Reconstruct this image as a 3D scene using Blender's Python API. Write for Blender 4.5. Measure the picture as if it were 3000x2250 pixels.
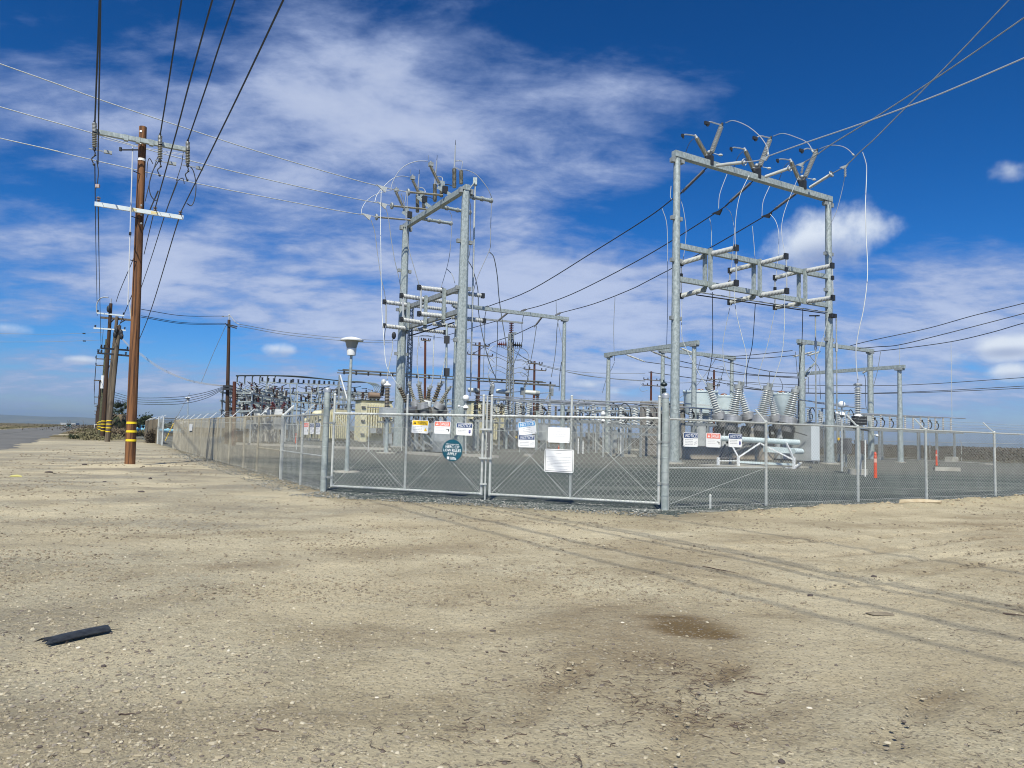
import bpy, math, random
import numpy as np
from mathutils import Vector
C = bpy.context.scene.collection
for _o in list(bpy.data.objects):
    bpy.data.objects.remove(_o)
scene = bpy.context.scene
PI = math.pi
# ------------------------------------------------------------------ camera
FOC = 2100.0; CAMH = 1.65; SL = 0.025; HC = 1275.0       # focal length and horizon of the 3000 px wide picture
_n = math.hypot(SL, 1); _a = SL/_n; _b = 1/_n
_p = math.atan((HC-1125)*_b/FOC); _sp, _cp = math.sin(_p), math.cos(_p)
AR = Vector((_b, -_sp*_a, _cp*_a)); AU = Vector((-_a, -_sp*_b, _cp*_b)); AF = Vector((0, _cp, _sp))
CAM = Vector((0, 0, CAMH))
from mathutils import Matrix
cam = bpy.data.objects.new('camera', bpy.data.cameras.new('camera'))
C.objects.link(cam)
cam.data.sensor_width = 36; cam.data.lens = FOC/3000*36
cam.data.clip_start = 0.05; cam.data.clip_end = 60000
M = Matrix((AR, AU, -AF)).transposed().to_4x4(); M.translation = CAM
cam.matrix_world = M
scene.camera = cam
scene.render.resolution_x = 1024; scene.render.resolution_y = 768
# ------------------------------------------------------------------ light
SUN_EL = math.radians(53); SH = Vector((0.12, 1, 0)).normalized()      # SH: the way shadows fall
sl = bpy.data.lights.new('sun', 'SUN'); sl.energy = 4.9; sl.angle = math.radians(0.53); sl.color = (1, 0.965, 0.84)
sun = bpy.data.objects.new('sun', sl); C.objects.link(sun)
sdir = Vector((SH.x*math.cos(SUN_EL), SH.y*math.cos(SUN_EL), -math.sin(SUN_EL)))
sun.rotation_euler = sdir.to_track_quat('-Z', 'Y').to_euler()
scene.view_settings.view_transform = 'Standard'; scene.view_settings.look = 'None'
scene.view_settings.exposure = 0.25; scene.view_settings.gamma = 1.0
scene.render.engine = 'CYCLES'
scene.cycles.pixel_filter_type = 'BLACKMAN_HARRIS'; scene.cycles.filter_width = 1.05

def ray(x, y):
    return AR*((x-1500)/FOC) + AU*((1125-y)/FOC) + AF
def P(x, y, Y):
    d = ray(x, y); return CAM + d*(Y/d.y)
def G(x, y, z=0.0):
    d = ray(x, y); return CAM + d*((z-CAMH)/d.z)
TH = math.radians(30.4)
DU = Vector((math.cos(TH), math.sin(TH), 0)); DV = Vector((-math.sin(TH), math.cos(TH), 0)); UP = Vector((0, 0, 1))
def UV(u, v, z=0.0):
    return DU*u + DV*v + UP*z
def PP(x, y, o, dr):
    """where the sight line of a picture point meets the upright plane through o along dr"""
    d = ray(x, y); nx, ny = dr.y, -dr.x
    t = (o.x*nx + o.y*ny)/(d.x*nx + d.y*ny); return CAM + d*t
# ------------------------------------------------------------------ world: sky with clouds
def node(nt, t, **kw):
    n = nt.nodes.new(t)
    for k, v in kw.items():
        if k.startswith('i_'):
            key = k[2:]
            key = int(key) if key.isdigit() else key.replace('_', ' ')
            n.inputs[key].default_value = v
        else:
            setattr(n, k, v)
    return n
def mth(nt, op, a, b=None, c=None, clamp=False):
    n = nt.nodes.new('ShaderNodeMath'); n.operation = op; n.use_clamp = clamp
    for i, q in enumerate((a, b, c)):
        if q is None: continue
        if isinstance(q, (int, float)): n.inputs[i].default_value = q
        else: nt.links.new(q, n.inputs[i])
    return n.outputs[0]
def sstep(nt, v, lo, hi):
    n = nt.nodes.new('ShaderNodeMapRange'); n.interpolation_type = 'SMOOTHSTEP'
    nt.links.new(v, n.inputs[0]); n.inputs[1].default_value = lo; n.inputs[2].default_value = hi
    return n.outputs[0]
def mixc(nt, f, a, b):
    n = nt.nodes.new('ShaderNodeMix'); n.data_type = 'RGBA'
    for i, q in ((0, f), (6, a), (7, b)):
        if isinstance(q, (int, float)): n.inputs[i].default_value = q
        elif isinstance(q, tuple): n.inputs[i].default_value = q if len(q) == 4 else q+(1,)
        else: nt.links.new(q, n.inputs[i])
    return n.outputs[2]
world = bpy.data.worlds.new('World'); scene.world = world; world.use_nodes = True
nt = world.node_tree; nt.nodes.clear()
out = node(nt, 'ShaderNodeOutputWorld'); bg = node(nt, 'ShaderNodeBackground'); bg.inputs[1].default_value = 0.10
nt.links.new(bg.outputs[0], out.inputs[0])
sky = node(nt, 'ShaderNodeTexSky'); sky.sky_type = 'NISHITA'; sky.sun_disc = False
sky.sun_elevation = SUN_EL; sky.sun_rotation = math.atan2(-SH.x, -SH.y)
sky.altitude = 0; sky.air_density = 1.0; sky.dust_density = 0.35; sky.ozone_density = 3.0
tc = node(nt, 'ShaderNodeTexCoord')
sep = node(nt, 'ShaderNodeSeparateXYZ'); nt.links.new(tc.outputs['Generated'], sep.inputs[0])
zc = mth(nt, 'MAXIMUM', sep.outputs[2], 0.0)
zz = mth(nt, 'ADD', zc, 0.20)
px = mth(nt, 'DIVIDE', sep.outputs[0], zz); py = mth(nt, 'DIVIDE', sep.outputs[1], zz)
cmb = node(nt, 'ShaderNodeCombineXYZ'); nt.links.new(px, cmb.inputs[0]); nt.links.new(py, cmb.inputs[1])
mp = node(nt, 'ShaderNodeMapping'); mp.inputs['Rotation'].default_value = (0, 0, math.radians(-28)); mp.inputs['Scale'].default_value = (0.85, 1.25, 1)
mp.inputs['Location'].default_value = (3.3, 1.7, 0)
nt.links.new(cmb.outputs[0], mp.inputs[0])
n1 = node(nt, 'ShaderNodeTexNoise', i_Scale=1.5, i_Detail=9.0, i_Roughness=0.55, i_Distortion=0.35); nt.links.new(mp.outputs[0], n1.inputs['Vector'])
n2 = node(nt, 'ShaderNodeTexNoise', i_Scale=7.0, i_Detail=9.0, i_Roughness=0.60, i_Distortion=0.2); nt.links.new(mp.outputs[0], n2.inputs['Vector'])
n3 = node(nt, 'ShaderNodeTexNoise', i_Scale=2.6, i_Detail=8.0, i_Roughness=0.62, i_Distortion=0.6); nt.links.new(mp.outputs[0], n3.inputs['Vector'])
dens = mth(nt, 'ADD', mth(nt, 'ADD', mth(nt, 'MULTIPLY', n1.outputs[0], 0.75), mth(nt, 'MULTIPLY', n2.outputs[0], 0.42)), mth(nt, 'MULTIPLY', mth(nt, 'SUBTRACT', n3.outputs[0], 0.5), 0.55))
def blob(nt, px_, py_, rx, ry, k, y0=0.0, y1=1.0, tilt=0):
    """a bank of cloud round one direction of the sky"""
    d = ray(px_, py_).normalized()
    sub = node(nt, 'ShaderNodeVectorMath', operation='SUBTRACT'); nt.links.new(tc.outputs['Generated'], sub.inputs[0]); sub.inputs[1].default_value = d
    m = node(nt, 'ShaderNodeMapping'); nt.links.new(sub.outputs[0], m.inputs[0])
    m.inputs['Rotation'].default_value = (0, math.radians(tilt), 0)
    m.inputs['Scale'].default_value = (FOC/rx, 0.6*FOC/max(rx, ry), FOC/ry)
    l = node(nt, 'ShaderNodeVectorMath', operation='LENGTH'); nt.links.new(m.outputs[0], l.inputs[0])
    return mth(nt, 'MULTIPLY', mth(nt, 'SUBTRACT', 1.0, sstep(nt, l.outputs['Value'], y0, y1)), k)
SKYB = [(700, 420, 800, 300, 0.16, 8), (1450, 520, 750, 420, 0.20, 0), (1950, 280, 470, 230, 0.17, -20), (400, 800, 900, 200, 0.19, 5), (1250, 940, 900, 220, 0.16, 4), (1150, 200, 420, 240, 0.09, 40),
        (1800, 950, 1200, 300, 0.20, 0), (2750, 930, 850, 290, 0.23, -8), (2570, 490, 150, 60, 0.15, 0), (300, 1130, 900, 100, 0.10, 0), (1500, 1150, 2200, 130, 0.13, 0),
        (2750, 250, 1000, 520, -0.32, 0), (150, 100, 420, 200, -0.10, 0), (1200, 830, 420, 60, -0.13, 8), (550, 620, 450, 60, -0.10, 5), (650, 1010, 330, 70, -0.22, 0), (1900, 40, 1000, 130, -0.14, 0), (2250, 640, 450, 120, -0.12, 0)]
for (a_, b_, c_, d_, k_, t_) in SKYB:
    dens = mth(nt, 'ADD', dens, blob(nt, a_, b_, c_, d_, k_, 0.0, 1.25, t_))
veil = mth(nt, 'MULTIPLY', sstep(nt, dens, 0.56, 0.90), 0.88, clamp=True)
# fair-weather cumulus puffs with their own fine edges
mc = node(nt, 'ShaderNodeTexNoise', i_Scale=9.0, i_Detail=8.0, i_Roughness=0.55); nt.links.new(tc.outputs['Generated'], mc.inputs['Vector'])
puff = None; low = None
for (a_, b_, c_, d_, k_) in [(2425, 700, 135, 120, 1.05), (2350, 730, 85, 70, 0.8), (2500, 735, 80, 60, 0.75), (2950, 1015, 75, 34, 0.75), (2800, 1050, 50, 30, 0.5), (2970, 1090, 45, 24, 0.55), (825, 1025, 75, 28, 0.75), (965, 1046, 55, 18, 0.62), (1710, 1128, 70, 24, 0.8), (30, 965, 60, 25, 0.7), (240, 1055, 70, 16, 0.6), (1800, 1150, 60, 20, 0.6), (2060, 1165, 90, 14, 0.6), (2990, 500, 60, 40, 0.5)]:
    q = blob(nt, a_, b_, c_*1.25, d_*1.25, k_, 0.1, 1.3)
    l = blob(nt, a_, b_+d_*0.55, c_*1.05, d_*0.55, k_, 0.1, 1.2)
    puff = q if puff is None else mth(nt, 'MAXIMUM', puff, q)
    low = l if low is None else mth(nt, 'MAXIMUM', low, l)
pf = sstep(nt, mth(nt, 'ADD', puff, mth(nt, 'MULTIPLY', mth(nt, 'SUBTRACT', mc.outputs[0], 0.5), 2.0)), 0.38, 0.92)
pf = mth(nt, 'MULTIPLY', pf, sstep(nt, puff, 0.0, 0.25))
EXPO = 2**0.25
SKY_GAIN = (0.62, 0.86, 1.22)
sg = node(nt, 'ShaderNodeVectorMath', operation='MULTIPLY'); nt.links.new(sky.outputs[0], sg.inputs[0]); sg.inputs[1].default_value = tuple(g_*0.1 for g_ in SKY_GAIN)
ssc = node(nt, 'ShaderNodeSeparateXYZ'); nt.links.new(sg.outputs[0], ssc.inputs[0]); gm = node(nt, 'ShaderNodeCombineXYZ')
for i_, (k_, g_) in enumerate(((3.6, 2.5), (1.07, 1.45), (1.05, 1.45))):
    nt.links.new(mth(nt, 'MULTIPLY', mth(nt, 'POWER', ssc.outputs[i_], g_), k_*10/EXPO), gm.inputs[i_])
vc_ = mixc(nt, sstep(nt, dens, 0.70, 1.02), (2.6, 3.4, 5.6), (4.6, 5.25, 6.9))
cl = mixc(nt, veil, gm.outputs[0], vc_)
cw = mixc(nt, low, (6.6, 7.2, 8.0), (2.7, 3.4, 5.2))
cl = mixc(nt, mth(nt, 'MULTIPLY', pf, 0.93), cl, cw)
nt.links.new(cl, bg.inputs[0])

# ------------------------------------------------------------------ materials
MATS = {}
def mat(name, col, rough=0.6, metal=0.0, col2=None, scale=6.0, bump=0.0, bscale=None, stretch=None, lo=0.35, hi=0.65, spec=0.4, detail=6.0, rough2=None):
    if name in MATS: return MATS[name]
    m = bpy.data.materials.new(name); m.use_nodes = True; t = m.node_tree; b = t.nodes['Principled BSDF']
    b.inputs['Base Color'].default_value = col+(1,); b.inputs['Roughness'].default_value = rough; b.inputs['Metallic'].default_value = metal
    b.inputs['Specular IOR Level'].default_value = spec
    if col2 or bump:
        co = node(t, 'ShaderNodeTexCoord'); mp_ = node(t, 'ShaderNodeMapping'); t.links.new(co.outputs['Object'], mp_.inputs[0])
        if stretch: mp_.inputs['Scale'].default_value = stretch
        nz = node(t, 'ShaderNodeTexNoise', i_Scale=scale, i_Detail=detail, i_Roughness=0.6); t.links.new(mp_.outputs[0], nz.inputs['Vector'])
        if col2:
            f = sstep(t, nz.outputs[0], lo, hi); t.links.new(mixc(t, f, col, col2), b.inputs['Base Color'])
            if rough2 is not None:
                t.links.new(mth(t, 'ADD', mth(t, 'MULTIPLY', f, rough2-rough), rough), b.inputs['Roughness'])
        if bump:
            nb = node(t, 'ShaderNodeTexNoise', i_Scale=bscale or scale*3, i_Detail=5.0); t.links.new(mp_.outputs[0], nb.inputs['Vector'])
            bp = node(t, 'ShaderNodeBump', i_Strength=bump, i_Distance=0.02); t.links.new(nb.outputs[0], bp.inputs['Height']); t.links.new(bp.outputs[0], b.inputs['Normal'])
    MATS[name] = m
    return m
galv = mat('galvanised_steel', (0.29, 0.33, 0.315), 0.5, 0.25, (0.445, 0.49, 0.47), 7.0, 0.15, 30, lo=0.36, hi=0.64, stretch=(1, 1, 0.6), detail=9)
galv_d = mat('weathered_galvanised_steel', (0.25, 0.27, 0.265), 0.6, 0.3, (0.38, 0.40, 0.39), 4.0, lo=0.3, hi=0.7)
galv_p = mat('gate_post_steel', (0.30, 0.34, 0.32), 0.5, 0.2, (0.41, 0.45, 0.43), 6.0, 0.1, 30)
galv_l = mat('bright_galvanised_pipe', (0.45, 0.47, 0.445), 0.5, 0.2, (0.60, 0.61, 0.57), 9.0, lo=0.3, hi=0.7)
meshm = mat('galvanised_mesh_wire', (0.50, 0.51, 0.48), 0.55, 0.3, (0.36, 0.37, 0.34), 2.0)
meshb = mat('dusty_mesh_wire', (0.47, 0.43, 0.33), 0.75, 0.0, (0.34, 0.31, 0.24), 1.5)
alum = mat('aluminium_tube', (0.58, 0.60, 0.61), 0.38, 0.55, (0.46, 0.48, 0.50), 3.0)
alub = mat('bright_aluminium_jumper', (0.40, 0.42, 0.43), 0.5, 0.15)
steelb = mat('brushed_steel_collar', (0.46, 0.46, 0.455), 0.5, 0.5, (0.34, 0.335, 0.33), 3.0, stretch=(1, 1, 0.1))
dark = mat('dark_hardware', (0.035, 0.037, 0.04), 0.55, 0.2)
wired = mat('weathered_conductor', (0.055, 0.058, 0.062), 0.6, 0.3)
wirel = mat('new_conductor', (0.60, 0.62, 0.64), 0.45, 0.4)
porg = mat('grey_porcelain', (0.50, 0.51, 0.48), 0.28, 0.0, (0.58, 0.59, 0.56), 3.0, spec=0.6)
porw = mat('pale_porcelain', (0.50, 0.51, 0.49), 0.3, 0.0, (0.42, 0.43, 0.42), 3.0, spec=0.6)
port = mat('olive_grey_insulator', (0.22, 0.205, 0.15), 0.35, 0.0, (0.31, 0.29, 0.22), 4.0, spec=0.5)
porb = mat('brown_porcelain', (0.075, 0.045, 0.03), 0.22, 0.0, (0.11, 0.07, 0.045), 4.0, spec=0.7)
porr = mat('maroon_porcelain', (0.10, 0.02, 0.018), 0.2, 0.0, spec=0.7)
pork = mat('dark_polymer', (0.03, 0.045, 0.045), 0.35, 0.0, spec=0.5)
cream = mat('cream_paint', (0.70, 0.66, 0.45), 0.55, 0.0, (0.62, 0.58, 0.39), 1.2)
creamd = mat('faded_cream_paint', (0.50, 0.47, 0.33), 0.6, 0.0, (0.42, 0.39, 0.28), 1.2)
pale = mat('pale_blue_paint', (0.56, 0.64, 0.64), 0.5, 0.0, (0.48, 0.56, 0.56), 1.6, detail=9)
whitep = mat('white_paint', (0.78, 0.79, 0.77), 0.5, 0.0, (0.70, 0.71, 0.70), 2.0)
greyp = mat('grey_equipment_paint', (0.34, 0.36, 0.36), 0.5, 0.0, (0.42, 0.44, 0.44), 1.5)
dgreyp = mat('dark_grey_paint', (0.12, 0.12, 0.12), 0.5, 0.0, (0.17, 0.17, 0.165), 2.0)
conc = mat('concrete', (0.44, 0.42, 0.36), 0.85, 0.0, (0.34, 0.32, 0.27), 2.5, 0.3, 20)
concd = mat('weathered_block_wall', (0.27, 0.255, 0.23), 0.9, 0.0, (0.20, 0.19, 0.17), 1.5, 0.5, 8)
tanw = mat('tan_concrete_panel', (0.40, 0.35, 0.28), 0.85, 0.0, (0.33, 0.29, 0.23), 1.5, 0.2, 12)
woodn = mat('orange_brown_pole_wood', (0.235, 0.105, 0.040), 0.8, 0.0, (0.060, 0.027, 0.014), 11.0, 0.9, 40, (1, 1, 0.035), lo=0.40, hi=0.64)
woodd = mat('dark_creosote_wood', (0.075, 0.038, 0.020), 0.8, 0.0, (0.035, 0.022, 0.014), 7.0, 0.4, 20, (1, 1, 0.06))
woodg = mat('grey_weathered_wood', (0.17, 0.135, 0.095), 0.85, 0.0, (0.085, 0.065, 0.045), 7.0, 0.4, 20, (1, 1, 0.06))
woodr = mat('red_brown_pole_wood', (0.11, 0.035, 0.02), 0.8, 0.0, (0.06, 0.022, 0.015), 5.0, stretch=(1, 1, 0.06))
yellow = mat('yellow_marker_band', (0.85, 0.62, 0.02), 0.5)
whitez = mat('white_crossarm', (0.70, 0.76, 0.76), 0.5, 0.0, (0.62, 0.68, 0.69), 3.0)
s_white = mat('sign_white', (0.82, 0.82, 0.80), 0.45); s_navy = mat('sign_navy', (0.015, 0.05, 0.16), 0.4); s_blue = mat('sign_faded_blue', (0.08, 0.30, 0.58), 0.45)
s_red = mat('sign_faded_red', (0.80, 0.20, 0.14), 0.45); s_yel = mat('sign_yellow', (0.85, 0.55, 0.02), 0.45); s_blk = mat('sign_black', (0.03, 0.03, 0.03), 0.5)
s_teal = mat('sign_teal', (0.008, 0.085, 0.125), 0.4); s_grey = mat('sign_print_grey', (0.42, 0.42, 0.44), 0.6); s_lgrey = mat('sign_faint_print', (0.66, 0.64, 0.64), 0.6); s_hand = mat('sign_hand_blue', (0.04, 0.04, 0.25), 0.5)
orange = mat('orange_plastic', (0.80, 0.09, 0.02), 0.45, 0.0, (0.62, 0.06, 0.02), 6.0); black = mat('black_rubber', (0.016, 0.018, 0.022), 0.5, 0.0, (0.035, 0.04, 0.045), 20, 0.3, 60)
bluep = mat('light_blue_pipe_paint', (0.25, 0.55, 0.68), 0.5); teal = mat('teal_car_paint', (0.02, 0.09, 0.09), 0.3, 0.2); glass = mat('dark_glass', (0.02, 0.025, 0.03), 0.1, spec=0.8)

# ------------------------------------------------------------------ mesh builder
ORG = {}
def setp(o, label=None, cat=None, group=None, kind=None):
    if label: o['label'] = label
    if cat: o['category'] = cat
    if group: o['group'] = group
    if kind: o['kind'] = kind
    return o
def empty(name, loc, label, cat, group=None):
    o = bpy.data.objects.new(name, None); C.objects.link(o); o.location = loc; o.empty_display_size = 0.2
    ORG[o.name] = Vector(loc)
    return setp(o, label, cat, group, 'thing')
def frame_of(d):
    d = d.normalized(); a = Vector((0, 0, 1)) if abs(d.z) < 0.95 else Vector((0, 1, 0))
    x = a.cross(d).normalized(); return x, d.cross(x).normalized(), d
class MB:
    def __init__(s): s.v = []; s.f = []; s.mi = []; s.m = 0; s.sm = []; s.smooth = True
    def add(s, vs, fs, smooth=None):
        k = len(s.v); s.v += [tuple(q) for q in vs]; s.f += [tuple(i+k for i in f) for f in fs]
        s.mi += [s.m]*len(fs); s.sm += [s.smooth if smooth is None else smooth]*len(fs); return s
    def box(s, c, size, ax=None):
        """box centred at c, size along the three axes ax"""
        x, y, z = ax or (Vector((1, 0, 0)), Vector((0, 1, 0)), UP); hx, hy, hz = size[0]/2, size[1]/2, size[2]/2
        vs = [c + x*(hx*i) + y*(hy*j) + z*(hz*k) for k in (-1, 1) for j in (-1, 1) for i in (-1, 1)]
        return s.add(vs, [(0, 2, 3, 1), (4, 5, 7, 6), (0, 1, 5, 4), (2, 6, 7, 3), (0, 4, 6, 2), (1, 3, 7, 5)], False)
    def beam(s, a, b, w, h, up=None):
        d = (b-a); L = d.length; d = d/L; u_ = up or (UP if abs(d.z) < 0.9 else DU)
        side = d.cross(u_).normalized(); u2 = side.cross(d).normalized()
        return s.box((a+b)/2, (L, w, h), (d, side, u2))
    def rings(s, a, b, prof, n=10, caps=True):
        """lathe: prof = [(t along a->b, radius)]"""
        d = b-a; x, y, z = frame_of(d); vs = []; fs = []
        cs = [(math.cos(2*PI*i/n), math.sin(2*PI*i/n)) for i in range(n)]
        for t, r in prof:
            c = a + d*t; vs += [c + x*(r*p) + y*(r*q) for p, q in cs]
        for j in range(len(prof)-1):
            for i in range(n):
                k = (i+1) % n; fs.append((j*n+i, j*n+k, (j+1)*n+k, (j+1)*n+i))
        s.add(vs, fs)
        if caps:
            s.add(vs[:n], [tuple(range(n-1, -1, -1))], False); s.add(vs[-n:], [tuple(range(n))], False)
        return s
    def cyl(s, a, b, r0, r1=None, n=10): return s.rings(a, b, [(0, r0), (1, r0 if r1 is None else r1)], n)
    def tube(s, pts, r, n=5, caps=True):
        vs = []; fs = []; m = len(pts); px_ = None
        for j, p in enumerate(pts):
            d = (pts[min(j+1, m-1)] - pts[max(j-1, 0)]).normalized()
            if px_ is None: x, y, _ = frame_of(d)
            else: x = (px_ - d*px_.dot(d)).normalized(); y = d.cross(x)
            px_ = x; rr = r[j] if isinstance(r, (list, tuple)) else r
            vs += [p + x*(rr*math.cos(2*PI*i/n)) + y*(rr*math.sin(2*PI*i/n)) for i in range(n)]
        for j in range(m-1):
            for i in range(n):
                k = (i+1) % n; fs.append((j*n+i, j*n+k, (j+1)*n+k, (j+1)*n+i))
        if caps: fs += [tuple(range(n-1, -1, -1)), tuple(range((m-1)*n, m*n))]
        return s.add(vs, fs)
    def ball(s, c, r, n=10, m=6, sq=(1, 1, 1), lo=-1.0):
        vs = []; fs = []
        for j in range(m+1):
            ph = math.asin(max(-1, lo)) + (PI/2 - math.asin(max(-1, lo)))*j/m
            for i in range(n):
                a = 2*PI*i/n; vs.append(c + Vector((r*sq[0]*math.cos(a)*math.cos(ph), r*sq[1]*math.sin(a)*math.cos(ph), r*sq[2]*math.sin(ph))))
        for j in range(m):
            for i in range(n):
                k = (i+1) % n; fs.append((j*n+i, j*n+k, (j+1)*n+k, (j+1)*n+i))
        return s.add(vs, fs)
    def poly(s, pts, thick, nrm):
        """flat outline given real thickness"""
        n = len(pts); a = [p + nrm*(thick/2) for p in pts]; b = [p - nrm*(thick/2) for p in pts]
        fs = [tuple(range(n)), tuple(range(2*n-1, n-1, -1))] + [(i, i+n, (i+1) % n + n, (i+1) % n) for i in range(n)]
        return s.add(a+b, fs, False)
    def sheds(s, a, b, n, rc, rs, rc1=None, rs1=None, seg=10, caps=True):
        """porcelain stack: n sheds from a to b"""
        rc1 = rc if rc1 is None else rc1; rs1 = rs if rs1 is None else rs1; pr = []
        for i in range(n):
            t = i/n; d = 1/n; c = rc+(rc1-rc)*t; q = rs+(rs1-rs)*t
            pr += [(t, c), (t+d*0.42, c), (t+d*0.50, q), (t+d*0.66, q*0.97), (t+d*0.92, c)]
        pr.append((1, rc1)); return s.rings(a, b, pr, seg, caps)
    def build(s, name, mats, parent=None, **kw):
        me = bpy.data.meshes.new(name); org = Vector((0, 0, 0))
        if parent is not None: org = ORG[parent.name]
        elif kw.get('at') is not None: org = Vector(kw['at'])
        va = np.array(s.v, dtype=np.float64) - np.array(org)
        me.from_pydata(va.tolist(), [], s.f)
        ms = mats if isinstance(mats, (list, tuple)) else [mats]
        for q in ms: me.materials.append(q)
        if len(ms) > 1: me.polygons.foreach_set('material_index', s.mi)
        me.polygons.foreach_set('use_smooth', s.sm)
        me.update(); me.set_sharp_from_angle(angle=math.radians(38))
        o = bpy.data.objects.new(name, me); C.objects.link(o); ORG[o.name] = org
        if parent is not None: o.parent = parent
        else: o.location = org
        setp(o, kw.get('label'), kw.get('cat'), kw.get('group'), kw.get('kind') or ('thing' if kw.get('cat') else None))
        return o
def smooth_path(pts, k=5):
    """Catmull-Rom through the points"""
    if len(pts) < 3: return pts
    q = [pts[0]*2-pts[1]] + list(pts) + [pts[-1]*2-pts[-2]]; r = []
    for i in range(1, len(q)-2):
        for j in range(k):
            t = j/k; a, b, c, d = q[i-1], q[i], q[i+1], q[i+2]
            r.append(0.5*((2*b) + (c-a)*t + (2*a-5*b+4*c-d)*t*t + (3*b-a-3*c+d)*t**3))
    r.append(pts[-1]); return r
def sag(a, b, s, k=14):
    return [a.lerp(b, i/k) - UP*(s*4*(i/k)*(1-i/k)) for i in range(k+1)]
def np_mesh(name, v, f, material, attrs=None, smooth=True, **kw):
    me = bpy.data.meshes.new(name); v = np.asarray(v, dtype=np.float32); f = np.asarray(f, dtype=np.int32); k = f.shape[1]
    me.vertices.add(len(v)); me.vertices.foreach_set('co', v.ravel())
    me.loops.add(f.size); me.loops.foreach_set('vertex_index', f.ravel())
    me.polygons.add(len(f)); me.polygons.foreach_set('loop_start', np.arange(0, f.size, k, dtype=np.int32))
    me.polygons.foreach_set('use_smooth', np.full(len(f), smooth))
    me.update(calc_edges=True)
    for nm, arr in (attrs or {}).items():
        at = me.attributes.new(nm, 'FLOAT_COLOR', 'POINT'); at.data.foreach_set('color', np.asarray(arr, dtype=np.float32).ravel())
    me.materials.append(material)
    o = bpy.data.objects.new(name, me); C.objects.link(o); ORG[o.name] = Vector((0, 0, 0))
    par = kw.get('parent')
    if par is not None:
        o.parent = par; o.location = -ORG[par.name]; ORG[o.name] = ORG[par.name]
    return setp(o, kw.get('label'), kw.get('cat'), kw.get('group'), kw.get('kind'))

# ------------------------------------------------------------------ terrain
_rng = np.random.RandomState(7); _lat = _rng.rand(512, 512)
def vnoise(x, y):
    x = np.asarray(x, float) + 1000.0; y = np.asarray(y, float) + 1000.0
    xi = np.floor(x).astype(int); yi = np.floor(y).astype(int); fx = x-xi; fy = y-yi
    fx = fx*fx*(3-2*fx); fy = fy*fy*(3-2*fy)
    g = lambda i, j: _lat[i % 512, j % 512]
    return (g(xi, yi)*(1-fx)+g(xi+1, yi)*fx)*(1-fy) + (g(xi, yi+1)*(1-fx)+g(xi+1, yi+1)*fx)*fy
def fbm(x, y, s, o=4):
    r = 0; a = 0.5; t = 0
    for i in range(o):
        r = r + a*vnoise(np.asarray(x)/s + 17.3*i, np.asarray(y)/s - 9.1*i); t += a; s = s/2.07; a *= 0.5
    return r/t
def ss(v, a, b):
    t = np.clip((v-a)/(b-a), 0, 1); return t*t*(3-2*t)
cu, su = DU.x, DU.y
GL = G(947, 1441); GR = G(1947, 1497); GD = (GR-GL).normalized(); GN = Vector((-GD.y, GD.x, 0))       # gate line; GN points into the yard
GN = GN if GN.y > 0 else -GN
def uvof(x, y): return x*cu + y*su, -x*su + y*cu
def yard_d(x, y):
    """metres inside the fence line (negative outside)"""
    u, v = uvof(x, y); g = (x-GL.x)*GN.x + (y-GL.y)*GN.y
    return np.minimum(np.minimum(u-5.7, v-12.5), g)
TR = [  # tyre tracks: picture points on the dirt
    [(3000, 1545), (2800, 1556), (2600, 1572), (2400, 1590), (2200, 1596)], [(3000, 1572), (2850, 1580), (2700, 1600), (2500, 1625), (2300, 1632), (2150, 1610)],
    [(3000, 1607), (2850, 1622), (2700, 1640), (2560, 1662), (2400, 1670)], [(3000, 1640), (2800, 1668), (2600, 1700), (2400, 1722)],
    [(2150, 1960), (2060, 2040), (2000, 2140), (1960, 2250)], [(1700, 1960), (1620, 2020), (1540, 2110)], [(2800, 2000), (2700, 2090), (2600, 2180)]]
TRW = [smooth_path([G(*p) for p in t], 10) for t in TR]
def track_d(x, y):
    d = np.full(np.shape(x), 9.0)
    for t in TRW:
        for a, b in zip(t[:-1], t[1:]):
            dx, dy = b.x-a.x, b.y-a.y; L = dx*dx+dy*dy+1e-9
            k = np.clip(((x-a.x)*dx+(y-a.y)*dy)/L, 0, 1)
            d = np.minimum(d, np.hypot(x-a.x-k*dx, y-a.y-k*dy))
    return d
def gz(x, y, fine=True):
    x = np.asarray(x, float); y = np.asarray(y, float)
    yd = yard_d(x, y); u, v = uvof(x, y); r = np.hypot(x, y)
    near = 1-ss(r, 35, 70)
    z = (fbm(x, y, 4.0, 3)-0.5)*0.09 + (fbm(x+31, y, 0.9, 3)-0.5)*0.050
    if fine: z = z + (fbm(x, y+77, 0.22, 3)-0.5)*0.022
    z = z*near*ss(-yd, -0.2, 1.5)
    br = np.exp(-((v-11.3)/0.55)**2)*ss(u, 11.5, 15)*(0.04+0.20*fbm(x, y, 0.8, 4)**1.5)*ss(40-u, 0, 10)     # bladed ridge of sand along the fence
    br = br + 0.07*np.exp(-((v-10.3)/0.35)**2)*ss(u, 14, 18)*fbm(x, y, 0.7, 3)
    z = z + br
    z = np.where(yd > 0.4, z*0 - 0.03, z)
    pm = np.hypot(x-POLE.x, y-POLE.y); z = z + 0.07*np.exp(-(pm/0.55)**2)
    return z
POLE = G(381, 1364)
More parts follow.
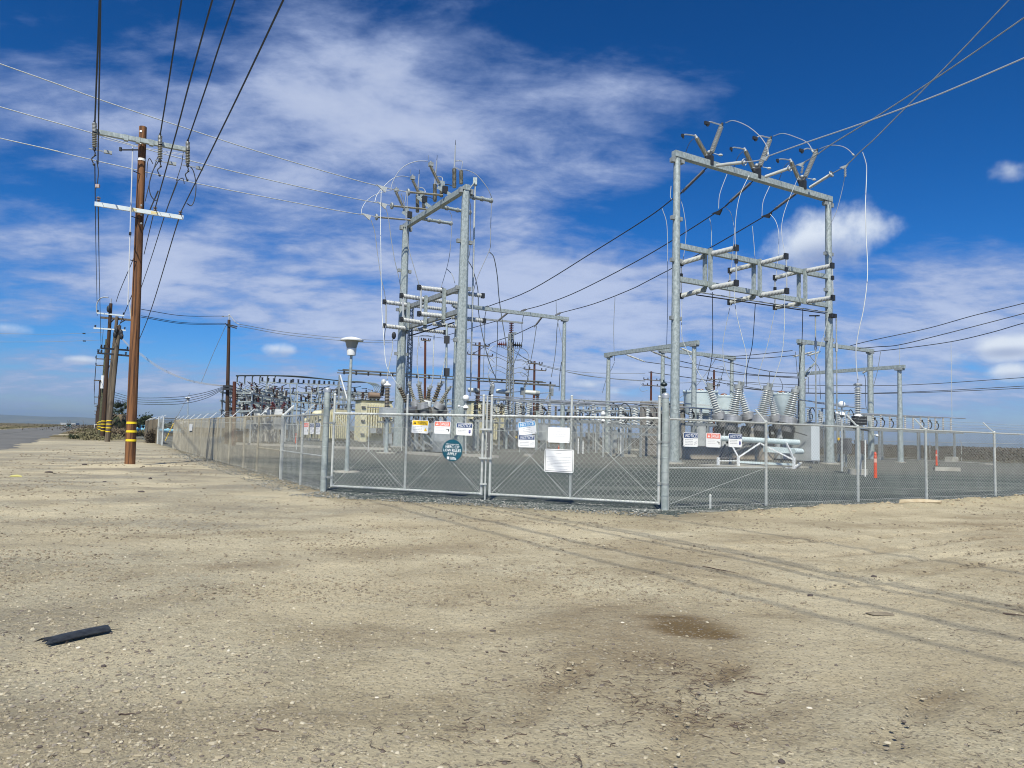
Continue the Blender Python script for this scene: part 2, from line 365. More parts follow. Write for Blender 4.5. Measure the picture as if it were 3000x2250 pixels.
# ------------------------------------------------------------------ ground sheet
def axis(lo, a, b, step, hi, g=1.09):
    mid = list(np.arange(a, b, step)); r = []; s = step; q = mid[-1]
    while q < hi: s *= g; q += s; r.append(q)
    l = []; s = step; q = mid[0]
    while q > lo: s *= g; q -= s; l.append(q)
    return np.array(l[::-1]+mid+r)
xs = axis(-9000, -19, 14, 0.095, 9000); ys = axis(-60, 3.0, 17, 0.065, 9000, 1.028)
XX, YY = np.meshgrid(xs, ys); ZZ = gz(XX, YY)
tr = track_d(XX, YY); rn = np.hypot(XX, YY)
rut = np.where(tr < 0.6, -0.022*np.exp(-(tr/0.10)**2)*(0.5+fbm(XX, YY, 0.18, 2)) + 0.012*np.exp(-((tr-0.2)/0.08)**2), 0)
ZZ = ZZ + rut*ss(-yard_d(XX, YY), 0.2, 0.6)
nx_, ny_ = len(xs), len(ys)
ii = np.arange((ny_-1)*(nx_-1)); jy, jx = ii//(nx_-1), ii % (nx_-1); b0 = jy*nx_+jx
faces = np.stack([b0, b0+1, b0+1+nx_, b0+nx_], 1)
U_, V_ = uvof(XX, YY); YD = yard_d(XX, YY)
# surface kinds: R brown damp earth and darker bands, G grey gravel, B pale sand, A low weeds
# broad damp streaks lie across the view
st = ss(fbm(XX*0.25+YY*0.1, YY*1.2, 1.4, 4), 0.50, 0.68)*0.60*ss(YY, 13, 22)*ss(60-YY, 0, 10) + ss(fbm(XX*0.6+YY*0.35, YY*1.5-XX*0.6, 2.6, 4), 0.53, 0.72)*0.42 + ss(fbm(XX+9, YY*1.6, 0.7, 3), 0.6, 0.8)*0.22
def el(px_, py_, rx, ry, k=1.0):
    c = G(px_, py_); return k*np.exp(-(((XX-c.x)/rx)**2+((YY-c.y)/ry)**2)*(0.5+1.0*fbm(XX, YY, 0.3, 3)))
st = st + el(2040, 1845, 0.34, 0.20, 1.3) + el(1975, 1812, 0.40, 0.12, 0.9) + el(2100, 1865, 0.3, 0.12, 0.7) + el(1120, 1725, 0.9, 0.45, 0.4) + el(2680, 1925, 0.45, 0.25, 0.45) + el(250, 1372, 5, 2.6, 0.55) + el(1500, 2060, 0.6, 0.5, 0.2) + el(2350, 1980, 0.6, 0.3, 0.22) + el(2450, 2170, 0.6, 0.25, 0.22) + el(550, 1385, 5, 4, 0.5) + el(150, 1345, 8, 4, 0.6) + el(2350, 1530, 3.0, 0.6, 0.6)
st = st + 0.55*np.exp(-(tr/0.13)**2)*ss(fbm(XX*1.0, YY, 0.5, 3), 0.35, 0.6)
sw = fbm(XX*0.35+YY*0.30+0.25*fbm(XX, YY, 3, 3)*6, YY*0.8-XX*0.45, 1.1, 5)          # swirls left by scraping and turning wheels
st = st + ss(sw, 0.54, 0.70)*0.42
for bp_ in ([(0, 2160), (500, 2190), (900, 2140), (1250, 2050), (1500, 1980), (1800, 1900)], [(300, 1700), (700, 1660), (1100, 1700), (1500, 1640)], [(2050, 2250), (2200, 2120), (2600, 1990), (2850, 2060)], [(1000, 1890), (1350, 1850), (1750, 1780), (2300, 1790)]):  # broad curved bands, darker than the soil around them
    q_ = [G(*k) for k in bp_]; dd = np.full(XX.shape, 9.0)
    for a_, b_ in zip(q_[:-1], q_[1:]):
        dx, dy = b_.x-a_.x, b_.y-a_.y; k = np.clip(((XX-a_.x)*dx+(YY-a_.y)*dy)/(dx*dx+dy*dy), 0, 1); dd = np.minimum(dd, np.hypot(XX-a_.x-k*dx, YY-a_.y-k*dy))
    st = st + 0.42*np.exp(-(dd/0.30)**2*(0.5+fbm(XX, YY, 0.8, 3)))*ss(fbm(XX, YY, 1.0, 3), 0.3, 0.55)
gr = ss(fbm(XX+50, YY-20, 1.8, 4)*0.5 + ss(-XX, -1.5, 5)*0.28 + 0.1, 0.42, 0.75)*0.75
gr = np.maximum(gr, ss(fbm(XX*0.4, YY*1.3, 1.6, 4), 0.46, 0.60)*ss(YY, 18, 28)*ss(U_, -5, -1)*0.8)
gr = np.maximum(gr, ss(-YD, 2.4, 0.6)*ss(11.8-U_, -0.5, 1.0)*0.9)             # spill of grey gravel outside the gate and side fence
gr = np.maximum(gr, ss(-np.abs(V_-(57+0*U_)), -5.5, -2.5)*ss(U_, -3, 0)*ss(6.5-U_, 0, 1)*1.0)   # grey driveway between the two yards
gr = np.maximum(gr, ss(-(U_+3.2+1.5*(fbm(XX, YY, 3, 3)-0.5)), -0.5, 1.2)*ss(-(U_+3.2), 3.2, 1.0)*0.8)
sand = np.exp(-((V_-11.0)/0.8)**2)*ss(U_, 12, 15) + 1.3*np.exp(-(np.hypot(XX-POLE.x, (YY-POLE.y)*0.55)/1.25)**4*(0.5+fbm(XX, YY, 0.6, 3))) + ss(fbm(XX-40, YY*1.8, 1.7, 3), 0.52, 0.72)*0.45 + ss(0.5-sw, 0.02, 0.14)*0.5
weed = ss(rn, 75, 110)*ss(fbm(XX, YY, 14, 4)+0.1, 0.46, 0.60)
side = ss(-(U_+17), 0, 2); weed = np.where(U_ < -17, ss(fbm(XX, YY*0.4, 24, 4), 0.44, 0.56)*ss(-(U_+17), 0, 6), weed)
weed = np.where((U_ > 5) & (YD > -5), ss(YD, -5, 5), weed)
weed = np.maximum(weed, ss(rn, 260, 420))
weed = np.maximum(weed, ss(U_, -2.0, 0.5)*ss(4.0-U_, 0, 2)*ss(V_, 80, 92)*ss(fbm(XX, YY, 2.5, 3), 0.36, 0.56))
farl = ss(YY, 13, 21)*ss(90-YY, 0, 20)*ss(4-XX, 0, 7)*(0.55+0.9*fbm(XX*0.5, YY, 1.6, 4))
st = st*(1-0.4*farl) + 0.55*farl*ss(fbm(XX*0.5+7, YY*1.4, 1.3, 5), 0.36, 0.60); gr = np.maximum(gr, 0.85*farl)
attr = np.stack([np.clip(st, 0, 1.6), np.clip(gr, 0, 1), np.clip(sand, 0, 1), np.clip(weed, 0, 1)], -1).reshape(-1, 4)
gm_ = bpy.data.materials.new('dirt'); gm_.use_nodes = True; t = gm_.node_tree; b = t.nodes['Principled BSDF']
co = node(t, 'ShaderNodeTexCoord'); at = node(t, 'ShaderNodeAttribute', attribute_name='kind_mask')
sp = node(t, 'ShaderNodeSeparateColor'); t.links.new(at.outputs['Color'], sp.inputs[0])
def nz(scale, detail=6, rough=0.6, src=None, **kw):
    n = node(t, 'ShaderNodeTexNoise', i_Scale=scale, i_Detail=float(detail), i_Roughness=rough); t.links.new(src or co.outputs['Object'], n.inputs['Vector']); return n.outputs[0]
def vor(scale, feat='F1', out='Distance'):
    n = node(t, 'ShaderNodeTexVoronoi', feature=feat, i_Scale=scale); t.links.new(co.outputs['Object'], n.inputs['Vector']); return n.outputs[out]
base = mixc(t, sstep(t, nz(0.7, 9, 0.65), 0.38, 0.62), (0.46, 0.39, 0.255), (0.585, 0.515, 0.355))
base = mixc(t, mth(t, 'MULTIPLY', sstep(t, nz(7, 6, 0.7), 0.45, 0.75), 0.5), base, (0.36, 0.305, 0.20))
base = mixc(t, mth(t, 'MULTIPLY', sstep(t, nz(30, 6, 0.75), 0.50, 0.70), 0.6), base, (0.27, 0.225, 0.155))
base = mixc(t, mth(t, 'MULTIPLY', sp.outputs[0], 0.62, clamp=True), base, (0.235, 0.175, 0.105))
base = mixc(t, sstep(t, sp.outputs[0], 1.0, 1.6), base, (0.18, 0.125, 0.06))
base = mixc(t, mth(t, 'MULTIPLY', mth(t, 'MULTIPLY', sp.outputs[1], 0.85), sstep(t, nz(14, 5, 0.7), 0.30, 0.62)), base, (0.235, 0.235, 0.205))
base = mixc(t, mth(t, 'MULTIPLY', sp.outputs[2], 0.85), base, (0.62, 0.535, 0.36))
# grit: little pale and dark grains
vc = vor(70.0, out='Color'); vs_ = node(t, 'ShaderNodeSeparateColor'); t.links.new(vc, vs_.inputs[0])
base = mixc(t, mth(t, 'MULTIPLY', sstep(t, vs_.outputs[0], 0.93, 0.96), 0.4), base, (0.62, 0.57, 0.45))
base = mixc(t, mth(t, 'MULTIPLY', sstep(t, vs_.outputs[1], 0.84, 0.90), 0.6), base, (0.17, 0.145, 0.115))
vc2 = vor(24.0, out='Color'); vs2 = node(t, 'ShaderNodeSeparateColor'); t.links.new(vc2, vs2.inputs[0])
vd2 = vor(24.0); spot = mth(t, 'MULTIPLY', sstep(t, vs2.outputs[0], 0.80, 0.82), mth(t, 'SUBTRACT', 1.0, sstep(t, vd2, 0.25, 0.42)))
base = mixc(t, mth(t, 'MULTIPLY', spot, 0.35), base, mixc(t, vs2.outputs[2], (0.16, 0.135, 0.11), (0.50, 0.46, 0.38)))
weedc = mixc(t, sstep(t, nz(0.05, 8), 0.35, 0.65), (0.105, 0.085, 0.045), (0.075, 0.085, 0.035))
weedc = mixc(t, sstep(t, nz(0.7, 6, 0.75), 0.40, 0.62), weedc, (0.155, 0.115, 0.065))
base = mixc(t, at.outputs['Alpha'], base, weedc)
t.links.new(base, b.inputs['Base Color']); b.inputs['Roughness'].default_value = 0.95; b.inputs['Specular IOR Level'].default_value = 0.15
h1 = mth(t, 'MULTIPLY', nz(22, 8, 0.75), 0.035); h2 = mth(t, 'MULTIPLY', nz(5.0, 6, 0.65), 0.06); h3 = mth(t, 'MULTIPLY', nz(70, 4, 0.7), 0.012)
bp = node(t, 'ShaderNodeBump', i_Strength=1.0, i_Distance=1.0); t.links.new(mth(t, 'ADD', mth(t, 'ADD', h1, h2), h3), bp.inputs['Height']); t.links.new(bp.outputs[0], b.inputs['Normal'])
np_mesh('ground', np.stack([XX, YY, ZZ], -1).reshape(-1, 3), faces, gm_, {'kind_mask': attr}, kind='structure')

# ------------------------------------------------------------------ yard gravel
gu = axis(4.2, 4.3, 34, 0.14, 120, 1.06); gv = axis(9.5, 9.6, 34, 0.14, 175, 1.06)
UU, VV = np.meshgrid(gu, gv); gx = UU*cu - VV*su; gy = UU*su + VV*cu
yd = yard_d(gx, gy); tail = -0.55 - 1.1*(fbm(gx, gy, 0.9, 5)-0.5)*2
zg = 0.028 + (fbm(gx, gy, 0.5, 3)-0.5)*0.03 - 0.16*ss(-(yd-tail), 0, 1.6)
zg = np.where(VV > 17, zg - 0.20*ss(5.75-UU, 0, 0.35), zg) - 0.4*ss(UU-88, 0, 3) - 0.4*ss(VV-140, 0, 4)
n_, m_ = len(gu), len(gv); ii = np.arange((m_-1)*(n_-1)); b0 = (ii//(n_-1))*n_ + ii % (n_-1)
gf = np.stack([b0, b0+1, b0+1+n_, b0+n_], 1); gvv = np.stack([gx, gy, zg], -1).reshape(-1, 3)
keep = (zg.ravel()[gf] > -0.12).any(1)
gf = gf[keep]
gmm = bpy.data.materials.new('grey_gravel'); gmm.use_nodes = True; t = gmm.node_tree; b = t.nodes['Principled BSDF']
co = node(t, 'ShaderNodeTexCoord')
vc = vor(26.0, out='Color'); vs_ = node(t, 'ShaderNodeSeparateColor'); t.links.new(vc, vs_.inputs[0])
g1 = mixc(t, vs_.outputs[0], (0.026, 0.036, 0.032), (0.100, 0.121, 0.110))
g1 = mixc(t, sstep(t, vs_.outputs[1], 0.93, 0.97), g1, (0.34, 0.34, 0.31))
mpx = node(t, 'ShaderNodeMapping'); mpx.inputs['Rotation'].default_value = (0, 0, math.radians(12)); mpx.inputs['Scale'].default_value = (0.06, 0.42, 1); t.links.new(co.outputs['Object'], mpx.inputs[0])
g1 = mixc(t, mth(t, 'MULTIPLY', sstep(t, nz(1.0, 7, 0.7, mpx.outputs[0]), 0.50, 0.62), 0.8), g1, (0.165, 0.178, 0.155))
ln = node(t, 'ShaderNodeMapping'); ln.inputs['Rotation'].default_value = (0, 0, math.radians(4)); ln.inputs['Scale'].default_value = (0.035, 1.1, 1); ln.inputs['Location'].default_value = (4, 2, 0); t.links.new(co.outputs['Object'], ln.inputs[0])
g1 = mixc(t, mth(t, 'MULTIPLY', sstep(t, nz(1.0, 3, 0.6, ln.outputs[0]), 0.62, 0.70), 0.65), g1, (0.34, 0.34, 0.30))
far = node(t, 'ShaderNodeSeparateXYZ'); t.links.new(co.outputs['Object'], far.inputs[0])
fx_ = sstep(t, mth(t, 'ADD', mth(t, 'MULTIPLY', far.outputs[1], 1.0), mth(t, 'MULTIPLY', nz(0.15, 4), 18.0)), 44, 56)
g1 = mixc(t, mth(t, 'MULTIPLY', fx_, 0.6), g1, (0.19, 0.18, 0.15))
t.links.new(g1, b.inputs['Base Color']); b.inputs['Roughness'].default_value = 0.9; b.inputs['Specular IOR Level'].default_value = 0.2
bp = node(t, 'ShaderNodeBump', i_Strength=1.0, i_Distance=1.0); t.links.new(mth(t, 'ADD', mth(t, 'MULTIPLY', mth(t, 'SUBTRACT', 0.6, vor(26.0)), 0.022), mth(t, 'MULTIPLY', nz(9, 5), 0.05)), bp.inputs['Height']); t.links.new(bp.outputs[0], b.inputs['Normal'])
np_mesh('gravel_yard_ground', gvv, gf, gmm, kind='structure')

# ------------------------------------------------------------------ road
ru = np.concatenate([np.linspace(-17.6, -15.6, 9), np.linspace(-15, -5, 11), np.linspace(-4.6, -2.4, 12)]); rv = axis(-60, 0, 160, 0.6, 9000, 1.05)
UU, VV = np.meshgrid(ru, rv); gx = UU*cu - VV*su; gy = UU*su + VV*cu
e = (fbm(gx, gy, 2.5, 4)-0.5)*1.6
zr = 0.05 - 0.30*ss(UU-(-4.6+e), 0, 1.2) - 0.30*ss(-(UU+16.8-e*0.4), 0, 0.7)
n_, m_ = len(ru), len(rv); ii = np.arange((m_-1)*(n_-1)); b0 = (ii//(n_-1))*n_ + ii % (n_-1); rf = np.stack([b0, b0+1, b0+1+n_, b0+n_], 1)
asph = mat('worn_asphalt', (0.105, 0.105, 0.10), 0.85, 0.0, (0.165, 0.16, 0.145), 0.35, 0.5, 40, lo=0.3, hi=0.7)
np_mesh('road', np.stack([gx, gy, zr], -1).reshape(-1, 3), rf, asph, kind='structure')
tar = MB()
for k in range(9):
    v0 = 50+k*17+random.Random(k).uniform(-4, 4); u0 = -15.5+(k*3.7) % 9; pts = [UV(u0+i*0.9, v0+math.sin(i*1.3+k)*0.5, 0.076) for i in range(6)]
    for p_, q_ in zip(pts[:-1], pts[1:]): tar.beam(p_, q_, 0.10, 0.006)
tar.build('road_tar_seams', mat('tar', (0.05, 0.05, 0.05), 0.7), kind='structure')
lm = MB()
for u0 in (-10.6, -10.3): lm.add([UV(u0-0.06, 20, 0.0745), UV(u0+0.06, 20, 0.0745), UV(u0+0.06, 2500, 0.0745), UV(u0-0.06, 2500, 0.0745)], [(0, 1, 2, 3)], False)
lm.build('road_markings', mat('faded_line_paint', (0.22, 0.215, 0.18), 0.8, 0.0, (0.16, 0.158, 0.148), 2.0), kind='structure')

# ------------------------------------------------------------------ far hills
hx = np.linspace(-9000, 6500, 260); hv = []; hf = []
for i, x in enumerate(hx):
    tt = (x+9000)/15500
    h = 130*(0.55+0.45*fbm(x, 0, 2600, 4))*ss(tt, -0.2, 0.06)*(1-ss(tt, 0.30, 0.66)) + 14*fbm(x, 5, 700, 3)*(1-ss(tt, 0.7, 1))
    for yy, k in ((7600, -0.2), (8000, 0.35), (8500, 0.8), (9200, 1.0), (10500, 0.9)): hv.append((x, yy, h*k*(0.9+0.2*fbm(x, yy, 420, 3)) - 4))
for i in range(len(hx)-1):
    for j in range(4): a = i*5+j; hf.append((a, a+5, a+6, a+1))
np_mesh('hills', hv, hf, mat('hill_grass', (0.17, 0.16, 0.10), 0.95, 0.0, (0.11, 0.115, 0.07), 0.004), kind='structure')

# ------------------------------------------------------------------ pebbles, gravel stones and twigs
_t = (1+5**0.5)/2
_iv = np.array([(-1, _t, 0), (1, _t, 0), (-1, -_t, 0), (1, -_t, 0), (0, -1, _t), (0, 1, _t), (0, -1, -_t), (0, 1, -_t), (_t, 0, -1), (_t, 0, 1), (-_t, 0, -1), (-_t, 0, 1)])/1.902
_if = np.array([(0, 11, 5), (0, 5, 1), (0, 1, 7), (0, 7, 10), (0, 10, 11), (1, 5, 9), (5, 11, 4), (11, 10, 2), (10, 7, 6), (7, 1, 8), (3, 9, 4), (3, 4, 2), (3, 2, 6), (3, 6, 8), (3, 8, 9), (4, 9, 5), (2, 4, 11), (6, 2, 10), (8, 6, 7), (9, 8, 1)])
def stones(name, x, y, z, r, material, seed, flat=0.55, **kw):
    R_ = np.random.RandomState(seed); n = len(x); an = R_.rand(n)*6.28; sx = r*R_.uniform(0.8, 1.5, n); sy = r*R_.uniform(0.7, 1.1, n); sz = r*R_.uniform(flat*0.6, flat*1.3, n)
    v = _iv[None]*np.stack([sx, sy, sz], -1)[:, None]*(1+(R_.rand(n, 12, 1)-0.5)*0.5)
    c, s = np.cos(an)[:, None], np.sin(an)[:, None]
    vx = v[..., 0]*c - v[..., 1]*s + x[:, None]; vy = v[..., 0]*s + v[..., 1]*c + y[:, None]; vz = v[..., 2] + (z+sz*0.35)[:, None]
    f = (_if[None] + (np.arange(n)*12)[:, None, None]).reshape(-1, 3)
    col = np.repeat(R_.rand(n), 12); at_ = np.stack([col, np.repeat(R_.rand(n), 12), col, np.ones_like(col)], -1)
    return np_mesh(name, np.stack([vx, vy, vz], -1).reshape(-1, 3), f, material, {'tone': at_}, smooth=False, **kw)
def tonemat(name, stops):
    m = bpy.data.materials.new(name); m.use_nodes = True; t = m.node_tree; b = t.nodes['Principled BSDF']
    a = node(t, 'ShaderNodeAttribute', attribute_name='tone'); s_ = node(t, 'ShaderNodeSeparateColor'); t.links.new(a.outputs['Color'], s_.inputs[0])
    r = node(t, 'ShaderNodeValToRGB'); t.links.new(s_.outputs[0], r.inputs[0]); r.color_ramp.interpolation = 'CONSTANT'
    while len(r.color_ramp.elements) < len(stops): r.color_ramp.elements.new(0.5)
    for e_, (p_, c_) in zip(r.color_ramp.elements, stops): e_.position = p_; e_.color = c_+(1,)
    t.links.new(r.outputs[0], b.inputs['Base Color']); b.inputs['Roughness'].default_value = 0.85; return m
peb = tonemat('pebble', [(0, (0.33, 0.28, 0.19)), (0.32, (0.24, 0.205, 0.15)), (0.5, (0.40, 0.35, 0.25)), (0.66, (0.13, 0.105, 0.085)), (0.78, (0.23, 0.20, 0.16)), (0.92, (0.47, 0.42, 0.31)), (0.992, (0.58, 0.54, 0.44))])
R = np.random.RandomState(3)
def scatter(n, ylo, yhi, pw, dens):
    """picture-even spread over the dirt, thinned by dens(x, y)"""
    q = R.rand(n); y = (ylo**-pw + q*(yhi**-pw - ylo**-pw))**(-1/pw); x = (R.rand(n)*2-1)*y*0.76
    k = (R.rand(n) < dens(x, y)) & (yard_d(x, y) < -0.3) & (uvof(x, y)[0] > -3); return x[k], y[k]
dn = lambda x, y: 0.16 + 0.84*ss(fbm(x+50, y-20, 1.8, 4)*0.55+ss(-x, -1.5, 3.5)*0.28+0.1, 0.38, 0.66)
x, y = scatter(36000, 3.3, 17, 1.1, dn)
r = (0.0028+0.0095*R.rand(len(x))**3.4)*(1+y*0.06)
stones('pebbles', x, y, gz(x, y)-r*0.1, r, peb, 5, kind='stuff', label='small loose pebbles strewn over the pale dirt', cat='pebbles')
clm = mat('dirt_clod', (0.34, 0.285, 0.195), 0.95, 0.0, (0.17, 0.14, 0.10), 3.0)
dn2 = lambda x, y: 0.12+0.88*ss(fbm(x-20, y*1.6, 2.0, 4), 0.44, 0.62)
x, y = scatter(42000, 7.0, 52, 0.55, dn2); r = (0.007+0.021*R.rand(len(x))**2.4)*(0.35+y*0.050)
stones('dirt_clods', x, y, gz(x, y), r, clm, 15, kind='stuff')
x, y = scatter(700, 3.4, 20, 0.8, dn); r = 0.010+0.012*R.rand(len(x))**2
stones('larger_pebbles', x, y, gz(x, y), r, peb, 6, kind='stuff')
grm = tonemat('crushed_rock', [(0, (0.10, 0.11, 0.10)), (0.3, (0.17, 0.18, 0.165)), (0.6, (0.24, 0.24, 0.215)), (0.85, (0.33, 0.32, 0.28)), (0.95, (0.5, 0.49, 0.44))])
xa = []; ya = []
for (p_, q_, w_, n_) in ((GL, GR, 1.6, 5200), (GR, UV(30, 12.5), 0.9, 5200), (UV(5.6, 19.8), UV(5.6, 48), 1.3, 4200)):
    k = R.rand(n_); d_ = (q_-p_).normalized(); o_ = Vector((d_.y, -d_.x, 0)); o_ = o_ if yard_d(p_.x+o_.x*3+d_.x*3, p_.y+o_.y*3+d_.y*3) < 0 else -o_; L_ = (q_-p_).length
    s_ = -0.5 + (w_+0.5)*R.rand(n_)**1.3; xa.append(p_.x+d_.x*L_*k+o_.x*s_); ya.append(p_.y+d_.y*L_*k+o_.y*s_)
x = np.concatenate(xa); y = np.concatenate(ya); r = 0.010+0.014*R.rand(len(x))
stones('spilled_gravel', x, y, np.maximum(gz(x, y), 0.0)+0.02, r, grm, 8, kind='stuff')
# clods on the sand ridge
k = R.rand(900); u_ = 12.5+k*22; v_ = 10.6+R.rand(900)*1.3; x = u_*cu-v_*su; y = u_*su+v_*cu; r = 0.012+0.04*R.rand(900)**4
stones('sand_clods', x, y, gz(x, y), r, mat('sand_clod', (0.46, 0.38, 0.25), 0.95, 0.0, (0.36, 0.29, 0.19), 8.0), 9, kind='stuff')
# twigs
tw = MB(); rr = random.Random(4)
def twig(m, x, y, L, r, a, n=4):
    pts = []; z = float(gz(x, y)) + r*1.1
    for i in range(n):
        pts.append(Vector((x, y, z + (rr.random()*0.014)))); a += rr.uniform(-0.9, 0.9); x += math.cos(a)*L/n; y += math.sin(a)*L/n; z = float(gz(x, y)) + r*1.1
    m.tube(pts, [r, r, r*0.8, r*0.5][:n], 4); return pts
CL = [(1540, 2000, 0.25, 26), (1640, 1985, 0.2, 40), (1790, 2020, 0.22, 34), (1930, 2065, 0.2, 46), (1900, 1935, 0.2, 22), (1980, 1960, 0.25, 36), (2060, 1990, 0.3, 60), (2110, 2040, 0.3, 60), (2040, 2110, 0.3, 60), (2100, 2120, 0.25, 40), (1380, 2110, 0.25, 24), (1660, 2170, 0.4, 40), (1520, 1920, 0.25, 14), (2150, 1990, 0.3, 30), (1400, 2190, 0.5, 26), (2900, 2180, 0.4, 26), (1550, 1650, 0.5, 14), (1700, 1665, 0.5, 14), (2290, 1595, 0.4, 40), (2400, 1590, 0.5, 30), (2880, 1880, 0.4, 22)]
for (cx, cy, sp_, n_) in CL:
    c = G(cx, cy)
    for i in range(int(n_*1.1)): twig(tw, c.x+rr.gauss(0, sp_*0.8), c.y+rr.gauss(0, sp_*0.55), rr.uniform(0.025, 0.13), rr.uniform(0.0010, 0.0026), rr.uniform(-0.7, 0.7)+(PI if rr.random() < 0.5 else 0))
for i in range(260):
    y = 3.6+rr.random()**1.4*12; x = rr.uniform(-0.72, 0.72)*y
    if yard_d(x, y) < -0.5: twig(tw, x, y, rr.uniform(0.03, 0.12), rr.uniform(0.0014, 0.003), rr.uniform(0, 6.28))
tw.build('twig_litter', mat('dry_twig', (0.065, 0.045, 0.036), 0.9, 0.0, (0.12, 0.085, 0.065), 12.0), kind='stuff')
def single_twig(a, b, r, label):
    p, q = G(*a), G(*b); m = MB(); pts = [p.lerp(q, i/5)+Vector((rr.uniform(-0.01, 0.01), rr.uniform(-0.01, 0.01), 0)) for i in range(6)]
    pts = [Vector((k.x, k.y, float(gz(k.x, k.y))+r*1.3)) for k in pts]; m.tube(pts, [r, r*1.1, r, r*0.9, r*0.7, r*0.4], 5)
    m.build('twig', MATS['dry_twig'], at=pts[0], label=label, cat='twig')
single_twig((2180, 2037), (2245, 2050), 0.006, 'thick bent twig lying beside the clusters of brushwood on bare dirt')
single_twig((345, 2113), (405, 2112), 0.004, 'thin straight stick with a dark knob near the bottom of the pebbly dirt')
single_twig((745, 2149), (832, 2158), 0.004, 'pale slender stick lying on bare dirt below the black rubber strip')
single_twig((2058, 1662), (2162, 1682), 0.006, 'long dark stick on the dirt beside an overhead wire shadow')
single_twig((2940, 1800), (2999, 1806), 0.007, 'dark stick at the edge of the tyre tracked dirt')
single_twig((1463, 1915), (1487, 1921), 0.005, 'short brown twig lying alone on smooth pale dirt')
# ------------------------------------------------------------------ chain-link
def chainlink(name, a, b, z0, z1, parent, r=0.0042, p=0.095, material=None, jit=0.006, seed=1, top_over=0.03, wires=True):
    """woven mesh between two ground points: two families of slanting wires clipped to the panel"""
    d = (b-a); d.z = 0; L = d.length; d.normalize(); n = Vector((-d.y, d.x, 0)); H = z1-z0; R_ = np.random.RandomState(seed)
    k = p*1.0; seg = []
    ar = 1.05                                     # taller than wide
    for fam in (1, -1):
        c = -H/ar if fam == 1 else 0.0
        end = L if fam == 1 else L+H/ar
        while c < end:
            # s = c + fam*(z)/ar
            if fam == 1: za, zb = max(0, (0-c)*ar), min(H, (L-c)*ar); sa, sb = c+za/ar, c+zb/ar
            else: za, zb = max(0, (c-L)*ar), min(H, c*ar); sa, sb = c-za/ar, c-zb/ar
            if zb-za > 0.02: seg.append((sa, za, sb, zb, fam))
            c += k
    V_ = []; F_ = []
    for (sa, za, sb, zb, fam) in seg:
        m = max(1, int((zb-za)/0.35)); base = len(V_)
        tl = math.hypot(sb-sa, zb-za); px_, pz_ = (zb-za)/tl, -(sb-sa)/tl
        for i in range(m+1):
            t_ = i/m; s_ = sa+(sb-sa)*t_; z_ = za+(zb-za)*t_; w = jit*(math.sin(s_*2.1+seed)+math.sin(s_*0.77+z_*1.9)) + fam*r*0.9
            q = a + d*s_ + UP*(z0+z_ - a.z) + n*w
            V_.append(q + (d*px_+UP*pz_)*r); V_.append(q - (d*px_+UP*pz_)*(r*0.5) + n*(r*0.87)); V_.append(q - (d*px_+UP*pz_)*(r*0.5) - n*(r*0.87))
        for i in range(m):
            o = base+i*3
            for j in range(3): F_.append((o+j, o+(j+1) % 3, o+3+(j+1) % 3, o+3+j))
    return np_mesh(name, [tuple(q) for q in V_], F_, material or meshm, parent=parent)
def barbed(m, a, b, r=0.0035, k=6, s=0.02):
    m.tube(sag(a, b, s, k), r, 4)
    d = (b-a); L = d.length; d.normalize(); nb = min(int(L/0.16), 90)
    for i in range(nb):
        c = a.lerp(b, (i+0.5)/nb); m.tube([c+UP*0.02+d*0.012, c-UP*0.02-d*0.012], r*0.7, 3)
def fence(a, b, posts, label, mesh=None, r=0.0027, inward=None, postr=0.038, H=2.15, arm=0.34, big=(), group=None, seed=1, name='chain_link_fence', postm=None, barb=True, zig=0.0, p=0.095):
    a = Vector((a.x, a.y, 0)); b = Vector((b.x, b.y, 0)); d = (b-a).normalized(); pm = postm or galv_l
    root = empty(name, a, label, 'fence', group); inw = inward
    top = []
    for i, s in enumerate(posts):
        c = a+d*s; c.z = 0; rr = postr*(1.45 if i in big else 1); m = MB(); m.cyl(c-UP*0.05, c+UP*H, rr, rr, 10); m.ball(c+UP*H, rr*1.25, 10, 4, (1, 1, 0.9), -0.3)
        m.build('post', pm, root)
        if barb:
            m = MB(); e = c+UP*(H+arm*0.95)+inw*arm; m.beam(c+UP*(H-0.02), e, 0.045, 0.028); m.build('barbed_wire_arm', whitep if pm is meshb else galv_l, root); top.append((c+UP*(H-0.02), e))
    m = MB(); m.cyl(a+UP*(H-0.03)+d*posts[0], a+UP*(H-0.03)+d*posts[-1], 0.024, n=8); m.build('top_rail', pm, root)
    if barb:
        for f_ in (0.42, 0.70, 0.97):
            m = MB()
            for (c0, e0), (c1, e1) in zip(top[:-1], top[1:]): barbed(m, c0.lerp(e0, f_), c1.lerp(e1, f_))
            m.build('barbed_wire', galv_d, root)
    chainlink('mesh', a+d*posts[0]-inw*(postr+0.012), a+d*posts[-1]-inw*(postr+0.012), 0.04, H+0.02, root, r, p, mesh, seed=seed)
    m = MB(); q = -inw*(postr+0.012); m.tube([a+d*posts[0]+q+UP*0.09, a+d*posts[-1]+q+UP*0.09], r*1.2, 4); m.build('tension_wire', galv_l, root)
    return root, a, d
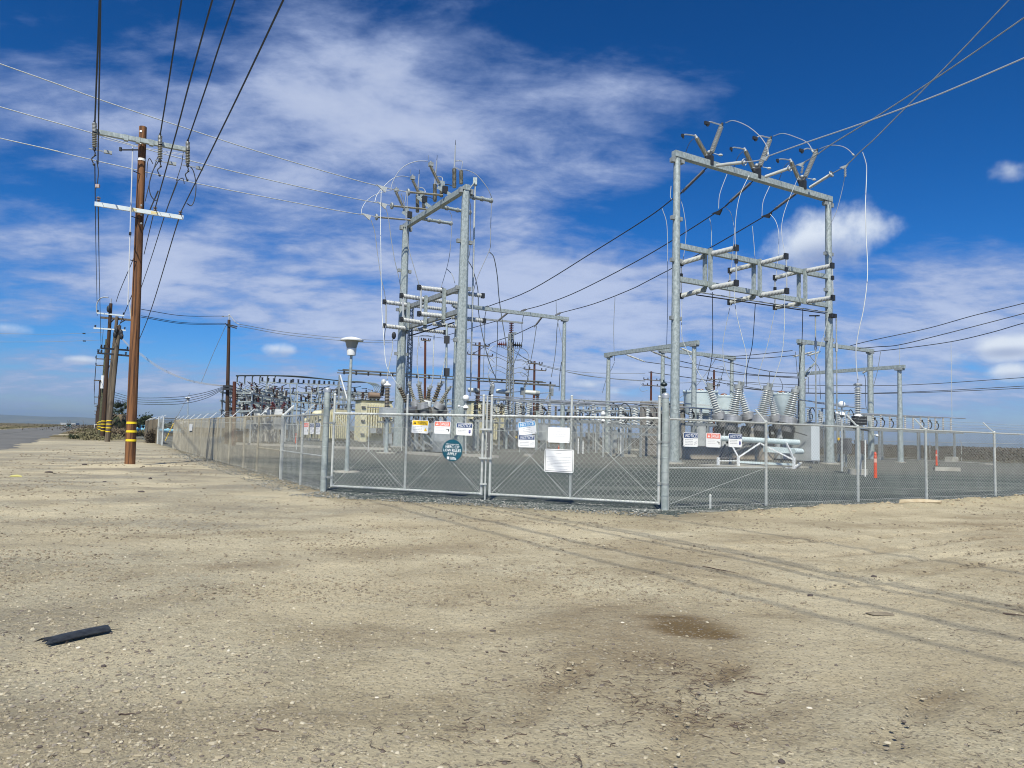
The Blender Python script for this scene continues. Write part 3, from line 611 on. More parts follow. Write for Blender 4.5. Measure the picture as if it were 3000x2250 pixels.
# sand-side fence (runs away to the right)
a0 = GR.copy(); fu = [ (PP(px_, py_, UV(20, 12.62), DU)-UV(GR.x*cu+GR.y*su, 12.62)).dot(DU) for px_, py_ in ((2237, 1240), (2505, 1254), (2704, 1261), (2905, 1270))]
fb = [0.08]+fu+[fu[-1]+3.1*i for i in range(1, 9)]
FA = Vector((GR.x, GR.y, 0))
fr, fa, fd = fence(FA, FA+DU*60, fb, 'grey galvanised chain-link fence running along the bladed sand ridge from the double gate', inward=DV, seed=3)
m = MB(); m.cyl(fa+fd*0.08+UP*0.98, fa+fd*fb[1]+UP*0.98, 0.022, n=8); m.build('brace_rail', galv_l, fr)
m = MB(); m.cyl(fa+fd*0.1+UP*0.14, fa+fd*fb[1]+UP*0.98, 0.006, n=5); m.build('truss_rod', galv_l, fr)
m = MB(); c = fa+fd*1.35-DV*0.1; m.cyl(c, c+UP*0.33, 0.03, n=8); m.ball(c+UP*0.33, 0.035, 8, 4, lo=0); m.build('marker_stub', galv_l, at=c, label='short grey pipe stub standing at the foot of the gravel side fence', cat='pipe stub')
# road-side fence: near grey stretch and far dusty stretch
s1 = [ (PP(px_, 1210, Vector((GL.x, GL.y, 0)), DV)-GL).dot(DV) for px_ in (889, 831)]
LFp = [0.1]+s1
fl, la, ld = fence(Vector((GL.x, GL.y, 0)), GL+DV*60, LFp, 'short grey chain-link stretch between the tall gate post and the tan fence', inward=DU, seed=5, big=(2,), H=2.12, p=0.075, r=0.0021)
m = MB(); m.cyl(la+ld*0.1+UP*0.95, la+ld*LFp[-1]+UP*0.95, 0.022, n=8); m.build('brace_rail', galv_l, fl)
s0 = LFp[-1]; LB = la+DV*(s0+0.03)
n_ = 11; sp2 = [ (PP(px_, 1215, Vector((GL.x, GL.y, 0)), DV)-LB).dot(DV) for px_ in (760, 720, 677, 640)]
sp2 = [0.06]+sp2; 
while sp2[-1] < 35: sp2.append(sp2[-1]+3.05)
f2, la2, ld2 = fence(LB, LB+DV*60, sp2, 'long dusty tan chain-link fence in front of the crowded switchgear', mesh=meshb, r=0.0022, inward=DU, postm=meshb, seed=9, H=2.15, p=0.072)
m = MB(); m.cyl(la2+ld2*0.1+UP*0.95, la2+ld2*sp2[1]+UP*0.95, 0.022, n=8); m.build('brace_rail', meshb, f2)
cr = LB+DV*sp2[-1]
# fence corner turns away across the driveway side
fence(cr, cr+DU*60, [0.05+3.05*i for i in range(20)], 'fence stretch turning behind the tan switchgear fence at its far corner', inward=-DV, seed=12, H=2.1)
# back fence of the yard far beyond the gravel
bu = 87.0
fence(UV(bu, 20), UV(bu, 130), [0.1+3.6*i for i in range(30)], 'far thin fence across the back of the gravel yard before the brown field', inward=-DU, seed=14, H=2.1, r=0.006, p=0.12)

# ------------------------------------------------------------------ gate posts and double gate
def gatepost(c, H, label):
    m = MB(); m.cyl(c-UP*0.1, c+UP*H, 0.083, 0.083, 18); m.ball(c+UP*H, 0.092, 18, 5, (1, 1, 0.75), 0.0)
    root = empty('gate_post', c, label, 'post'); m.build('pipe', galv_p, root)
    m = MB(); m.rings(c+UP*(H-0.06), c+UP*(H+0.01), [(0, 0.093), (1, 0.094)], 18); m.ball(c+UP*(H+0.01), 0.094, 18, 4, (1, 1, 0.6), 0.0); m.build('cap', alum, root)
    for z in (0.35, 0.62, 0.9, 1.22, 1.5, 1.78, 2.05, 2.28, 2.5):
        if z < H: m = MB(); m.rings(c+UP*(z-0.012), c+UP*(z+0.012), [(0, 0.088), (1, 0.088)], 14); m.build('tension_band', galv, root)
    return root
gl = Vector((GL.x, GL.y, 0)); gr = Vector((GR.x, GR.y, 0))
gatepost(gl, 2.76, 'tall round steel gate post at the warning sign side of the gate')
gatepost(gr, 2.66, 'tall round steel gate post beside the sand ridge fence')
GW = (gr-gl).length; OUTW = -GN
def gp(px_, py_, off=0.0):
    """point on the gate's own plane"""
    return PP(px_, py_, gl+OUTW*off, GD)
def gs(px_): return (gp(px_, 1300)-gl).dot(GD)
def gate_leaf(s0, s1, sm, side, label):
    base = gl+GD*s0; root = empty('gate_leaf', base, label, 'gate', 'leaves of the double chain-link gate')
    zb, zt = 0.17, 2.12
    at_ = lambda s, z: gl+GD*s+UP*z
    def pipe(a, b, r, name, mt=galv_l): m = MB(); m.cyl(a, b, r, n=10); m.build(name, mt, root)
    pipe(at_(s0, zt), at_(s1, zt), 0.034, 'top_rail'); pipe(at_(s0, zb), at_(s1, zb), 0.034, 'bottom_rail')
    for s in (s0, s1):
        m = MB(); m.cyl(at_(s, zb-0.03), at_(s, 2.62), 0.034, n=10); m.ball(at_(s, 2.62), 0.042, 10, 4, lo=0); m.build('stile', galv_l, root)
    m = MB(); m.cyl(at_(sm, zb), at_(sm, 2.62), 0.030, n=10); m.ball(at_(sm, 2.62), 0.038, 10, 4, lo=0); m.build('middle_stile', galv_l, root)
    for (p_, q_) in ((s0, sm), (sm, s1)):
        for (z0_, z1_) in ((zb+0.05, zt-0.05), (zt-0.05, zb+0.05)):
            m = MB(); m.cyl(at_(p_+0.05, z0_)+GN*0.02, at_(q_-0.05, z1_)+GN*0.02, 0.0062, n=5); m.build('brace_rod', galv_l, root)
    for z in (2.26, 2.40, 2.54):
        m = MB(); barbed(m, at_(s0, z), at_(sm, z), 0.004); barbed(m, at_(sm, z), at_(s1, z), 0.004); m.build('barbed_wire', galv, root)
    chainlink('mesh', at_(s0+0.03, 0)+OUTW*0.04, at_(s1-0.03, 0)+OUTW*0.04, zb-0.02, zt+0.01, root, 0.0046, 0.118, meshm, 0.004, seed=21+side)
    m = MB()
    for i in range(int((s1-s0)/0.118)):           # ties wrapping the rails
        for z in (zb, zt):
            if z == zt and i % 4: continue
            c = at_(s0+0.06+i*0.118, z); m.rings(c-GD*0.006, c+GD*0.012, [(0, 0.040), (1, 0.040)], 6)
    m.build('wire_ties', meshm, root, kind='stuff')
    sh = s0 if side == 0 else s1; pc = gl if side == 0 else gr
    for z in (0.40, 1.86) if side == 0 else (0.62, 1.58):
        m = MB(); c = at_(sh, z); m.rings(c-UP*0.035, c+UP*0.035, [(0, 0.048), (1, 0.048)], 10); pz = Vector((pc.x, pc.y, z)); m.beam(c, pz, 0.03, 0.05); m.rings(pz-UP*0.02, pz+UP*0.02, [(0, 0.092), (1, 0.092)], 14); m.build('hinge', galv_d, root)
    return root
sL0, sL1, sR0, sR1 = gs(976), gs(1414), gs(1438), gs(1931)
gate_leaf(sL0, sL1, gs(1190), 0, 'chain-link gate leaf with the yellow warning sign and the round teal sign')
gate_leaf(sR0, sR1, gs(1673), 1, 'chain-link gate leaf with tilted notice sign and two plain white boards')
# latch and drop rod between the leaves
mid = (sL1+sR0)/2; root = empty('gate_drop_bolt', gl+GD*mid, 'upright drop bolt and latch between the two gate leaves', 'gate bolt')
m = MB(); m.cyl(gl+GD*mid+UP*0.0+OUTW*0.03, gl+GD*mid+UP*2.62+OUTW*0.03, 0.021, n=8); m.build('rod', galv_l, root)
m = MB(); m.beam(gl+GD*(mid+0.06)+UP*1.05+OUTW*0.05, gl+GD*(mid+0.06)+UP*1.72+OUTW*0.05, 0.08, 0.05); m.build('lock_housing', dgreyp, root)
for z in (1.78, 1.06): m = MB(); m.beam(gl+GD*(mid-0.16)+UP*z+OUTW*0.07, gl+GD*(mid+0.17)+UP*z+OUTW*0.07, 0.03, 0.045); m.build('latch_bar', galv_l, root)
for z in (0.42,): m = MB(); m.beam(gl+GD*(mid-0.13)+UP*z+OUTW*0.06, gl+GD*(mid+0.05)+UP*z+OUTW*0.06, 0.03, 0.045); m.build('rod_guide', galv_l, root)
for z in (1.42, 1.35, 1.28): m = MB(); m.ball(gl+GD*(mid+0.06)+UP*z+OUTW*0.085, 0.016, 8, 4); m.build('reflector_dot', whitep, root)

# ------------------------------------------------------------------ signs with lettering
_fonts = {}
def text_mesh(txt, h, bold=0.0, shear=0.0, align='CENTER', wscale=1.0):
    c = bpy.data.curves.new('txt', 'FONT'); c.body = txt; c.size = 1.0; c.align_x = align; c.align_y = 'CENTER'; c.offset = bold; c.shear = shear; c.resolution_u = 3; c.extrude = 0.0
    o = bpy.data.objects.new('txt', c); me = bpy.data.meshes.new_from_object(o); bpy.data.objects.remove(o)
    n = len(me.vertices); co_ = np.empty(n*3); me.vertices.foreach_get('co', co_); co_ = co_.reshape(-1, 3)
    ys_ = co_[:, 1]; s = h/(0.70 if n == 0 else 0.70); v = co_*s; v[:, 0] *= wscale
    v[:, 1] -= (v[:, 1].max()+v[:, 1].min())/2
    f = [tuple(p_.vertices) for p_ in me.polygons]; bpy.data.meshes.remove(me); return v, f
class Sign:
    def __init__(s, name, c, w, h, label, ex, n, tilt=0, board=s_white, cat='sign', shape='rect'):
        s.n = n; ez = UP; a = math.radians(tilt); s.x = ex*math.cos(a)+ez*math.sin(a); s.y = -ex*math.sin(a)+ez*math.cos(a); s.c = c; s.w = w; s.h = h
        s.root = empty(name, c, label, cat)
        if shape == 'disc': pts = [(w/2*math.cos(2*PI*i/40), w/2*math.sin(2*PI*i/40)) for i in range(40)]
        else:
            r = min(w, h)*0.07; pts = []
            for (cx, cy, a0) in ((w/2-r, h/2-r, 0), (-w/2+r, h/2-r, 90), (-w/2+r, -h/2+r, 180), (w/2-r, -h/2+r, 270)):
                pts += [(cx+r*math.cos(math.radians(a0+22.5*k)), cy+r*math.sin(math.radians(a0+22.5*k))) for k in range(5)]
        m = MB(); m.poly([s.pt(*q) for q in pts], 0.004, n); m.build('board', board, s.root)
    def pt(s, x, y, k=0.0): return s.c + s.x*x + s.y*y + s.n*k
    def shape(s, name, pts, mt, k=0.0035, t=0.002): m = MB(); m.poly([s.pt(x, y, k) for x, y in pts], t, s.n); return m.build(name, mt, s.root)
    def rect(s, name, x0, y0, x1, y1, mt, k=0.0035): return s.shape(name, [(x0, y0), (x1, y0), (x1, y1), (x0, y1)], mt, k)
    def text(s, txt, x, y, h, mt, bold=0.0, shear=0.0, align='CENTER', ws=1.0, k=0.0062, name='lettering', fit=None):
        v, f = text_mesh(txt, h, bold, shear, align, ws)
        if fit: v[:, 0] *= fit/(v[:, 0].max()-v[:, 0].min())
        m = MB(); m.add([s.pt(x+q[0], y+q[1], k) for q in v], f, False); return m.build(name, mt, s.root)
    def lines(s, rows, mt, seed=1, th=0.008):
        """fine print too small to read: word-length strokes"""
        r = random.Random(seed); m = MB()
        for (x0, x1, y) in rows:
            x = x0
            while x < x1-0.01:
                w_ = r.uniform(0.018, 0.05); e = min(x+w_, x1); m.poly([s.pt(x, y-th/2, 0.0035), s.pt(e, y-th/2, 0.0035), s.pt(e, y+th/2, 0.0035), s.pt(x, y+th/2, 0.0035)], 0.001, s.n); x = e+0.009
        return m.build('fine_print', mt, s.root)
    def tri(s, x, y, r, mt, mt2):
        s.shape('alert_triangle', [(x-r, y-r*0.8), (x+r, y-r*0.8), (x, y+r*0.95)], mt, 0.0055); v = r*0.14; s.shape('exclamation_mark', [(x-v, y-r*0.3), (x+v, y-r*0.3), (x+v, y+r*0.4), (x-v, y+r*0.4)], mt2, 0.0085); s.rect('exclamation_dot', x-v, y-r*0.62, x+v, y-r*0.42, mt2, 0.0085)
def hazard_sign(kind, x0, y0, x1, y1, label, place, ex, n, tilt=0, icon=None, seed=1, hand=False):
    c = place((x0+x1)/2, (y0+y1)/2); w = (place(x1, (y0+y1)/2)-place(x0, (y0+y1)/2)).length; h = w*0.715
    w_, h_ = w, h
    s = Sign({'WARNING': 'warning_sign', 'DANGER': 'danger_sign', 'NOTICE': 'notice_sign', 'PALE': 'notice_sign'}[kind], c, w, h, label, ex, n, tilt)
    k = w/0.42; hh = h*0.34; y1_ = h/2-0.012*k; y0_ = y1_-hh; hx_ = w/2-0.012*k; tx = 'NOTICE' if kind == 'PALE' else kind
    mt, tm = {'WARNING': (s_yel, s_blk), 'DANGER': (s_red, s_white), 'NOTICE': (s_navy, s_white), 'PALE': (s_blue, s_white)}[kind]
    s.rect('header', -hx_, y0_, hx_, y1_, mt)
    if kind in ('WARNING', 'DANGER'):
        s.tri(-hx_+hh*0.62, (y0_+y1_)/2, hh*0.36, tm, mt); s.text(tx, hh*0.5, (y0_+y1_)/2, hh*0.70, tm, 0.008, fit=hx_*2-hh*1.5)
    else: s.text(tx, 0, (y0_+y1_)/2, hh*0.74, tm, 0.006, 0.20, fit=hx_*1.72)
    pr = s_grey if kind != 'DANGER' else s_lgrey
    if kind == 'PALE': rows = [(-hx_*0.55, hx_*0.5, y0_-h*0.10), (-hx_*0.5, hx_*0.3, y0_-h*0.25), (-hx_*0.55, hx_*0.6, y0_-h*0.38), (-hx_*0.3, hx_*0.6, y0_-h*0.50)]
    else: rows = [(-hx_*0.85, hx_*0.3, y0_-h*(0.11+0.12*i)) for i in range(4 if seed % 2 else 3)]
    s.lines(rows, pr, seed, 0.011*k)
    xi, yi, ri = hx_*0.72, -h*0.2, h*0.12
    if icon == 'hand':
        for j in range(4): s.rect('finger', xi-ri*0.7+j*ri*0.38, yi, xi-ri*0.42+j*ri*0.38, yi+ri*(1.1+0.25*(j in (1, 2))), s_hand)
        s.shape('palm', [(xi-ri*0.7, yi-ri*0.5), (xi-ri*0.3, yi-ri), (xi+ri*0.4, yi-ri), (xi+ri*0.75, yi-ri*0.3), (xi+ri*0.75, yi+0.001), (xi-ri*0.7, yi+0.001)], s_hand, 0.0045)
    elif icon == 'tri': s.shape('yellow_triangle', [(xi-ri*1.1, yi-ri), (xi+ri*1.1, yi-ri), (xi, yi+ri)], s_yel)
    elif icon == 'bolt': s.shape('shock_symbol', [(xi-ri*1.2, yi+ri), (xi+ri, yi+ri*0.8), (xi+ri*0.8, yi-ri), (xi+ri*0.2, yi-ri*0.2), (xi+ri*0.3, yi+ri*0.4), (xi-ri*1.2, yi+ri*0.6)], s_blk)
    elif icon == 'eyes':
        for dx, dy in ((-0.7, -0.35), (0.6, 0.25)):
            m = MB(); m.tube([s.pt(xi+ri*(dx+0.55*math.cos(q*PI/6)), yi+ri*(dy+0.75*math.sin(q*PI/6)), 0.004) for q in range(13)], 0.0028*k, 4); m.build('ring_symbol', s_grey, s.root)
    for (bx, by) in ((-hx_*0.95, h*0.44), (hx_*0.95, h*0.44), (-hx_*0.95, -h*0.44), (hx_*0.95, -h*0.44)):
        m = MB(); m.rings(s.pt(bx, by, 0.001), s.pt(bx, by, 0.006), [(0, 0.006), (1, 0.006)], 6); m.build('bolt', dark, s.root)
    return s
GP_ = lambda x, y: gp(x, y, 0.075)
hazard_sign('WARNING', 1206.5, 1232, 1255, 1268, 'white warning sign with a yellow header and small yellow triangle', GP_, GD, OUTW, -1.5, 'tri', 1)
hazard_sign('DANGER', 1272.6, 1235, 1319.5, 1270.7, 'danger sign with faded red header beside the yellow warning sign on the gate', GP_, GD, OUTW, -1, 'bolt', 2)
hazard_sign('NOTICE', 1336.7, 1239.7, 1383.8, 1275, 'navy header notice sign with a blue hand on the gate above the round sign', GP_, GD, OUTW, -1, 'hand', 4)
hazard_sign('PALE', 1519, 1236, 1570, 1272, 'tilted notice sign with faded light blue header on the gate', GP_, GD, OUTW, 8.5, None, 3)
hazard_sign('NOTICE', 1518.5, 1274.5, 1567, 1310.5, 'navy header notice sign hanging straight below the tilted pale blue one', GP_, GD, OUTW, 0, 'eyes', 5)
# round teal sign
c = gp(1325, 1319.4, 0.085); rd = (gp(1354.5, 1319.4, 0.085)-gp(1295.5, 1319.4, 0.085)).length
s = Sign('round_sign', c, rd, rd, 'round dark teal sign reading NERC CIP LOW RULES APPLY in white', GD, OUTW, -1, s_teal, 'sign', 'disc')
k = rd/2
s.text('NERC Compliance Facility', 0, k*0.55, k*0.095, s_white, 0.01, fit=k*1.30)
s.text('NERC CIP', 0, k*0.32, k*0.25, s_white, 0.012, fit=k*1.36); s.text('LOW RULES', 0, k*0.0, k*0.25, s_white, 0.012, fit=k*1.74); s.text('APPLY', 0, -k*0.32, k*0.25, s_white, 0.012, fit=k*0.96)
s.rect('white_square_panel', -k*0.5, -k*0.84, -k*0.26, -k*0.58, s_white)
s.lines([(-k*0.15, k*0.33, -k*0.63), (-k*0.15, k*0.40, -k*0.72), (-k*0.15, k*0.46, -k*0.81)], s_white, 7, k*0.055)
# two plain white boards
def board(x0, y0, x1, y1, label, rows, border, seed):
    c = GP_((x0+x1)/2, (y0+y1)/2); w = (GP_(x1, (y0+y1)/2)-GP_(x0, (y0+y1)/2)).length; h = (GP_((x0+x1)/2, y0)-GP_((x0+x1)/2, y1)).length
    s = Sign('white_board_sign', c, w, h, label, GD, OUTW, -0.5)
    s.lines([(w*a_, w*b_, h*y_) for a_, b_, y_ in rows], s_lgrey if not border else s_grey, seed, h*(0.032 if not border else 0.016))
    if border:
        for (p_, q_) in (((-w*0.465, -h*0.45), (w*0.465, -h*0.45)), ((w*0.465, -h*0.45), (w*0.465, h*0.45)), ((w*0.465, h*0.45), (-w*0.465, h*0.45)), ((-w*0.465, h*0.45), (-w*0.465, -h*0.45))):
            m = MB(); m.beam(s.pt(*p_, 0.003), s.pt(*q_, 0.003), 0.009, 0.003, OUTW); m.build('border_line', s_blk, s.root)
    for bx in (-w*0.46, w*0.46):
        for by in (-h*0.4, h*0.4): m = MB(); m.rings(s.pt(bx, by, 0.001), s.pt(bx, by, 0.006), [(0, 0.006), (1, 0.006)], 6); m.build('bolt', dark, s.root)
board(1605, 1252, 1669, 1297, 'plain white board with faint print, the upper of two on the gate', [(0.0, 0.2, 0.36), (-0.1, 0.34, 0.22), (-0.28, 0.34, 0.04), (-0.22, 0.3, -0.08), (-0.2, 0.18, -0.2), (-0.24, 0.26, -0.32)], False, 11)
board(1594.7, 1316, 1680.7, 1383.8, 'large white board with thin dark border and fine print at mid gate', [(-0.1, 0.1, 0.32), (-0.44, 0.42, 0.16), (-0.44, -0.2, 0.10), (-0.42, 0.44, 0.02), (-0.42, 0.40, -0.06), (-0.42, 0.44, -0.12), (-0.42, -0.2, -0.17), (-0.42, 0.40, -0.24), (-0.36, 0.3, -0.36)], True, 12)
# signs on the sand-side fence
RP_ = lambda x, y: PP(x, y, FA-DV*0.09, DU)
hazard_sign('NOTICE', 2002.5, 1268.7, 2044.6, 1307.8, 'navy notice sign nearest the gate post on the sand side fence', RP_, DU, -DV, -0.5, 'eyes', 5)
hazard_sign('DANGER', 2069, 1270.7, 2111, 1308.5, 'danger sign with red header between two notices on the sand side fence', RP_, DU, -DV, -0.5, 'bolt', 2)
hazard_sign('NOTICE', 2134.6, 1271.6, 2173.6, 1309, 'navy notice sign with blue hand in front of the white breaker pipe', RP_, DU, -DV, -0.5, 'hand', 4)
LP_ = lambda x, y: PP(x, y, gl-DU*0.09, DV)
for kd, x0, x1, lb, ic in (('DANGER', 890.7, 903.7, 'danger sign with pinkish red header on the road side fence', 'bolt'), ('NOTICE', 908, 919.6, 'notice sign between the danger sign and another notice, road side fence', 'hand'), ('NOTICE', 925.4, 938.4, 'notice sign closest to the gate post on the road side fence', 'eyes')):
    hazard_sign(kd, x0, 1240, x1, 1271, lb, LP_, -DV, -DU, 0, ic, 5)
s = Sign('white_board_sign', PP(559, 1252, gl-DU*0.09, DV), 1.5, 0.42, 'small white placards in a row high on the far end of the tan fence', -DV, -DU, 0)
for i in range(3): s.rect('placard_gap', -0.35+i*0.35, -0.2, -0.30+i*0.35, 0.2, s_grey)
# ------------------------------------------------------------------ timber poles
def wpole(base, top, r0, r1, material, label, group=None, parts=None, name='utility_pole'):
    root = empty(name, base, label, 'utility pole', group); m = MB(); n = 14
    m.rings(base-UP*0.4, top, [(i/12, r0+(r1-r0)*i/12) for i in range(13)], n); m.build('shaft', material, root); return root
def px_on(px_, py_, o, d): return PP(px_, py_, o, d)
PB = Vector((POLE.x, POLE.y, 0)); ptop = P(419, 372, POLE.y); 
pol = wpole(PB, ptop, 0.205, 0.148, woodn, 'tall orange-brown timber pole with three yellow bands standing in bare dirt', name='wooden_utility_pole')
PX = (ptop-PB)
def on_pole(z): return PB + PX*(z/PX.z)
for yy in (1239, 1264, 1290):
    z = P(395, yy, POLE.y).z; c = on_pole(z); m = MB(); r = 0.205-0.057*z/PX.z
    m.rings(c-UP*0.045, c+UP*0.045, [(0, r+0.006), (1, r+0.005)], 16); m.build('yellow_band', yellow, pol)
z = P(410, 469, POLE.y).z; c = on_pole(z); m = MB(); m.rings(c-UP*0.05, c+UP*0.05, [(0, 0.166), (1, 0.165)], 16); m.build('number_tag', s_white, pol)
for yy in (389, 424): z = P(418, yy, POLE.y).z; c = on_pole(z)+Vector((0, -0.16, 0)); m = MB(); m.box(c, (0.09, 0.02, 0.08)); m.build('bolt_plate', s_white, pol)
PPL = lambda x, y, off=0.0: PP(x, y, PB-DV*off, DU)
for yy in (602, 629, 655): m = MB(); c = PPL(414, yy, 0.17); m.ball(c, 0.045, 8, 5); m.build('bolt_washer', galv_d, pol)
ua, ub = PPL(282, 386, 0.2), PPL(556, 440, 0.2)
m = MB(); m.beam(ua, ub, 0.17, 0.18); m.build('steel_crossarm', galv, pol)
for x_ in (366, 400, 440): m = MB(); c = ua.lerp(ub, (x_-282)/274); m.box(c-UP*0.02, (0.16, 0.2, 0.24), (DU, DV, UP)); m.build('arm_bracket', galv, pol)
la_, lb_ = PPL(277, 597, 0.2), PPL(537, 638, 0.2)
m = MB(); m.beam(la_, lb_, 0.11, 0.17); m.build('white_crossarm', whitez, pol)
for t_, mt in ((0.42, s_yel), (0.66, s_yel)):
    m = MB(); c = la_.lerp(lb_, t_)-DV*0.058; m.box(c, (0.26, 0.006, 0.11), (DU, DV, UP)); m.build('yellow_tag', mat('pale_yellow_tag', (0.75, 0.62, 0.30), 0.6), pol)
for t_ in (0.09, 0.25, 0.43, 0.73, 0.84): m = MB(); c = la_.lerp(lb_, t_)-DV*0.057; m.beam(c-DU*0.04+UP*0.08, c+DU*0.04-UP*0.08, 0.012, 0.004, DV); m.build('joint_strap', dark, pol)
# switch stacks on the upper arm
for (x_, y0_, y1_, y2_) in ((277, 360, 388, 432), (469, 397, 424, 466), (550, 415, 441, 480)):
    tp, md, bt = PPL(x_, y0_, 0.34), PPL(x_, y1_, 0.34), PPL(x_, y2_, 0.34)
    m = MB(); m.sheds(md, tp, 7, 0.045, 0.095); m.build('upper_insulator', porw, pol)
    m = MB(); m.sheds(bt, md-UP*0.04, 8, 0.05, 0.10); m.build('lower_insulator', port, pol)
    m = MB(); m.ball(tp+UP*0.05, 0.05, 8, 5); m.cyl(tp, tp+UP*0.12, 0.03, n=6); m.box(md-UP*0.02+DV*0.06, (0.16, 0.22, 0.07), (DU, DV, UP)); m.box(bt-UP*0.07, (0.10, 0.10, 0.10)); m.build('terminal', dark, pol)
    m = MB(); h = bt-UP*0.09; m.beam(h-DU*0.20, h+DU*0.3, 0.035, 0.035); m.box(h+DU*0.48+UP*0.0, (0.3, 0.12, 0.12), (DU, DV, UP)); m.build('switch_blade', galv_d, pol)
    m = MB(); pts = [h-UP*0.02, h+DU*0.04-UP*0.22, h-DU*0.07-UP*0.40, h+DU*0.02-UP*0.62]; m.tube(smooth_path(pts, 4), 0.025, 6); m.ball(pts[1], 0.05, 8, 4); m.ball(pts[3], 0.055, 8, 4); m.build('dead_end_clamp', dark, pol)
for (x_, y_) in ((288, 592), (454, 621), (528, 633)):
    c = PPL(x_, y_, 0.2); m = MB(); m.sheds(c+UP*0.02, c+UP*0.22, 2, 0.045, 0.085); m.build('pin_insulator', porb if False else mat('grey_brown_porcelain', (0.20, 0.16, 0.15), 0.3), pol)
ra, rb = PPL(389, 430, 0.28), PPL(375, 893, 0.28)
m = MB(); m.cyl(ra, rb, 0.026, n=8); m.build('operating_rod', mat('pale_rod', (0.55, 0.57, 0.60), 0.5), pol)
m = MB(); c = ra.lerp(rb, (686-430)/463); m.box(c, (0.07, 0.07, 0.14)); m.build('rod_coupling', dark, pol)
for yy in (500, 634, 762): 
    c = ra.lerp(rb, (yy-430)/463); m = MB(); m.beam(c, on_pole(c.z)-DV*0.1, 0.03, 0.03); m.build('rod_bracket', dark, pol)
m = MB(); m.beam(PPL(355, 439, 0.3), PPL(405, 439, 0.3), 0.05, 0.05); m.box(PPL(353, 437, 0.3), (0.08, 0.08, 0.16)); m.build('switch_crank', dark, pol)
for a_, b_ in (((290, 402), (400, 430)), ((428, 434), (545, 452)), ((480, 446), (540, 455))): m = MB(); m.cyl(PPL(*a_, 0.36), PPL(*b_, 0.36), 0.014, n=5); m.build('linkage_rod', mat('pale_rod', (0.55, 0.57, 0.60), 0.5), pol)
def loop(pts, r, name='jumper_wire', mt=None, parent=pol, off=0.3, pl=PPL): m = MB(); m.tube(smooth_path([pl(x, y, off) for x, y in pts], 5), r, 6); return m.build(name, mt or wired, parent)
loop([(469, 466), (448, 500), (437, 540), (441, 570), (453, 586), (463, 584)], 0.022)
loop([(550, 482), (566, 500), (574, 540), (571, 580), (561, 602), (547, 596)], 0.022)
loop([(430, 520), (432, 480), (438, 464), (448, 480)], 0.018); loop([(283, 470), (288, 500), (286, 530), (281, 552)], 0.022)
loop([(462, 460), (452, 490), (442, 520), (425, 590)], 0.02); loop([(537, 445), (532, 480), (520, 520), (518, 530), (535, 522), (540, 538)], 0.018)
m = MB(); c = PPL(286, 545, 0.3); m.box(c, (0.16, 0.08, 0.14)); m.build('line_clamp', mat('pinkish_clamp', (0.42, 0.33, 0.30), 0.5), pol)
# conductors of the road line: they run from behind the camera over the pole and on along the road
def through(a, py_top, px_top, Yq, r, lab, mt=None):
    q = P(px_top, py_top, Yq); d = (q-a); d.normalize(); h = Vector((d.x, d.y, 0)).normalized()
    e = q + h*26 + UP*(d.z*10+0.5); e2 = e+h*34+UP*3.2
    m = MB(); m.tube(smooth_path([a, a.lerp(q, 0.5)-UP*0.06, q, e, e2], 7), r, 6)
    return m.build('overhead_conductor', mt or wired, at=a, label=lab, cat='power line', group='conductors of the road line above the dirt lot')
through(PPL(278, 359, 0.34), 0, 292, 21, 0.030, 'overhead conductor rising from the roadmost insulator stack of the orange-brown pole')
through(PPL(287, 480, 0.34), 0, 294.5, 19, 0.024, 'lower conductor rising close beside the roadmost one of the orange-brown pole')
through(PPL(469, 397, 0.34), 0, 532, 21, 0.026, 'overhead conductor rising from the middle insulator stack of the orange-brown pole')
through(PPL(454, 612, 0.2), 0, 622, 16.6, 0.022, 'conductor rising from the white crossarm insulator next to the pole')
through(PPL(550, 413, 0.34), 0, 688, 21, 0.026, 'overhead conductor rising from the stack at the yard end of the steel arm')
through(PPL(528, 625, 0.2), 0, 830, 14.7, 0.022, 'conductor rising from the insulator at the yard tip of the white crossarm')

# farther poles of the road line
def arm(root, a, b, w, mt, name='crossarm'): m = MB(); m.beam(a, b, w, w); m.build(name, mt, root)
def fpole(bx, by, tx, ty, r0, r1, mt, label, arms, bands=True, group='road line poles'):
    g = G(bx, by); g.z = 0; tp = P(tx, ty, g.y); root = wpole(g, tp, r0, r1, mt, label, group)
    for (x0, y0, x1, y1, w, am, ins) in arms:
        a, b = PP(x0, y0, g-DV*0.15, DU), PP(x1, y1, g-DV*0.15, DU); arm(root, a, b, w, am)
        for t_ in (ins or ()):
            c = a.lerp(b, t_); m = MB(); m.sheds(c+UP*w*0.5, c+UP*(w*0.5+0.28), 2, 0.06, 0.12, seg=8); m.build('pin_insulator', dark, root)
    if bands:
        for z in (1.0, 1.38, 1.75, 2.1):
            c = g + (tp-g)*(z/(tp-g).z); m = MB(); m.rings(c-UP*0.045, c+UP*0.045, [(0, r0+0.01), (1, r0+0.01)], 12); m.build('yellow_band', yellow, root)
    return root, g, tp
pB, gB, tB = fpole(300, 1288, 325, 889, 0.24, 0.17, woodd, 'dark timber pole with two white crossarms behind the orange-brown pole', [(284, 917, 364, 925, 0.16, whitez, (0.03, 0.97)), (274, 961, 368, 968, 0.16, whitez, (0.05, 0.97))])
pC, gC, tC = fpole(314, 1294, 349, 953, 0.25, 0.20, woodg, 'leaning grey weathered pole with two dark double crossarms near its top', [(295, 1020, 387, 1027, 0.17, dark, (0.02, 0.12, 0.85, 0.98)), (285, 1034, 383, 1043, 0.17, dark, (0.02, 0.12, 0.85, 0.98))])
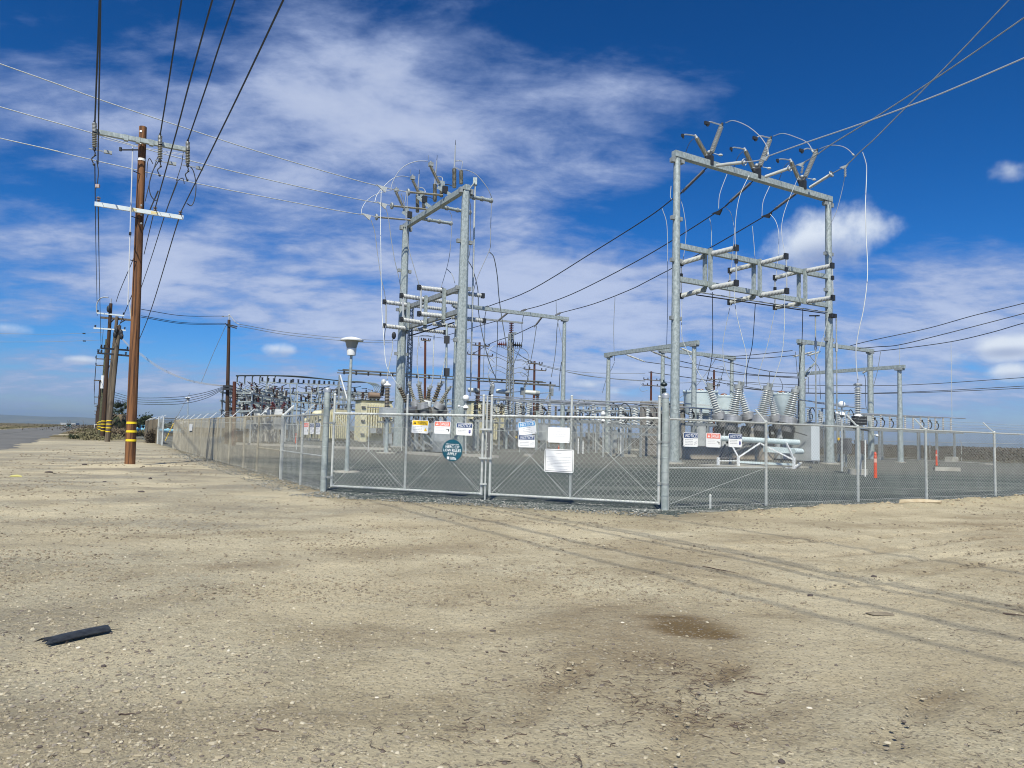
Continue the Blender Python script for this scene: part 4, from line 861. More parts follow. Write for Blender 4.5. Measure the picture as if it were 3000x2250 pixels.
pD, gD, tD = fpole(304, 1285, 343, 927, 0.24, 0.18, woodg, 'grey pole with one brown timber crossarm just behind the leaning grey pole', [(295, 930, 390, 938, 0.24, woodg, (0.97,))])
pE, gE, tE = fpole(291, 1279, 313, 994, 0.24, 0.18, mat('mossy_wood', (0.10, 0.105, 0.055), 0.85, 0.0, (0.06, 0.06, 0.035), 5.0), 'greenish mossy pole with two thin crossarms beyond the dark pole', [(280, 1051, 331, 1053, 0.14, woodg, (0.02, 0.5)), (280, 1070, 323, 1072, 0.14, woodg, (0.02,))])
for (bx, by, tx, ty, lab, ar) in ((288, 1269, 294, 1113, 'thin distant pole with a single dark crossarm, first of the far row', [(275, 1114, 297, 1115, 0.2, woodg, None)]),
        (285.5, 1263, 290.5, 1158, 'distant pole behind the first of the far row, short arm low on it', [(276, 1163, 295, 1164, 0.22, woodg, None)]),
        (283, 1258, 285, 1187, 'distant pole with two close arms in the middle of the far row', [(276, 1183, 291, 1184, 0.25, woodg, None), (277, 1190, 290, 1190, 0.25, woodg, None)]),
        (281.5, 1255, 282.5, 1205, 'distant pole with one arm toward the far end of the row', [(276.5, 1204, 288, 1205, 0.3, woodg, None)]),
        (280.5, 1252.5, 281, 1215, 'farthest visible pole of the row beside the road', [(277, 1214, 285, 1215, 0.4, woodg, None)])):
    fpole(bx, by, tx, ty, 0.28, 0.2, woodd, lab, ar, by > 1262)
# hardware on the leaning pole and twin-arm bits
for (x_, y_) in ((341, 967), (354, 975), (356, 985), (337, 980)):
    c = P(x_, y_, gC.y-0.3); m = MB(); m.ball(c, 0.28, 8, 5, (0.7, 0.7, 1.3)); m.build('transformer_can' if y_ < 970 else 'cutout', dark, pC)
for a_, b_ in (((345, 955), (334, 985)), ((345, 958), (360, 985))): m = MB(); m.cyl(P(*a_, gC.y-0.35), P(*b_, gC.y-0.35), 0.08, n=6); m.build('brace', woodd, pC)
c = P(318, 905, gB.y-0.35); m = MB(); m.ball(c, 0.3, 8, 5, (0.7, 0.7, 1.4)); m.build('cutout', dark, pB)
m = MB(); m.tube(smooth_path([P(x, y, gB.y) for x, y in ((284, 917), (283, 895), (290, 878), (302, 871), (317, 871))], 5), 0.07, 5); m.build('pale_jumper', alub, pB)
m = MB(); m.cyl(tB, tB+UP*0.55, 0.07, n=6); m.build('post_insulator', alub, pB)
for (x0, y0, x1, y1) in ((334, 935, 322, 948), (352, 946, 366, 938)): m = MB(); m.cyl(P(x0, y0, gD.y), P(x1, y1, gD.y), 0.07, n=5); m.build('arm_brace', dark, pD)
m = MB(); m.cyl(PP(385, 938, gD-DV*0.3, DU), PP(380, 893, gD-DV*0.3, DU), 0.1, n=6); m.build('switch_rod', galv_l, pD)
# service equipment of the far white can
m = MB(); m.cyl(P(299, 1138, gE.y-0.5), P(302, 1100, gE.y-0.5), 0.22, n=8); m.build('white_conduit', whitep, pE)
# dark pole inside the yard edge
g5 = P(664, 1306, 75); g5.z = 0; t5 = P(671, 937, 75)
p5 = wpole(g5, t5, 0.22, 0.15, woodd, 'slim dark timber pole rising above the tan fence near the switchgear')
m = MB(); m.cyl(t5, t5+UP*0.45, 0.06, n=6); m.ball(t5+UP*0.5, 0.10, 6, 4); m.build('pin_insulator', porw, p5)
m = MB(); m.tube(smooth_path([P(x, y, 75) for x, y in ((650, 927), (668, 926), (676, 927), (690, 944), (702, 950))], 4), 0.05, 5); m.build('jumper_wire', alub, p5)
for (x0, y0, x1, y1) in ((664, 950, 695, 957), (664, 953, 693, 962), (660, 948, 666, 952)): m = MB(); m.beam(P(x0, y0, 74.8), P(x1, y1, 74.8), 0.10, 0.12); m.build('bracket_arm', dark, p5)
for yy in (1132, 1140): m = MB(); m.box(P(668, yy, 74.6), (0.9, 0.4, 0.22)); m.build('guy_bracket', dark, p5)
# second-story wires
NW = [0]
def wire(pts, Ys, r, label, group, mt=None, s=None, k=6):
    """overhead wire through picture points at the given distances"""
    n = len(pts); Y = Ys if isinstance(Ys, (list, tuple)) and len(Ys) == n else [Ys[0]+(Ys[1]-Ys[0])*i/(n-1) for i in range(n)]
    p_ = [P(x, y, q) for (x, y), q in zip(pts, Y)]; m = MB(); m.tube(smooth_path(p_, k) if n > 2 else (sag(p_[0], p_[1], s or 0.0, 10)), r, 5)
    return m.build('overhead_wire', mt or wired, at=p_[0], label=label, cat='power line', group=group)
gS = 'road side spans between poles'
for i, (a, b) in enumerate((((414, 906), (656, 926)), ((414, 925), (660, 947)), ((414, 929), (660, 950)))):
    wire([a, ((a[0]+b[0])/2, (a[1]+b[1])/2+9), b], (60, 75), 0.028, ['uppermost', 'middle', 'lowest'][i]+' thin wire sagging between the orange-brown pole and the slim dark pole', gS)
for i in range(4):
    wire([(336, 1150+7*i), (400, 1165+6*i), (520, 1163+7*i), (600, 1150+6*i), (664, 1130+1.5*i)], (90, 75), 0.030, ['topmost', 'second from top', 'third from top', 'lowest'][i]+' of the four low wires sagging to the slim dark pole', 'low sagging spans to the slim dark pole')
for i in range(3):
    wire([(357, 990+2*i), (385, 1017+3*i), (412, 1035+3*i), (470, 1076+3*i), (540, 1108+2*i), (600, 1122+2*i), (666, 1131+i)], (80, 75), 0.022, ['upper', 'middle', 'lower'][i]+' wire of the pale bundle sagging from the leaning grey pole', 'pale bundle from the leaning grey pole', mat('pale_wire', (0.30, 0.30, 0.30), 0.6))
for p0, p1, lab in (((278, 480), (285, 925), 'wire dropping steeply behind the roadmost insulator toward the far poles'), ((288, 605), (296, 1012), 'wire falling from the white crossarm tip toward the far poles')):
    wire([p0, ((p0[0]+p1[0])/2-0.5, (p0[1]+p1[1])/2+20), p1], (31, 90), 0.026, lab, None)
wire([(422, 745), (448, 634), (452, 618)], (60, 32), 0.03, 'wire leaving the white crossarm beside the pole toward the far poles', None)
wire([(340, 885), (352, 850), (396, 745), (430, 640), (463, 560)], (88, 32), 0.034, 'wire slanting behind the orange-brown pole down to the dark pole top', None)
wire([(392, 905), (440, 765), (481, 636), (519, 533)], (88, 32), 0.034, 'wire slanting from the yard end stack down behind the pole', None)
wire([(400, 1010), (412, 985), (445, 900), (504, 705), (524, 640)], (88, 32.5), 0.034, 'wire slanting from the yard tip of the white crossarm far along the road', None)
wire([(350, 953), (392, 850), (412, 790)], (88, 60), 0.04, 'short wire span seen behind the orange-brown shaft', None)
for p0, p1 in (((296, 1012), (284, 1035)), ((283, 1040), (277, 1113)), ((281, 1073), (276, 1160)), ((276, 1115), (277, 1185)), ((296, 1115), (291, 1183)), ((303, 960), (299, 1012)), ((330, 1052), (297, 1115))):
    wire([p0, p1], (100, 190), 0.035, 'faraway wire among the road poles, '+{296: 'dropping to the leaning pole arms', 283: 'falling to the first single-arm pole', 281: 'falling to the second far pole', 276: 'lowest of the roadmost drops', 303: 'between brown and dark crossarms', 330: 'from the mossy pole arm'}[p0[0]] + (' on the yard side' if p0 == (296, 1115) else ''), 'faraway wires along the road poles', s=0.5)
for yy, x_ in ((977, 246), (999, 247)):
    wire([(0, yy+(3 if yy > 990 else 0)), (150, yy+2), (300, yy-3)], (85, 90), 0.02, ('upper' if yy < 990 else 'lower')+' faint span with a small dark damper crossing the low sky by the road', 'faint spans with dampers', mat('pale_wire', (0.30, 0.30, 0.30), 0.6))
    m = MB(); c = P(x_, yy, 88); m.box(c, (0.30, 0.12, 0.14)); m.build('line_damper', dark, at=c, label='small dark damper block on the '+('upper' if yy < 990 else 'lower')+' faint span beside the far poles', cat='damper', group='dampers on the faint spans')

# ------------------------------------------------------------------ tall gantry facing the ridge (axis DU)
RO = P(1984, 480, 48); RO.z = 0
RP2 = lambda x, y, off=0.0: PP(x, y, RO+DV*off, DU)       # off > 0 is behind the frame
def root_gz(c): return Vector((c.x, c.y, 0))
def leg(root, base, top, r0, r1, n=12, name='leg'):
    m = MB(); m.smooth = n > 12; m.rings(base, top, [(0, r0), (1, r1)], n); m.build(name, galv, root)
    m = MB(); m.rings(base, base+UP*0.10, [(0, r0*1.55), (1, r0*1.55)], 12); 
    for i in range(8): a = 2*PI*i/8; m.cyl(base+Vector((math.cos(a), math.sin(a), 0))*r0*1.32+UP*0.08, base+Vector((math.cos(a), math.sin(a), 0))*r0*1.32+UP*0.2, 0.035, n=5)
    m.build('base_plate', galv_d, root)
def footing(c, r, h, label, group='concrete footings in the yard'):
    m = MB(); m.smooth = False; m.rings(c-UP*0.2, c+UP*h, [(0, r), (1, r)], 18); m.build('concrete_footing', conc, at=c, label=label, cat='footing', group=group)
rl = root_gz(RP2(1976, 1300)); rr_ = root_gz(RP2(2431, 1300)); rlt = RP2(1984, 470); rrt = RP2(2426, 590)
RH = (rlt.z+rrt.z)/2; rlt = Vector((rl.x, rl.y, RH)); rrt = Vector((rr_.x, rr_.y, RH))
rf_ = empty('switch_gantry', rl, 'tall galvanised gantry with three V shaped switches, nearest to the ridge fence', 'gantry')
leg(rf_, rl+UP*0.1, rlt, 0.335, 0.235); leg(rf_, rr_+UP*0.1, rrt, 0.335, 0.235)
footing(rl, 0.75, 0.12, 'round concrete footing under the gantry leg beside the notice sign'); footing(rr_, 0.75, 0.12, 'round concrete footing under the gantry leg beside the grey cabinet')
m = MB(); m.beam(rlt-DU*0.3+UP*0.30, rrt+DU*0.3+UP*0.30, 0.42, 0.42); m.build('top_beam', galv, rf_)
for c, s_ in ((rlt, 1), (rrt, -1)):
    m = MB(); m.box(c+UP*0.02-DU*(0.0), (0.75, 0.30, 0.14), (DU, DV, UP)); m.box(c-UP*0.14+DU*0.42*s_, (0.28, 0.34, 0.26), (DU, DV, UP)); m.box(c-UP*0.16-DU*0.40*s_, (0.26, 0.30, 0.30), (DU, DV, UP)); m.build('beam_seat', galv_d, rf_)
for zf in (0.47, 0.66, 0.80):
    for c0, c1 in ((rl, rlt), (rr_, rrt)):
        for s_ in (-1, 1): m = MB(); c = c0.lerp(c1, zf); m.box(c+DU*s_*0.36, (0.22, 0.26, 0.26), (DU, DV, UP)); m.build('climbing_lug', galv_d, rf_)
def horn(root, pts, r, block, mt=alum, bs=(0.42, 0.14, 0.22)):
    m = MB(); m.tube(smooth_path(pts, 4), r, 8); m.build('switch_arm', mt, root); m = MB(); m.box(block, bs, (DU, DV, UP)); m.box(block-UP*0.12+DU*0.06, (bs[0]*0.4, bs[1]*0.8, bs[2]*0.7), (DU, DV, UP)); m.build('contact_jaw', dark, root)
SW = [((2070, 456), (2041, 405), (2084, 448), (2113, 370), [(2041, 399), (2026, 396), (2008, 394), (2000, 397)], [(2113, 366), (2098, 362), (2081, 357), (2075, 360)]),
      ((2207, 493), (2184, 443), (2226, 487), (2256, 409), [(2184, 438), (2166, 434), (2150, 432), (2142, 436)], [(2256, 404), (2242, 401), (2227, 398), (2216, 404)]),
      ((2341, 526), (2318, 475), (2358, 520), (2391, 445), [(2318, 470), (2302, 467), (2286, 466), (2278, 470)], [(2391, 440), (2376, 437), (2364, 435), (2352, 440)])]
for i, (b1, t1, b2, t2, armA, armB) in enumerate(SW):
    A0, A1, B0, B1 = RP2(*b1, 0.25), RP2(*t1, 0.6), RP2(*b2, -0.05), RP2(*t2, -0.35)
    m = MB(); m.sheds(A0, A1, 20, 0.13, 0.185, 0.12, 0.17, seg=12); m.build('switch_insulator', port, rf_)
    m = MB(); m.sheds(B0, B1, 17, 0.10, 0.19, 0.09, 0.175, seg=12); m.build('switch_insulator', porw, rf_)
    for a, b, mt_ in ((A1, A0, alub), (B1, B0, dark)):
        d_ = (a-b).normalized(); m = MB(); m.cyl(a, a+d_*0.16, 0.12, 0.10, 10); m.ball(a+d_*0.2, 0.10, 8, 5); m.build('insulator_cap', mt_, rf_)
    m = MB(); m.cyl(A0-(A1-A0).normalized()*0.3, A0, 0.17, n=10); m.cyl(B0-(B1-B0).normalized()*0.45, B0, 0.12, n=10); bb = RP2((b1[0]+b2[0])/2+2, (b1[1]+b2[1])/2+22, 0.0); m.beam(A0-UP*0.15, B0-UP*0.1, 0.28, 0.16); m.box(bb+UP*0.05, (0.3, 0.5, 0.7), (DU, DV, UP)); m.build('switch_base', dark, rf_)
    m = MB(); m.ball((A0+B0)/2+UP*0.15, 0.14, 8, 5); m.ball(A0-(A1-A0).normalized()*0.02, 0.19, 10, 5, (1, 1, 0.4)); m.build('hub', alub, rf_)
    horn(rf_, [RP2(x, y, 0.6) for x, y in armA], 0.05, RP2(*armA[-1], 0.6), bs=(0.2, 0.12, 0.2)); horn(rf_, [RP2(x, y, -0.35) for x, y in armB], 0.05, RP2(armB[-1][0]-4, armB[-1][1]+1, -0.35))
    m = MB(); c = RP2(b2[0]+27, b2[1]+6, -0.4); m.beam(B0+DU*0.1, c, 0.03, 0.03); m.ball(c, 0.10, 8, 5, (1.7, 1, 0.9)); m.build('arcing_horn', galv_l, rf_)
    m = MB(); m.tube(smooth_path([RP2(armA[0][0]-8, armA[0][1]+6, 0.6), RP2(armA[0][0]-22, armA[0][1]+22, 0.8), RP2(armA[0][0]-36, armA[0][1]+58, 1.2)], 5), 0.022, 5); m.build('jumper_wire', wired, rf_)
# front (camera-ward) strain strings, lines away to the upper right
FW = [((2092, 486), (2182, 475), [(2222, 470), (2247, 459), (2366, 416), (2600, 334), (3000, 170)]),
      ((2236, 520), (2315, 492), [(2352, 477), (2395, 452), (2442, 419), (2600, 321), (3000, 52)]),
      ((2367, 553), (2437, 509), [(2478, 485), (2522, 443), (2600, 369), (2956, 0)])]
GWL = 'conductors strung from the tall gantry out over the ridge'
for i, (a, b, w) in enumerate(FW):
    A = RP2(*a, -0.25); Bp = PP(*b, A, DV); m = MB(); m.sheds(A+(Bp-A)*0.08, Bp, 26, 0.06, 0.125, seg=10); m.build('strain_insulator', porg, rf_)
    m = MB(); m.rings(Bp-(Bp-A).normalized()*0.1, Bp, [(0, 0.22), (0.5, 0.25), (1, 0.22)], 14, False); m.build('grading_ring', galv_d, rf_)
    pts = [Bp]+[PP(x, y, A, DV) for x, y in w]; d_ = (pts[-1]-pts[-2]).normalized(); pts.append(pts[-1]+d_*22+UP*1.0)
    m = MB(); m.tube(smooth_path(pts, 5), 0.036, 6); m.build('gantry_conductor', wirel if i == 0 else galv_d, at=Bp, label=['bright conductor from the gantry switch nearest its plain leg, crossing low over the others', 'middle conductor rising from the tall gantry toward the upper corner', 'steepest conductor of the tall gantry, from the switch closest to the cabinet leg'][i], cat='power line', group=GWL)
    cl = PP(*w[0 if i else 1], A, DV); m = MB(); m.poly([cl-DV*0.2+UP*0.02, cl+DV*0.5+UP*0.02, cl+DV*0.1-UP*0.25], 0.1, DU); m.build('line_clamp', galv_l, rf_)
LO = [[(2126, 360), (2149, 353.5), (2189, 369), (2225, 398), (2247, 430), (2251, 455)], [(2265, 399), (2294, 391), (2334, 403), (2366, 419), (2383, 447)], [(2401, 436), (2431, 426), (2464, 428), (2486, 439), (2502, 456)]]
for i, l in enumerate(LO):
    A = RP2(*FW[i][0], -0.25); e = PP(*l[-1], A, DV); s_ = RP2(*l[0], -0.35); n = len(l); q = []
    for j, (x, y) in enumerate(l): q.append(P(x, y, s_.y+(e.y-s_.y)*j/(n-1)))
    m = MB(); m.tube(smooth_path(q, 6), 0.029, 6); m.build('jumper_wire', alub, rf_)
    m = MB(); m.cyl(q[-1]+UP*0.02, q[-1]+(q[-2]-q[-1]).normalized()*0.35, 0.06, n=8); m.build('jumper_clamp', galv_l, rf_)
# back strain strings with conductors to the far gantry
BW = [((2070, 492), (1999, 562), [(1969, 584), (1900, 636), (1745, 734), (1554, 850), (1429, 898)]),
      ((2207, 529), (2139, 591), [(2102, 620), (1900, 746), (1701, 850), (1600, 890), (1540, 907)]),
      ((2341, 560), (2269, 614), [(2247, 629), (2070, 732), (1900, 822), (1843, 850), (1740, 890), (1641, 917)])]
BWP = []
for i, (a, b, w) in enumerate(BW):
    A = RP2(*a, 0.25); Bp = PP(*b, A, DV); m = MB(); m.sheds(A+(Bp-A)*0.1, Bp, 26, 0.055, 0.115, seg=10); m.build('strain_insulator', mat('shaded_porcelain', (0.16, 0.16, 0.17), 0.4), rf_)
    m = MB(); m.cyl(A, A+(Bp-A)*0.1, 0.04, n=6); m.cyl(Bp, Bp+(Bp-A).normalized()*0.5, 0.05, n=6); m.build('string_link', dark, rf_)
    pts = [Bp]+[PP(x, y, A, DV) for x, y in w]; BWP.append((A, pts)); m = MB(); m.tube(smooth_path(pts, 5), 0.042, 6)
    m.build('gantry_conductor', wired, at=Bp, label=['topmost of the three dark conductors sloping from the tall gantry to the far gantry', 'middle of the three dark conductors sloping to the far gantry', 'lowest of the three dark conductors sloping to the far gantry'][i], cat='power line', group='dark conductors sloping from the tall gantry to the far gantry')
    if i: cl = PP(*BW[i][2][0], A, DV); m = MB(); m.poly([cl-DV*0.5+UP*0.05, cl+DV*0.6+UP*0.0, cl-DV*0.2-UP*0.35], 0.12, DU); m.build('line_clamp', dark, rf_)
def jump(pts, Y0, Y1, r=0.020, mt=None, parent=rf_, name='jumper_wire'):
    n = len(pts); m = MB(); m.tube(smooth_path([P(x, y, Y0+(Y1-Y0)*i/(n-1)) for i, (x, y) in enumerate(pts)], 5), r, 6); return m.build(name, mt or alub, parent)
# mid-height switch: two beams, post pairs, stand-off insulators
zu = (RP2(1995, 735).z+RP2(2424, 800).z)/2; zl = (RP2(1984, 825).z+RP2(2424, 888).z)/2
for z_ in (zu, zl): m = MB(); m.beam(rl+DU*0.28+UP*z_, rr_-DU*0.28+UP*z_, 0.30, 0.34); m.build('switch_beam', galv, rf_)
for j, (xp, fu_, ru_, fl_, rl2) in enumerate((((2088), ((2088, 743), (2153, 727)), ((2059, 752), (1999, 770)), ((2088, 842), (2153, 830)), ((2059, 850), (1999, 866))),
        ((2233), ((2233, 770), (2299, 752)), ((2202, 777), (2142, 792)), ((2233, 864), (2301, 853)), ((2202, 871), (2141, 885))),
        ((2366), ((2366, 793), (2434, 779)), ((2334, 797), (2274, 813)), ((2366, 883), (2436, 873)), ((2334, 891), (2274, 900))))):
    ends = []
    for off, key in ((-0.34, 'f'), (0.34, 'r')):
        x_ = fu_[0][0]-7 if key == 'f' else ru_[0][0]+6
        c = RP2(x_, 800, off); m = MB(); m.beam(Vector((c.x, c.y, zl-0.3)), Vector((c.x, c.y, zu+0.15)), 0.22, 0.22); m.build('switch_post', galv, rf_)
    for (a, b), off, mt_ in ((fu_, -0.46, porw), (fl_, -0.46, porw), (ru_, 0.46, porg), (rl2, 0.46, porg)):
        A = RP2(*a, off); Bp = PP(*b, A, DV); m = MB(); m.sheds(A, Bp, 16, 0.13, 0.185, seg=12); m.build('standoff_insulator', mt_, rf_)
        d_ = (Bp-A).normalized(); m = MB(); m.cyl(A-d_*0.16, A, 0.2, n=10); m.build('insulator_flange', galv_d, rf_); m = MB(); m.cyl(Bp, Bp+d_*0.2, 0.14, n=8); m.box(Bp+d_*0.12, (0.34, 0.16, 0.42), (DU, DV, UP)); m.build('terminal', dark, rf_); ends.append(Bp+d_*0.12)
    for p_, q_, nm in ((ends[0], ends[1], 0), (ends[2], ends[3], 1)):
        m = MB(); m.cyl(p_, q_, 0.055, n=8); m.build('switch_blade', alub, rf_); m = MB(); c = p_.lerp(q_, 0.38); m.box(c, (0.2, 0.16, 0.3), (DU, DV, UP)); m.build('blade_contact', dark, rf_)
for off, y0_, y1_ in ((0.9, 866, 905), (-0.2, 857, 901)):
    m = MB(); m.cyl(RP2(2040, y0_-2, off), RP2(2424, y1_+14, off), 0.045, n=6); m.build('interphase_rod', dark if off > 0 else galv_d, rf_)
# operating pipes down to hand cranks
for x_, y0_, y1_, off in ((2389, 925, 1330, -0.1), (2450, 932, 1340, -0.4)):
    a = RP2(x_, y0_, off); m = MB(); m.cyl(a, Vector((a.x, a.y, 1.0)), 0.055, n=8); m.build('operating_pipe', galv_d, rf_); m = MB(); m.box(Vector((a.x, a.y, 9.2)), (0.14, 0.14, 0.7)); m.build('pipe_coupling', alub, rf_)
m = MB(); a = RP2(2440, 925, -0.4); m.box(a, (0.6, 0.3, 0.3), (DU, DV, UP)); m.beam(RP2(2372, 925, -0.1), RP2(2400, 925, -0.1), 0.1, 0.1); m.build('crank_bracket', dark, rf_)
jump([(2195, 513), (2167, 575), (2155, 647), (2154, 722)], 47, 46.5); jump([(2339, 519), (2312, 582), (2294, 636), (2290, 683), (2300, 746)], 51.5, 50)
m = MB(); A = RP2(*FW[2][0], -0.25); c0 = PP(2476, 489, A, DV); m.sheds(c0, c0-UP*0.75, 6, 0.05, 0.10); m.build('jumper_insulator', porw, rf_)
A1_ = RP2(*FW[1][0], -0.25); c1 = PP(2352, 482, A1_, DV); m = MB(); m.sheds(c1-UP*0.1, PP(2348, 508, A1_, DV), 5, 0.05, 0.10); m.build('jumper_insulator', porw, rf_)
jump([(2475, 514), (2469, 549), (2451, 618), (2431, 661), (2420, 690), (2425, 730), (2436, 776)], c0.y, 54)
jump([(2124, 607), (2140, 622), (2149, 655), (2151, 690), (2143, 786)], 50, 49.5); jump([(2256, 627), (2272, 647), (2281, 680), (2281, 727), (2274, 808)], 54, 53); jump([(1994, 584), (2003, 618), (2010, 683), (2001, 766)], 50, 49)
for q, Y in (([(2079, 640), (2084, 669), (2084, 742)], 54), ([(2204, 662), (2209, 716), (2213, 772)], 58), ([(1940, 611), (1954, 662), (1956, 780), (1956, 900), (1953, 1010)], 53)): jump(q, Y, Y, 0.026, mat('dull_jumper', (0.45, 0.47, 0.50), 0.5, 0.2))
for q, Y in (([(2130, 510), (2109, 568), (2105, 611)], 56), ([(2256, 543), (2236, 590), (2232, 636)], 60), ([(1966, 545), (1964, 575), (1968, 584)], 52)): jump(q, Y, Y, 0.028, mat('dull_jumper', (0.45, 0.47, 0.50), 0.5, 0.2))
long_ = [(2527, 446), (2536, 473), (2539, 502), (2535.5, 607), (2538, 698), (2541.7, 802.5), (2531, 900), (2516, 969), (2508, 1023), (2509, 1074), (2513.5, 1112)]
jump(long_, PP(2527, 446, A, DV).y, 37.2, 0.028)
# jumpers from the switch to the breaker bushings
for q in ([(1998, 872), (1997, 970), (2004, 1007), (2033, 1067), (2069, 1129)], [(2140, 892), (2121, 986), (2118, 1031), (2126, 1082), (2152, 1135)], [(2150, 840), (2156, 910), (2173, 983), (2185, 1031), (2186, 1073), (2176, 1130)],
          [(2271, 908), (2248, 1013), (2231, 1067), (2222, 1106), (2232, 1143)], [(2299, 862), (2298, 955), (2292, 1031), (2277, 1085), (2259, 1136)], [(2435, 880), (2420, 955), (2406, 1007), (2380, 1080), (2343, 1140)]):
    jump(q, 49, 45.5, 0.022, galv_d)
for q in ([(2087, 856), (2087, 1031), (2070, 1118)], [(2213, 889), (2204, 1010), (2189, 1076), (2186, 1133)], [(2352, 905), (2349, 1010), (2340, 1100)]): jump(q, 52, 58, 0.026, wired)
# ------------------------------------------------------------------ tall gantry by the road side (axis DV)
LO_ = P(1353, 545, 67); LO_.z = 0
LP2 = lambda x, y, off=0.0: PP(x, y, LO_+DU*off, DV)          # off > 0 is on the far (yard) side
lA = root_gz(LP2(1343, 1295)); lB = root_gz(LP2(1166, 1314)); tA = LP2(1353, 556); tB_ = LP2(1183, 680); LH = (tA.z+tB_.z)/2
tA = Vector((lA.x, lA.y, LH)); tB_ = Vector((lB.x, lB.y, LH))
lf = empty('switch_gantry', lA, 'tall galvanised gantry with lightning spikes behind the warning signs', 'gantry')
for b_, t_ in ((lA, tA), (lB, tB_)):
    leg(lf, b_+UP*0.1, t_, 0.60, 0.37, 8); footing(b_, 1.2, 0.12, 'concrete footing under the '+('nearer' if b_ is lA else 'farther')+' leg of the gantry behind the warning signs')
m = MB(); m.beam(tA+DV*(-0.4)+UP*0.22, tB_+DV*0.5+UP*0.22, 0.5, 0.52); m.build('top_beam', galv, lf)
for c, s_ in ((tA, 1), (tB_, -1)):
    m = MB(); m.box(c+UP*0.1, (0.9, 0.5, 0.16), (DU, DV, UP)); m.box(c+DU*0.55-UP*0.05, (0.3, 0.4, 0.5), (DU, DV, UP)); m.box(c-DU*0.55-UP*0.05, (0.3, 0.4, 0.5), (DU, DV, UP)); m.build('beam_seat', galv_d, lf)
for zf in (0.42, 0.62, 0.80):
    for c0, c1 in ((lA, tA), (lB, tB_)):
        for s_ in (-1, 1): m = MB(); c = c0.lerp(c1, zf); m.box(c+DU*s_*0.62+DV*0.0, (0.34, 0.34, 0.34), (DU, DV, UP)); m.build('climbing_lug', galv_d, lf)
LS = [((1286, 536), (1262, 489), (1331, 550), (1331, 494), (1351, 539), (1351, 500), (1335, 410), (1441, 588), 1367),
      ((1226, 564), (1209, 528), (1274, 590), (1274, 539), (1293, 577), (1293, 547), (1281, 455), (1379, 623), 1281),
      ((1182, 609), (1161, 564), (1223, 622), (1223, 571), (1242, 609), (1242, 582), (1229, 497), (1324, 655), 1229)]
for i, (b1, t1, b2, t2, b3, t3, sp_, te, _) in enumerate(LS):
    A0 = LP2(*b1, -0.6); A1 = P(t1[0], t1[1], A0.y-0.4)
    m = MB(); m.sheds(A0, A1, 17, 0.13, 0.20, 0.13, 0.19, seg=12); m.build('switch_insulator', port, lf)
    m = MB(); m.box(A1+UP*0.25, (0.42, 0.4, 0.38), (DU, DV, UP)); m.cyl(A1, A1+UP*0.6, 0.08, n=6); m.cyl(A1+UP*0.6-DU*0.3, A1+UP*1.15-DU*0.3, 0.02, n=4); m.build('terminal', galv_d, lf)
    B0, B1, D0, D1 = LP2(*b2, 0.0), LP2(*t2, 0.0), LP2(*b3, 0.25), LP2(*t3, 0.25)
    m = MB(); m.sheds(B0, B1, 16, 0.15, 0.215, seg=12); m.build('post_insulator', port, lf)
    m = MB(); m.sheds(D0, D1, 12, 0.14, 0.20, seg=12); m.build('post_insulator', port, lf)
    tp = LP2(*sp_, 0.0); m = MB(); m.cyl(B1, tp-(tp-B1)*0.18, 0.085, 0.05, 8); m.build('spike', alub, lf); m = MB(); m.cyl(tp-(tp-B1)*0.18, tp, 0.03, 0.02, 6); m.build('spike_tip', dark, lf)
    m = MB(); m.beam(B1+UP*0.15, D1+UP*0.05, 0.14, 0.14); m.build('blade', alum, lf); m = MB(); m.tube(smooth_path([B1+UP*0.75, B1+UP*0.9+DU*0.5, D1+UP*0.9+DU*0.1, D1+UP*0.2+DU*0.05], 4), 0.05, 6); m.build('arcing_horn', alum, lf)
    m = MB(); m.beam(LP2(b1[0]-2, b1[1]+13, -0.6), LP2(b2[0]-8, b2[1]+22, 0.2), 0.24, 0.3); m.box(LP2(b1[0]+7, b1[1]+6, -0.2), (0.5, 0.5, 0.7), (DU, DV, UP)); m.build('switch_base', galv, lf)
    m = MB(); m.box(LP2(b1[0]+18, b1[1]+20, -0.3), (0.5, 0.3, 0.7), (DU, DV, UP)); m.build('mechanism', dark, lf)
    # tubes standing off on the yard side
    s_ = LP2(*((1367, 574), (1281, 604), (1230, 640))[i], 0.2); e_ = PP(*te, s_, DU); m = MB(); m.cyl(s_, e_, 0.17, n=10); m.build('line_post', galv, lf)
    for t_ in (0.28, 0.6, 0.97): m = MB(); c = s_.lerp(e_, t_); d_ = (e_-s_).normalized(); m.cyl(c-d_*0.12, c+d_*0.12, 0.24, n=10); m.build('clamp_ring', galv_d, lf)
# yard-side jumpers
def jl(pts, Y0, Y1, r=0.034, mt=None): return jump(pts, Y0, Y1, r, mt or alub, lf)
yj = LP2(1353, 560).y
jl([(1351, 498), (1370, 499), (1397, 513), (1424, 545), (1437, 570), (1440, 588), (1438, 650), (1437, 710), (1433, 735), (1400, 810), (1387, 855), (1385, 885)], yj, yj+4)
jl([(1371, 578), (1378, 600), (1378, 640), (1378, 690), (1376, 740), (1368, 770), (1362, 790)], yj+1, yj+6); jl([(1317, 618), (1324, 640), (1322, 690), (1318, 740), (1309, 785), (1290, 850)], yj+8, yj+10)
jl([(1434, 738), (1447, 755), (1457, 810), (1463, 880), (1480, 990), (1502, 1090)], yj+4, 80, 0.05, galv_d); jl([(1308, 787), (1325, 805), (1333, 830)], yj+9, yj+9, 0.045); jl([(1372, 765), (1385, 790), (1400, 850), (1404, 930), (1430, 1050), (1458, 1120)], yj+5, 85, 0.05, galv_d)
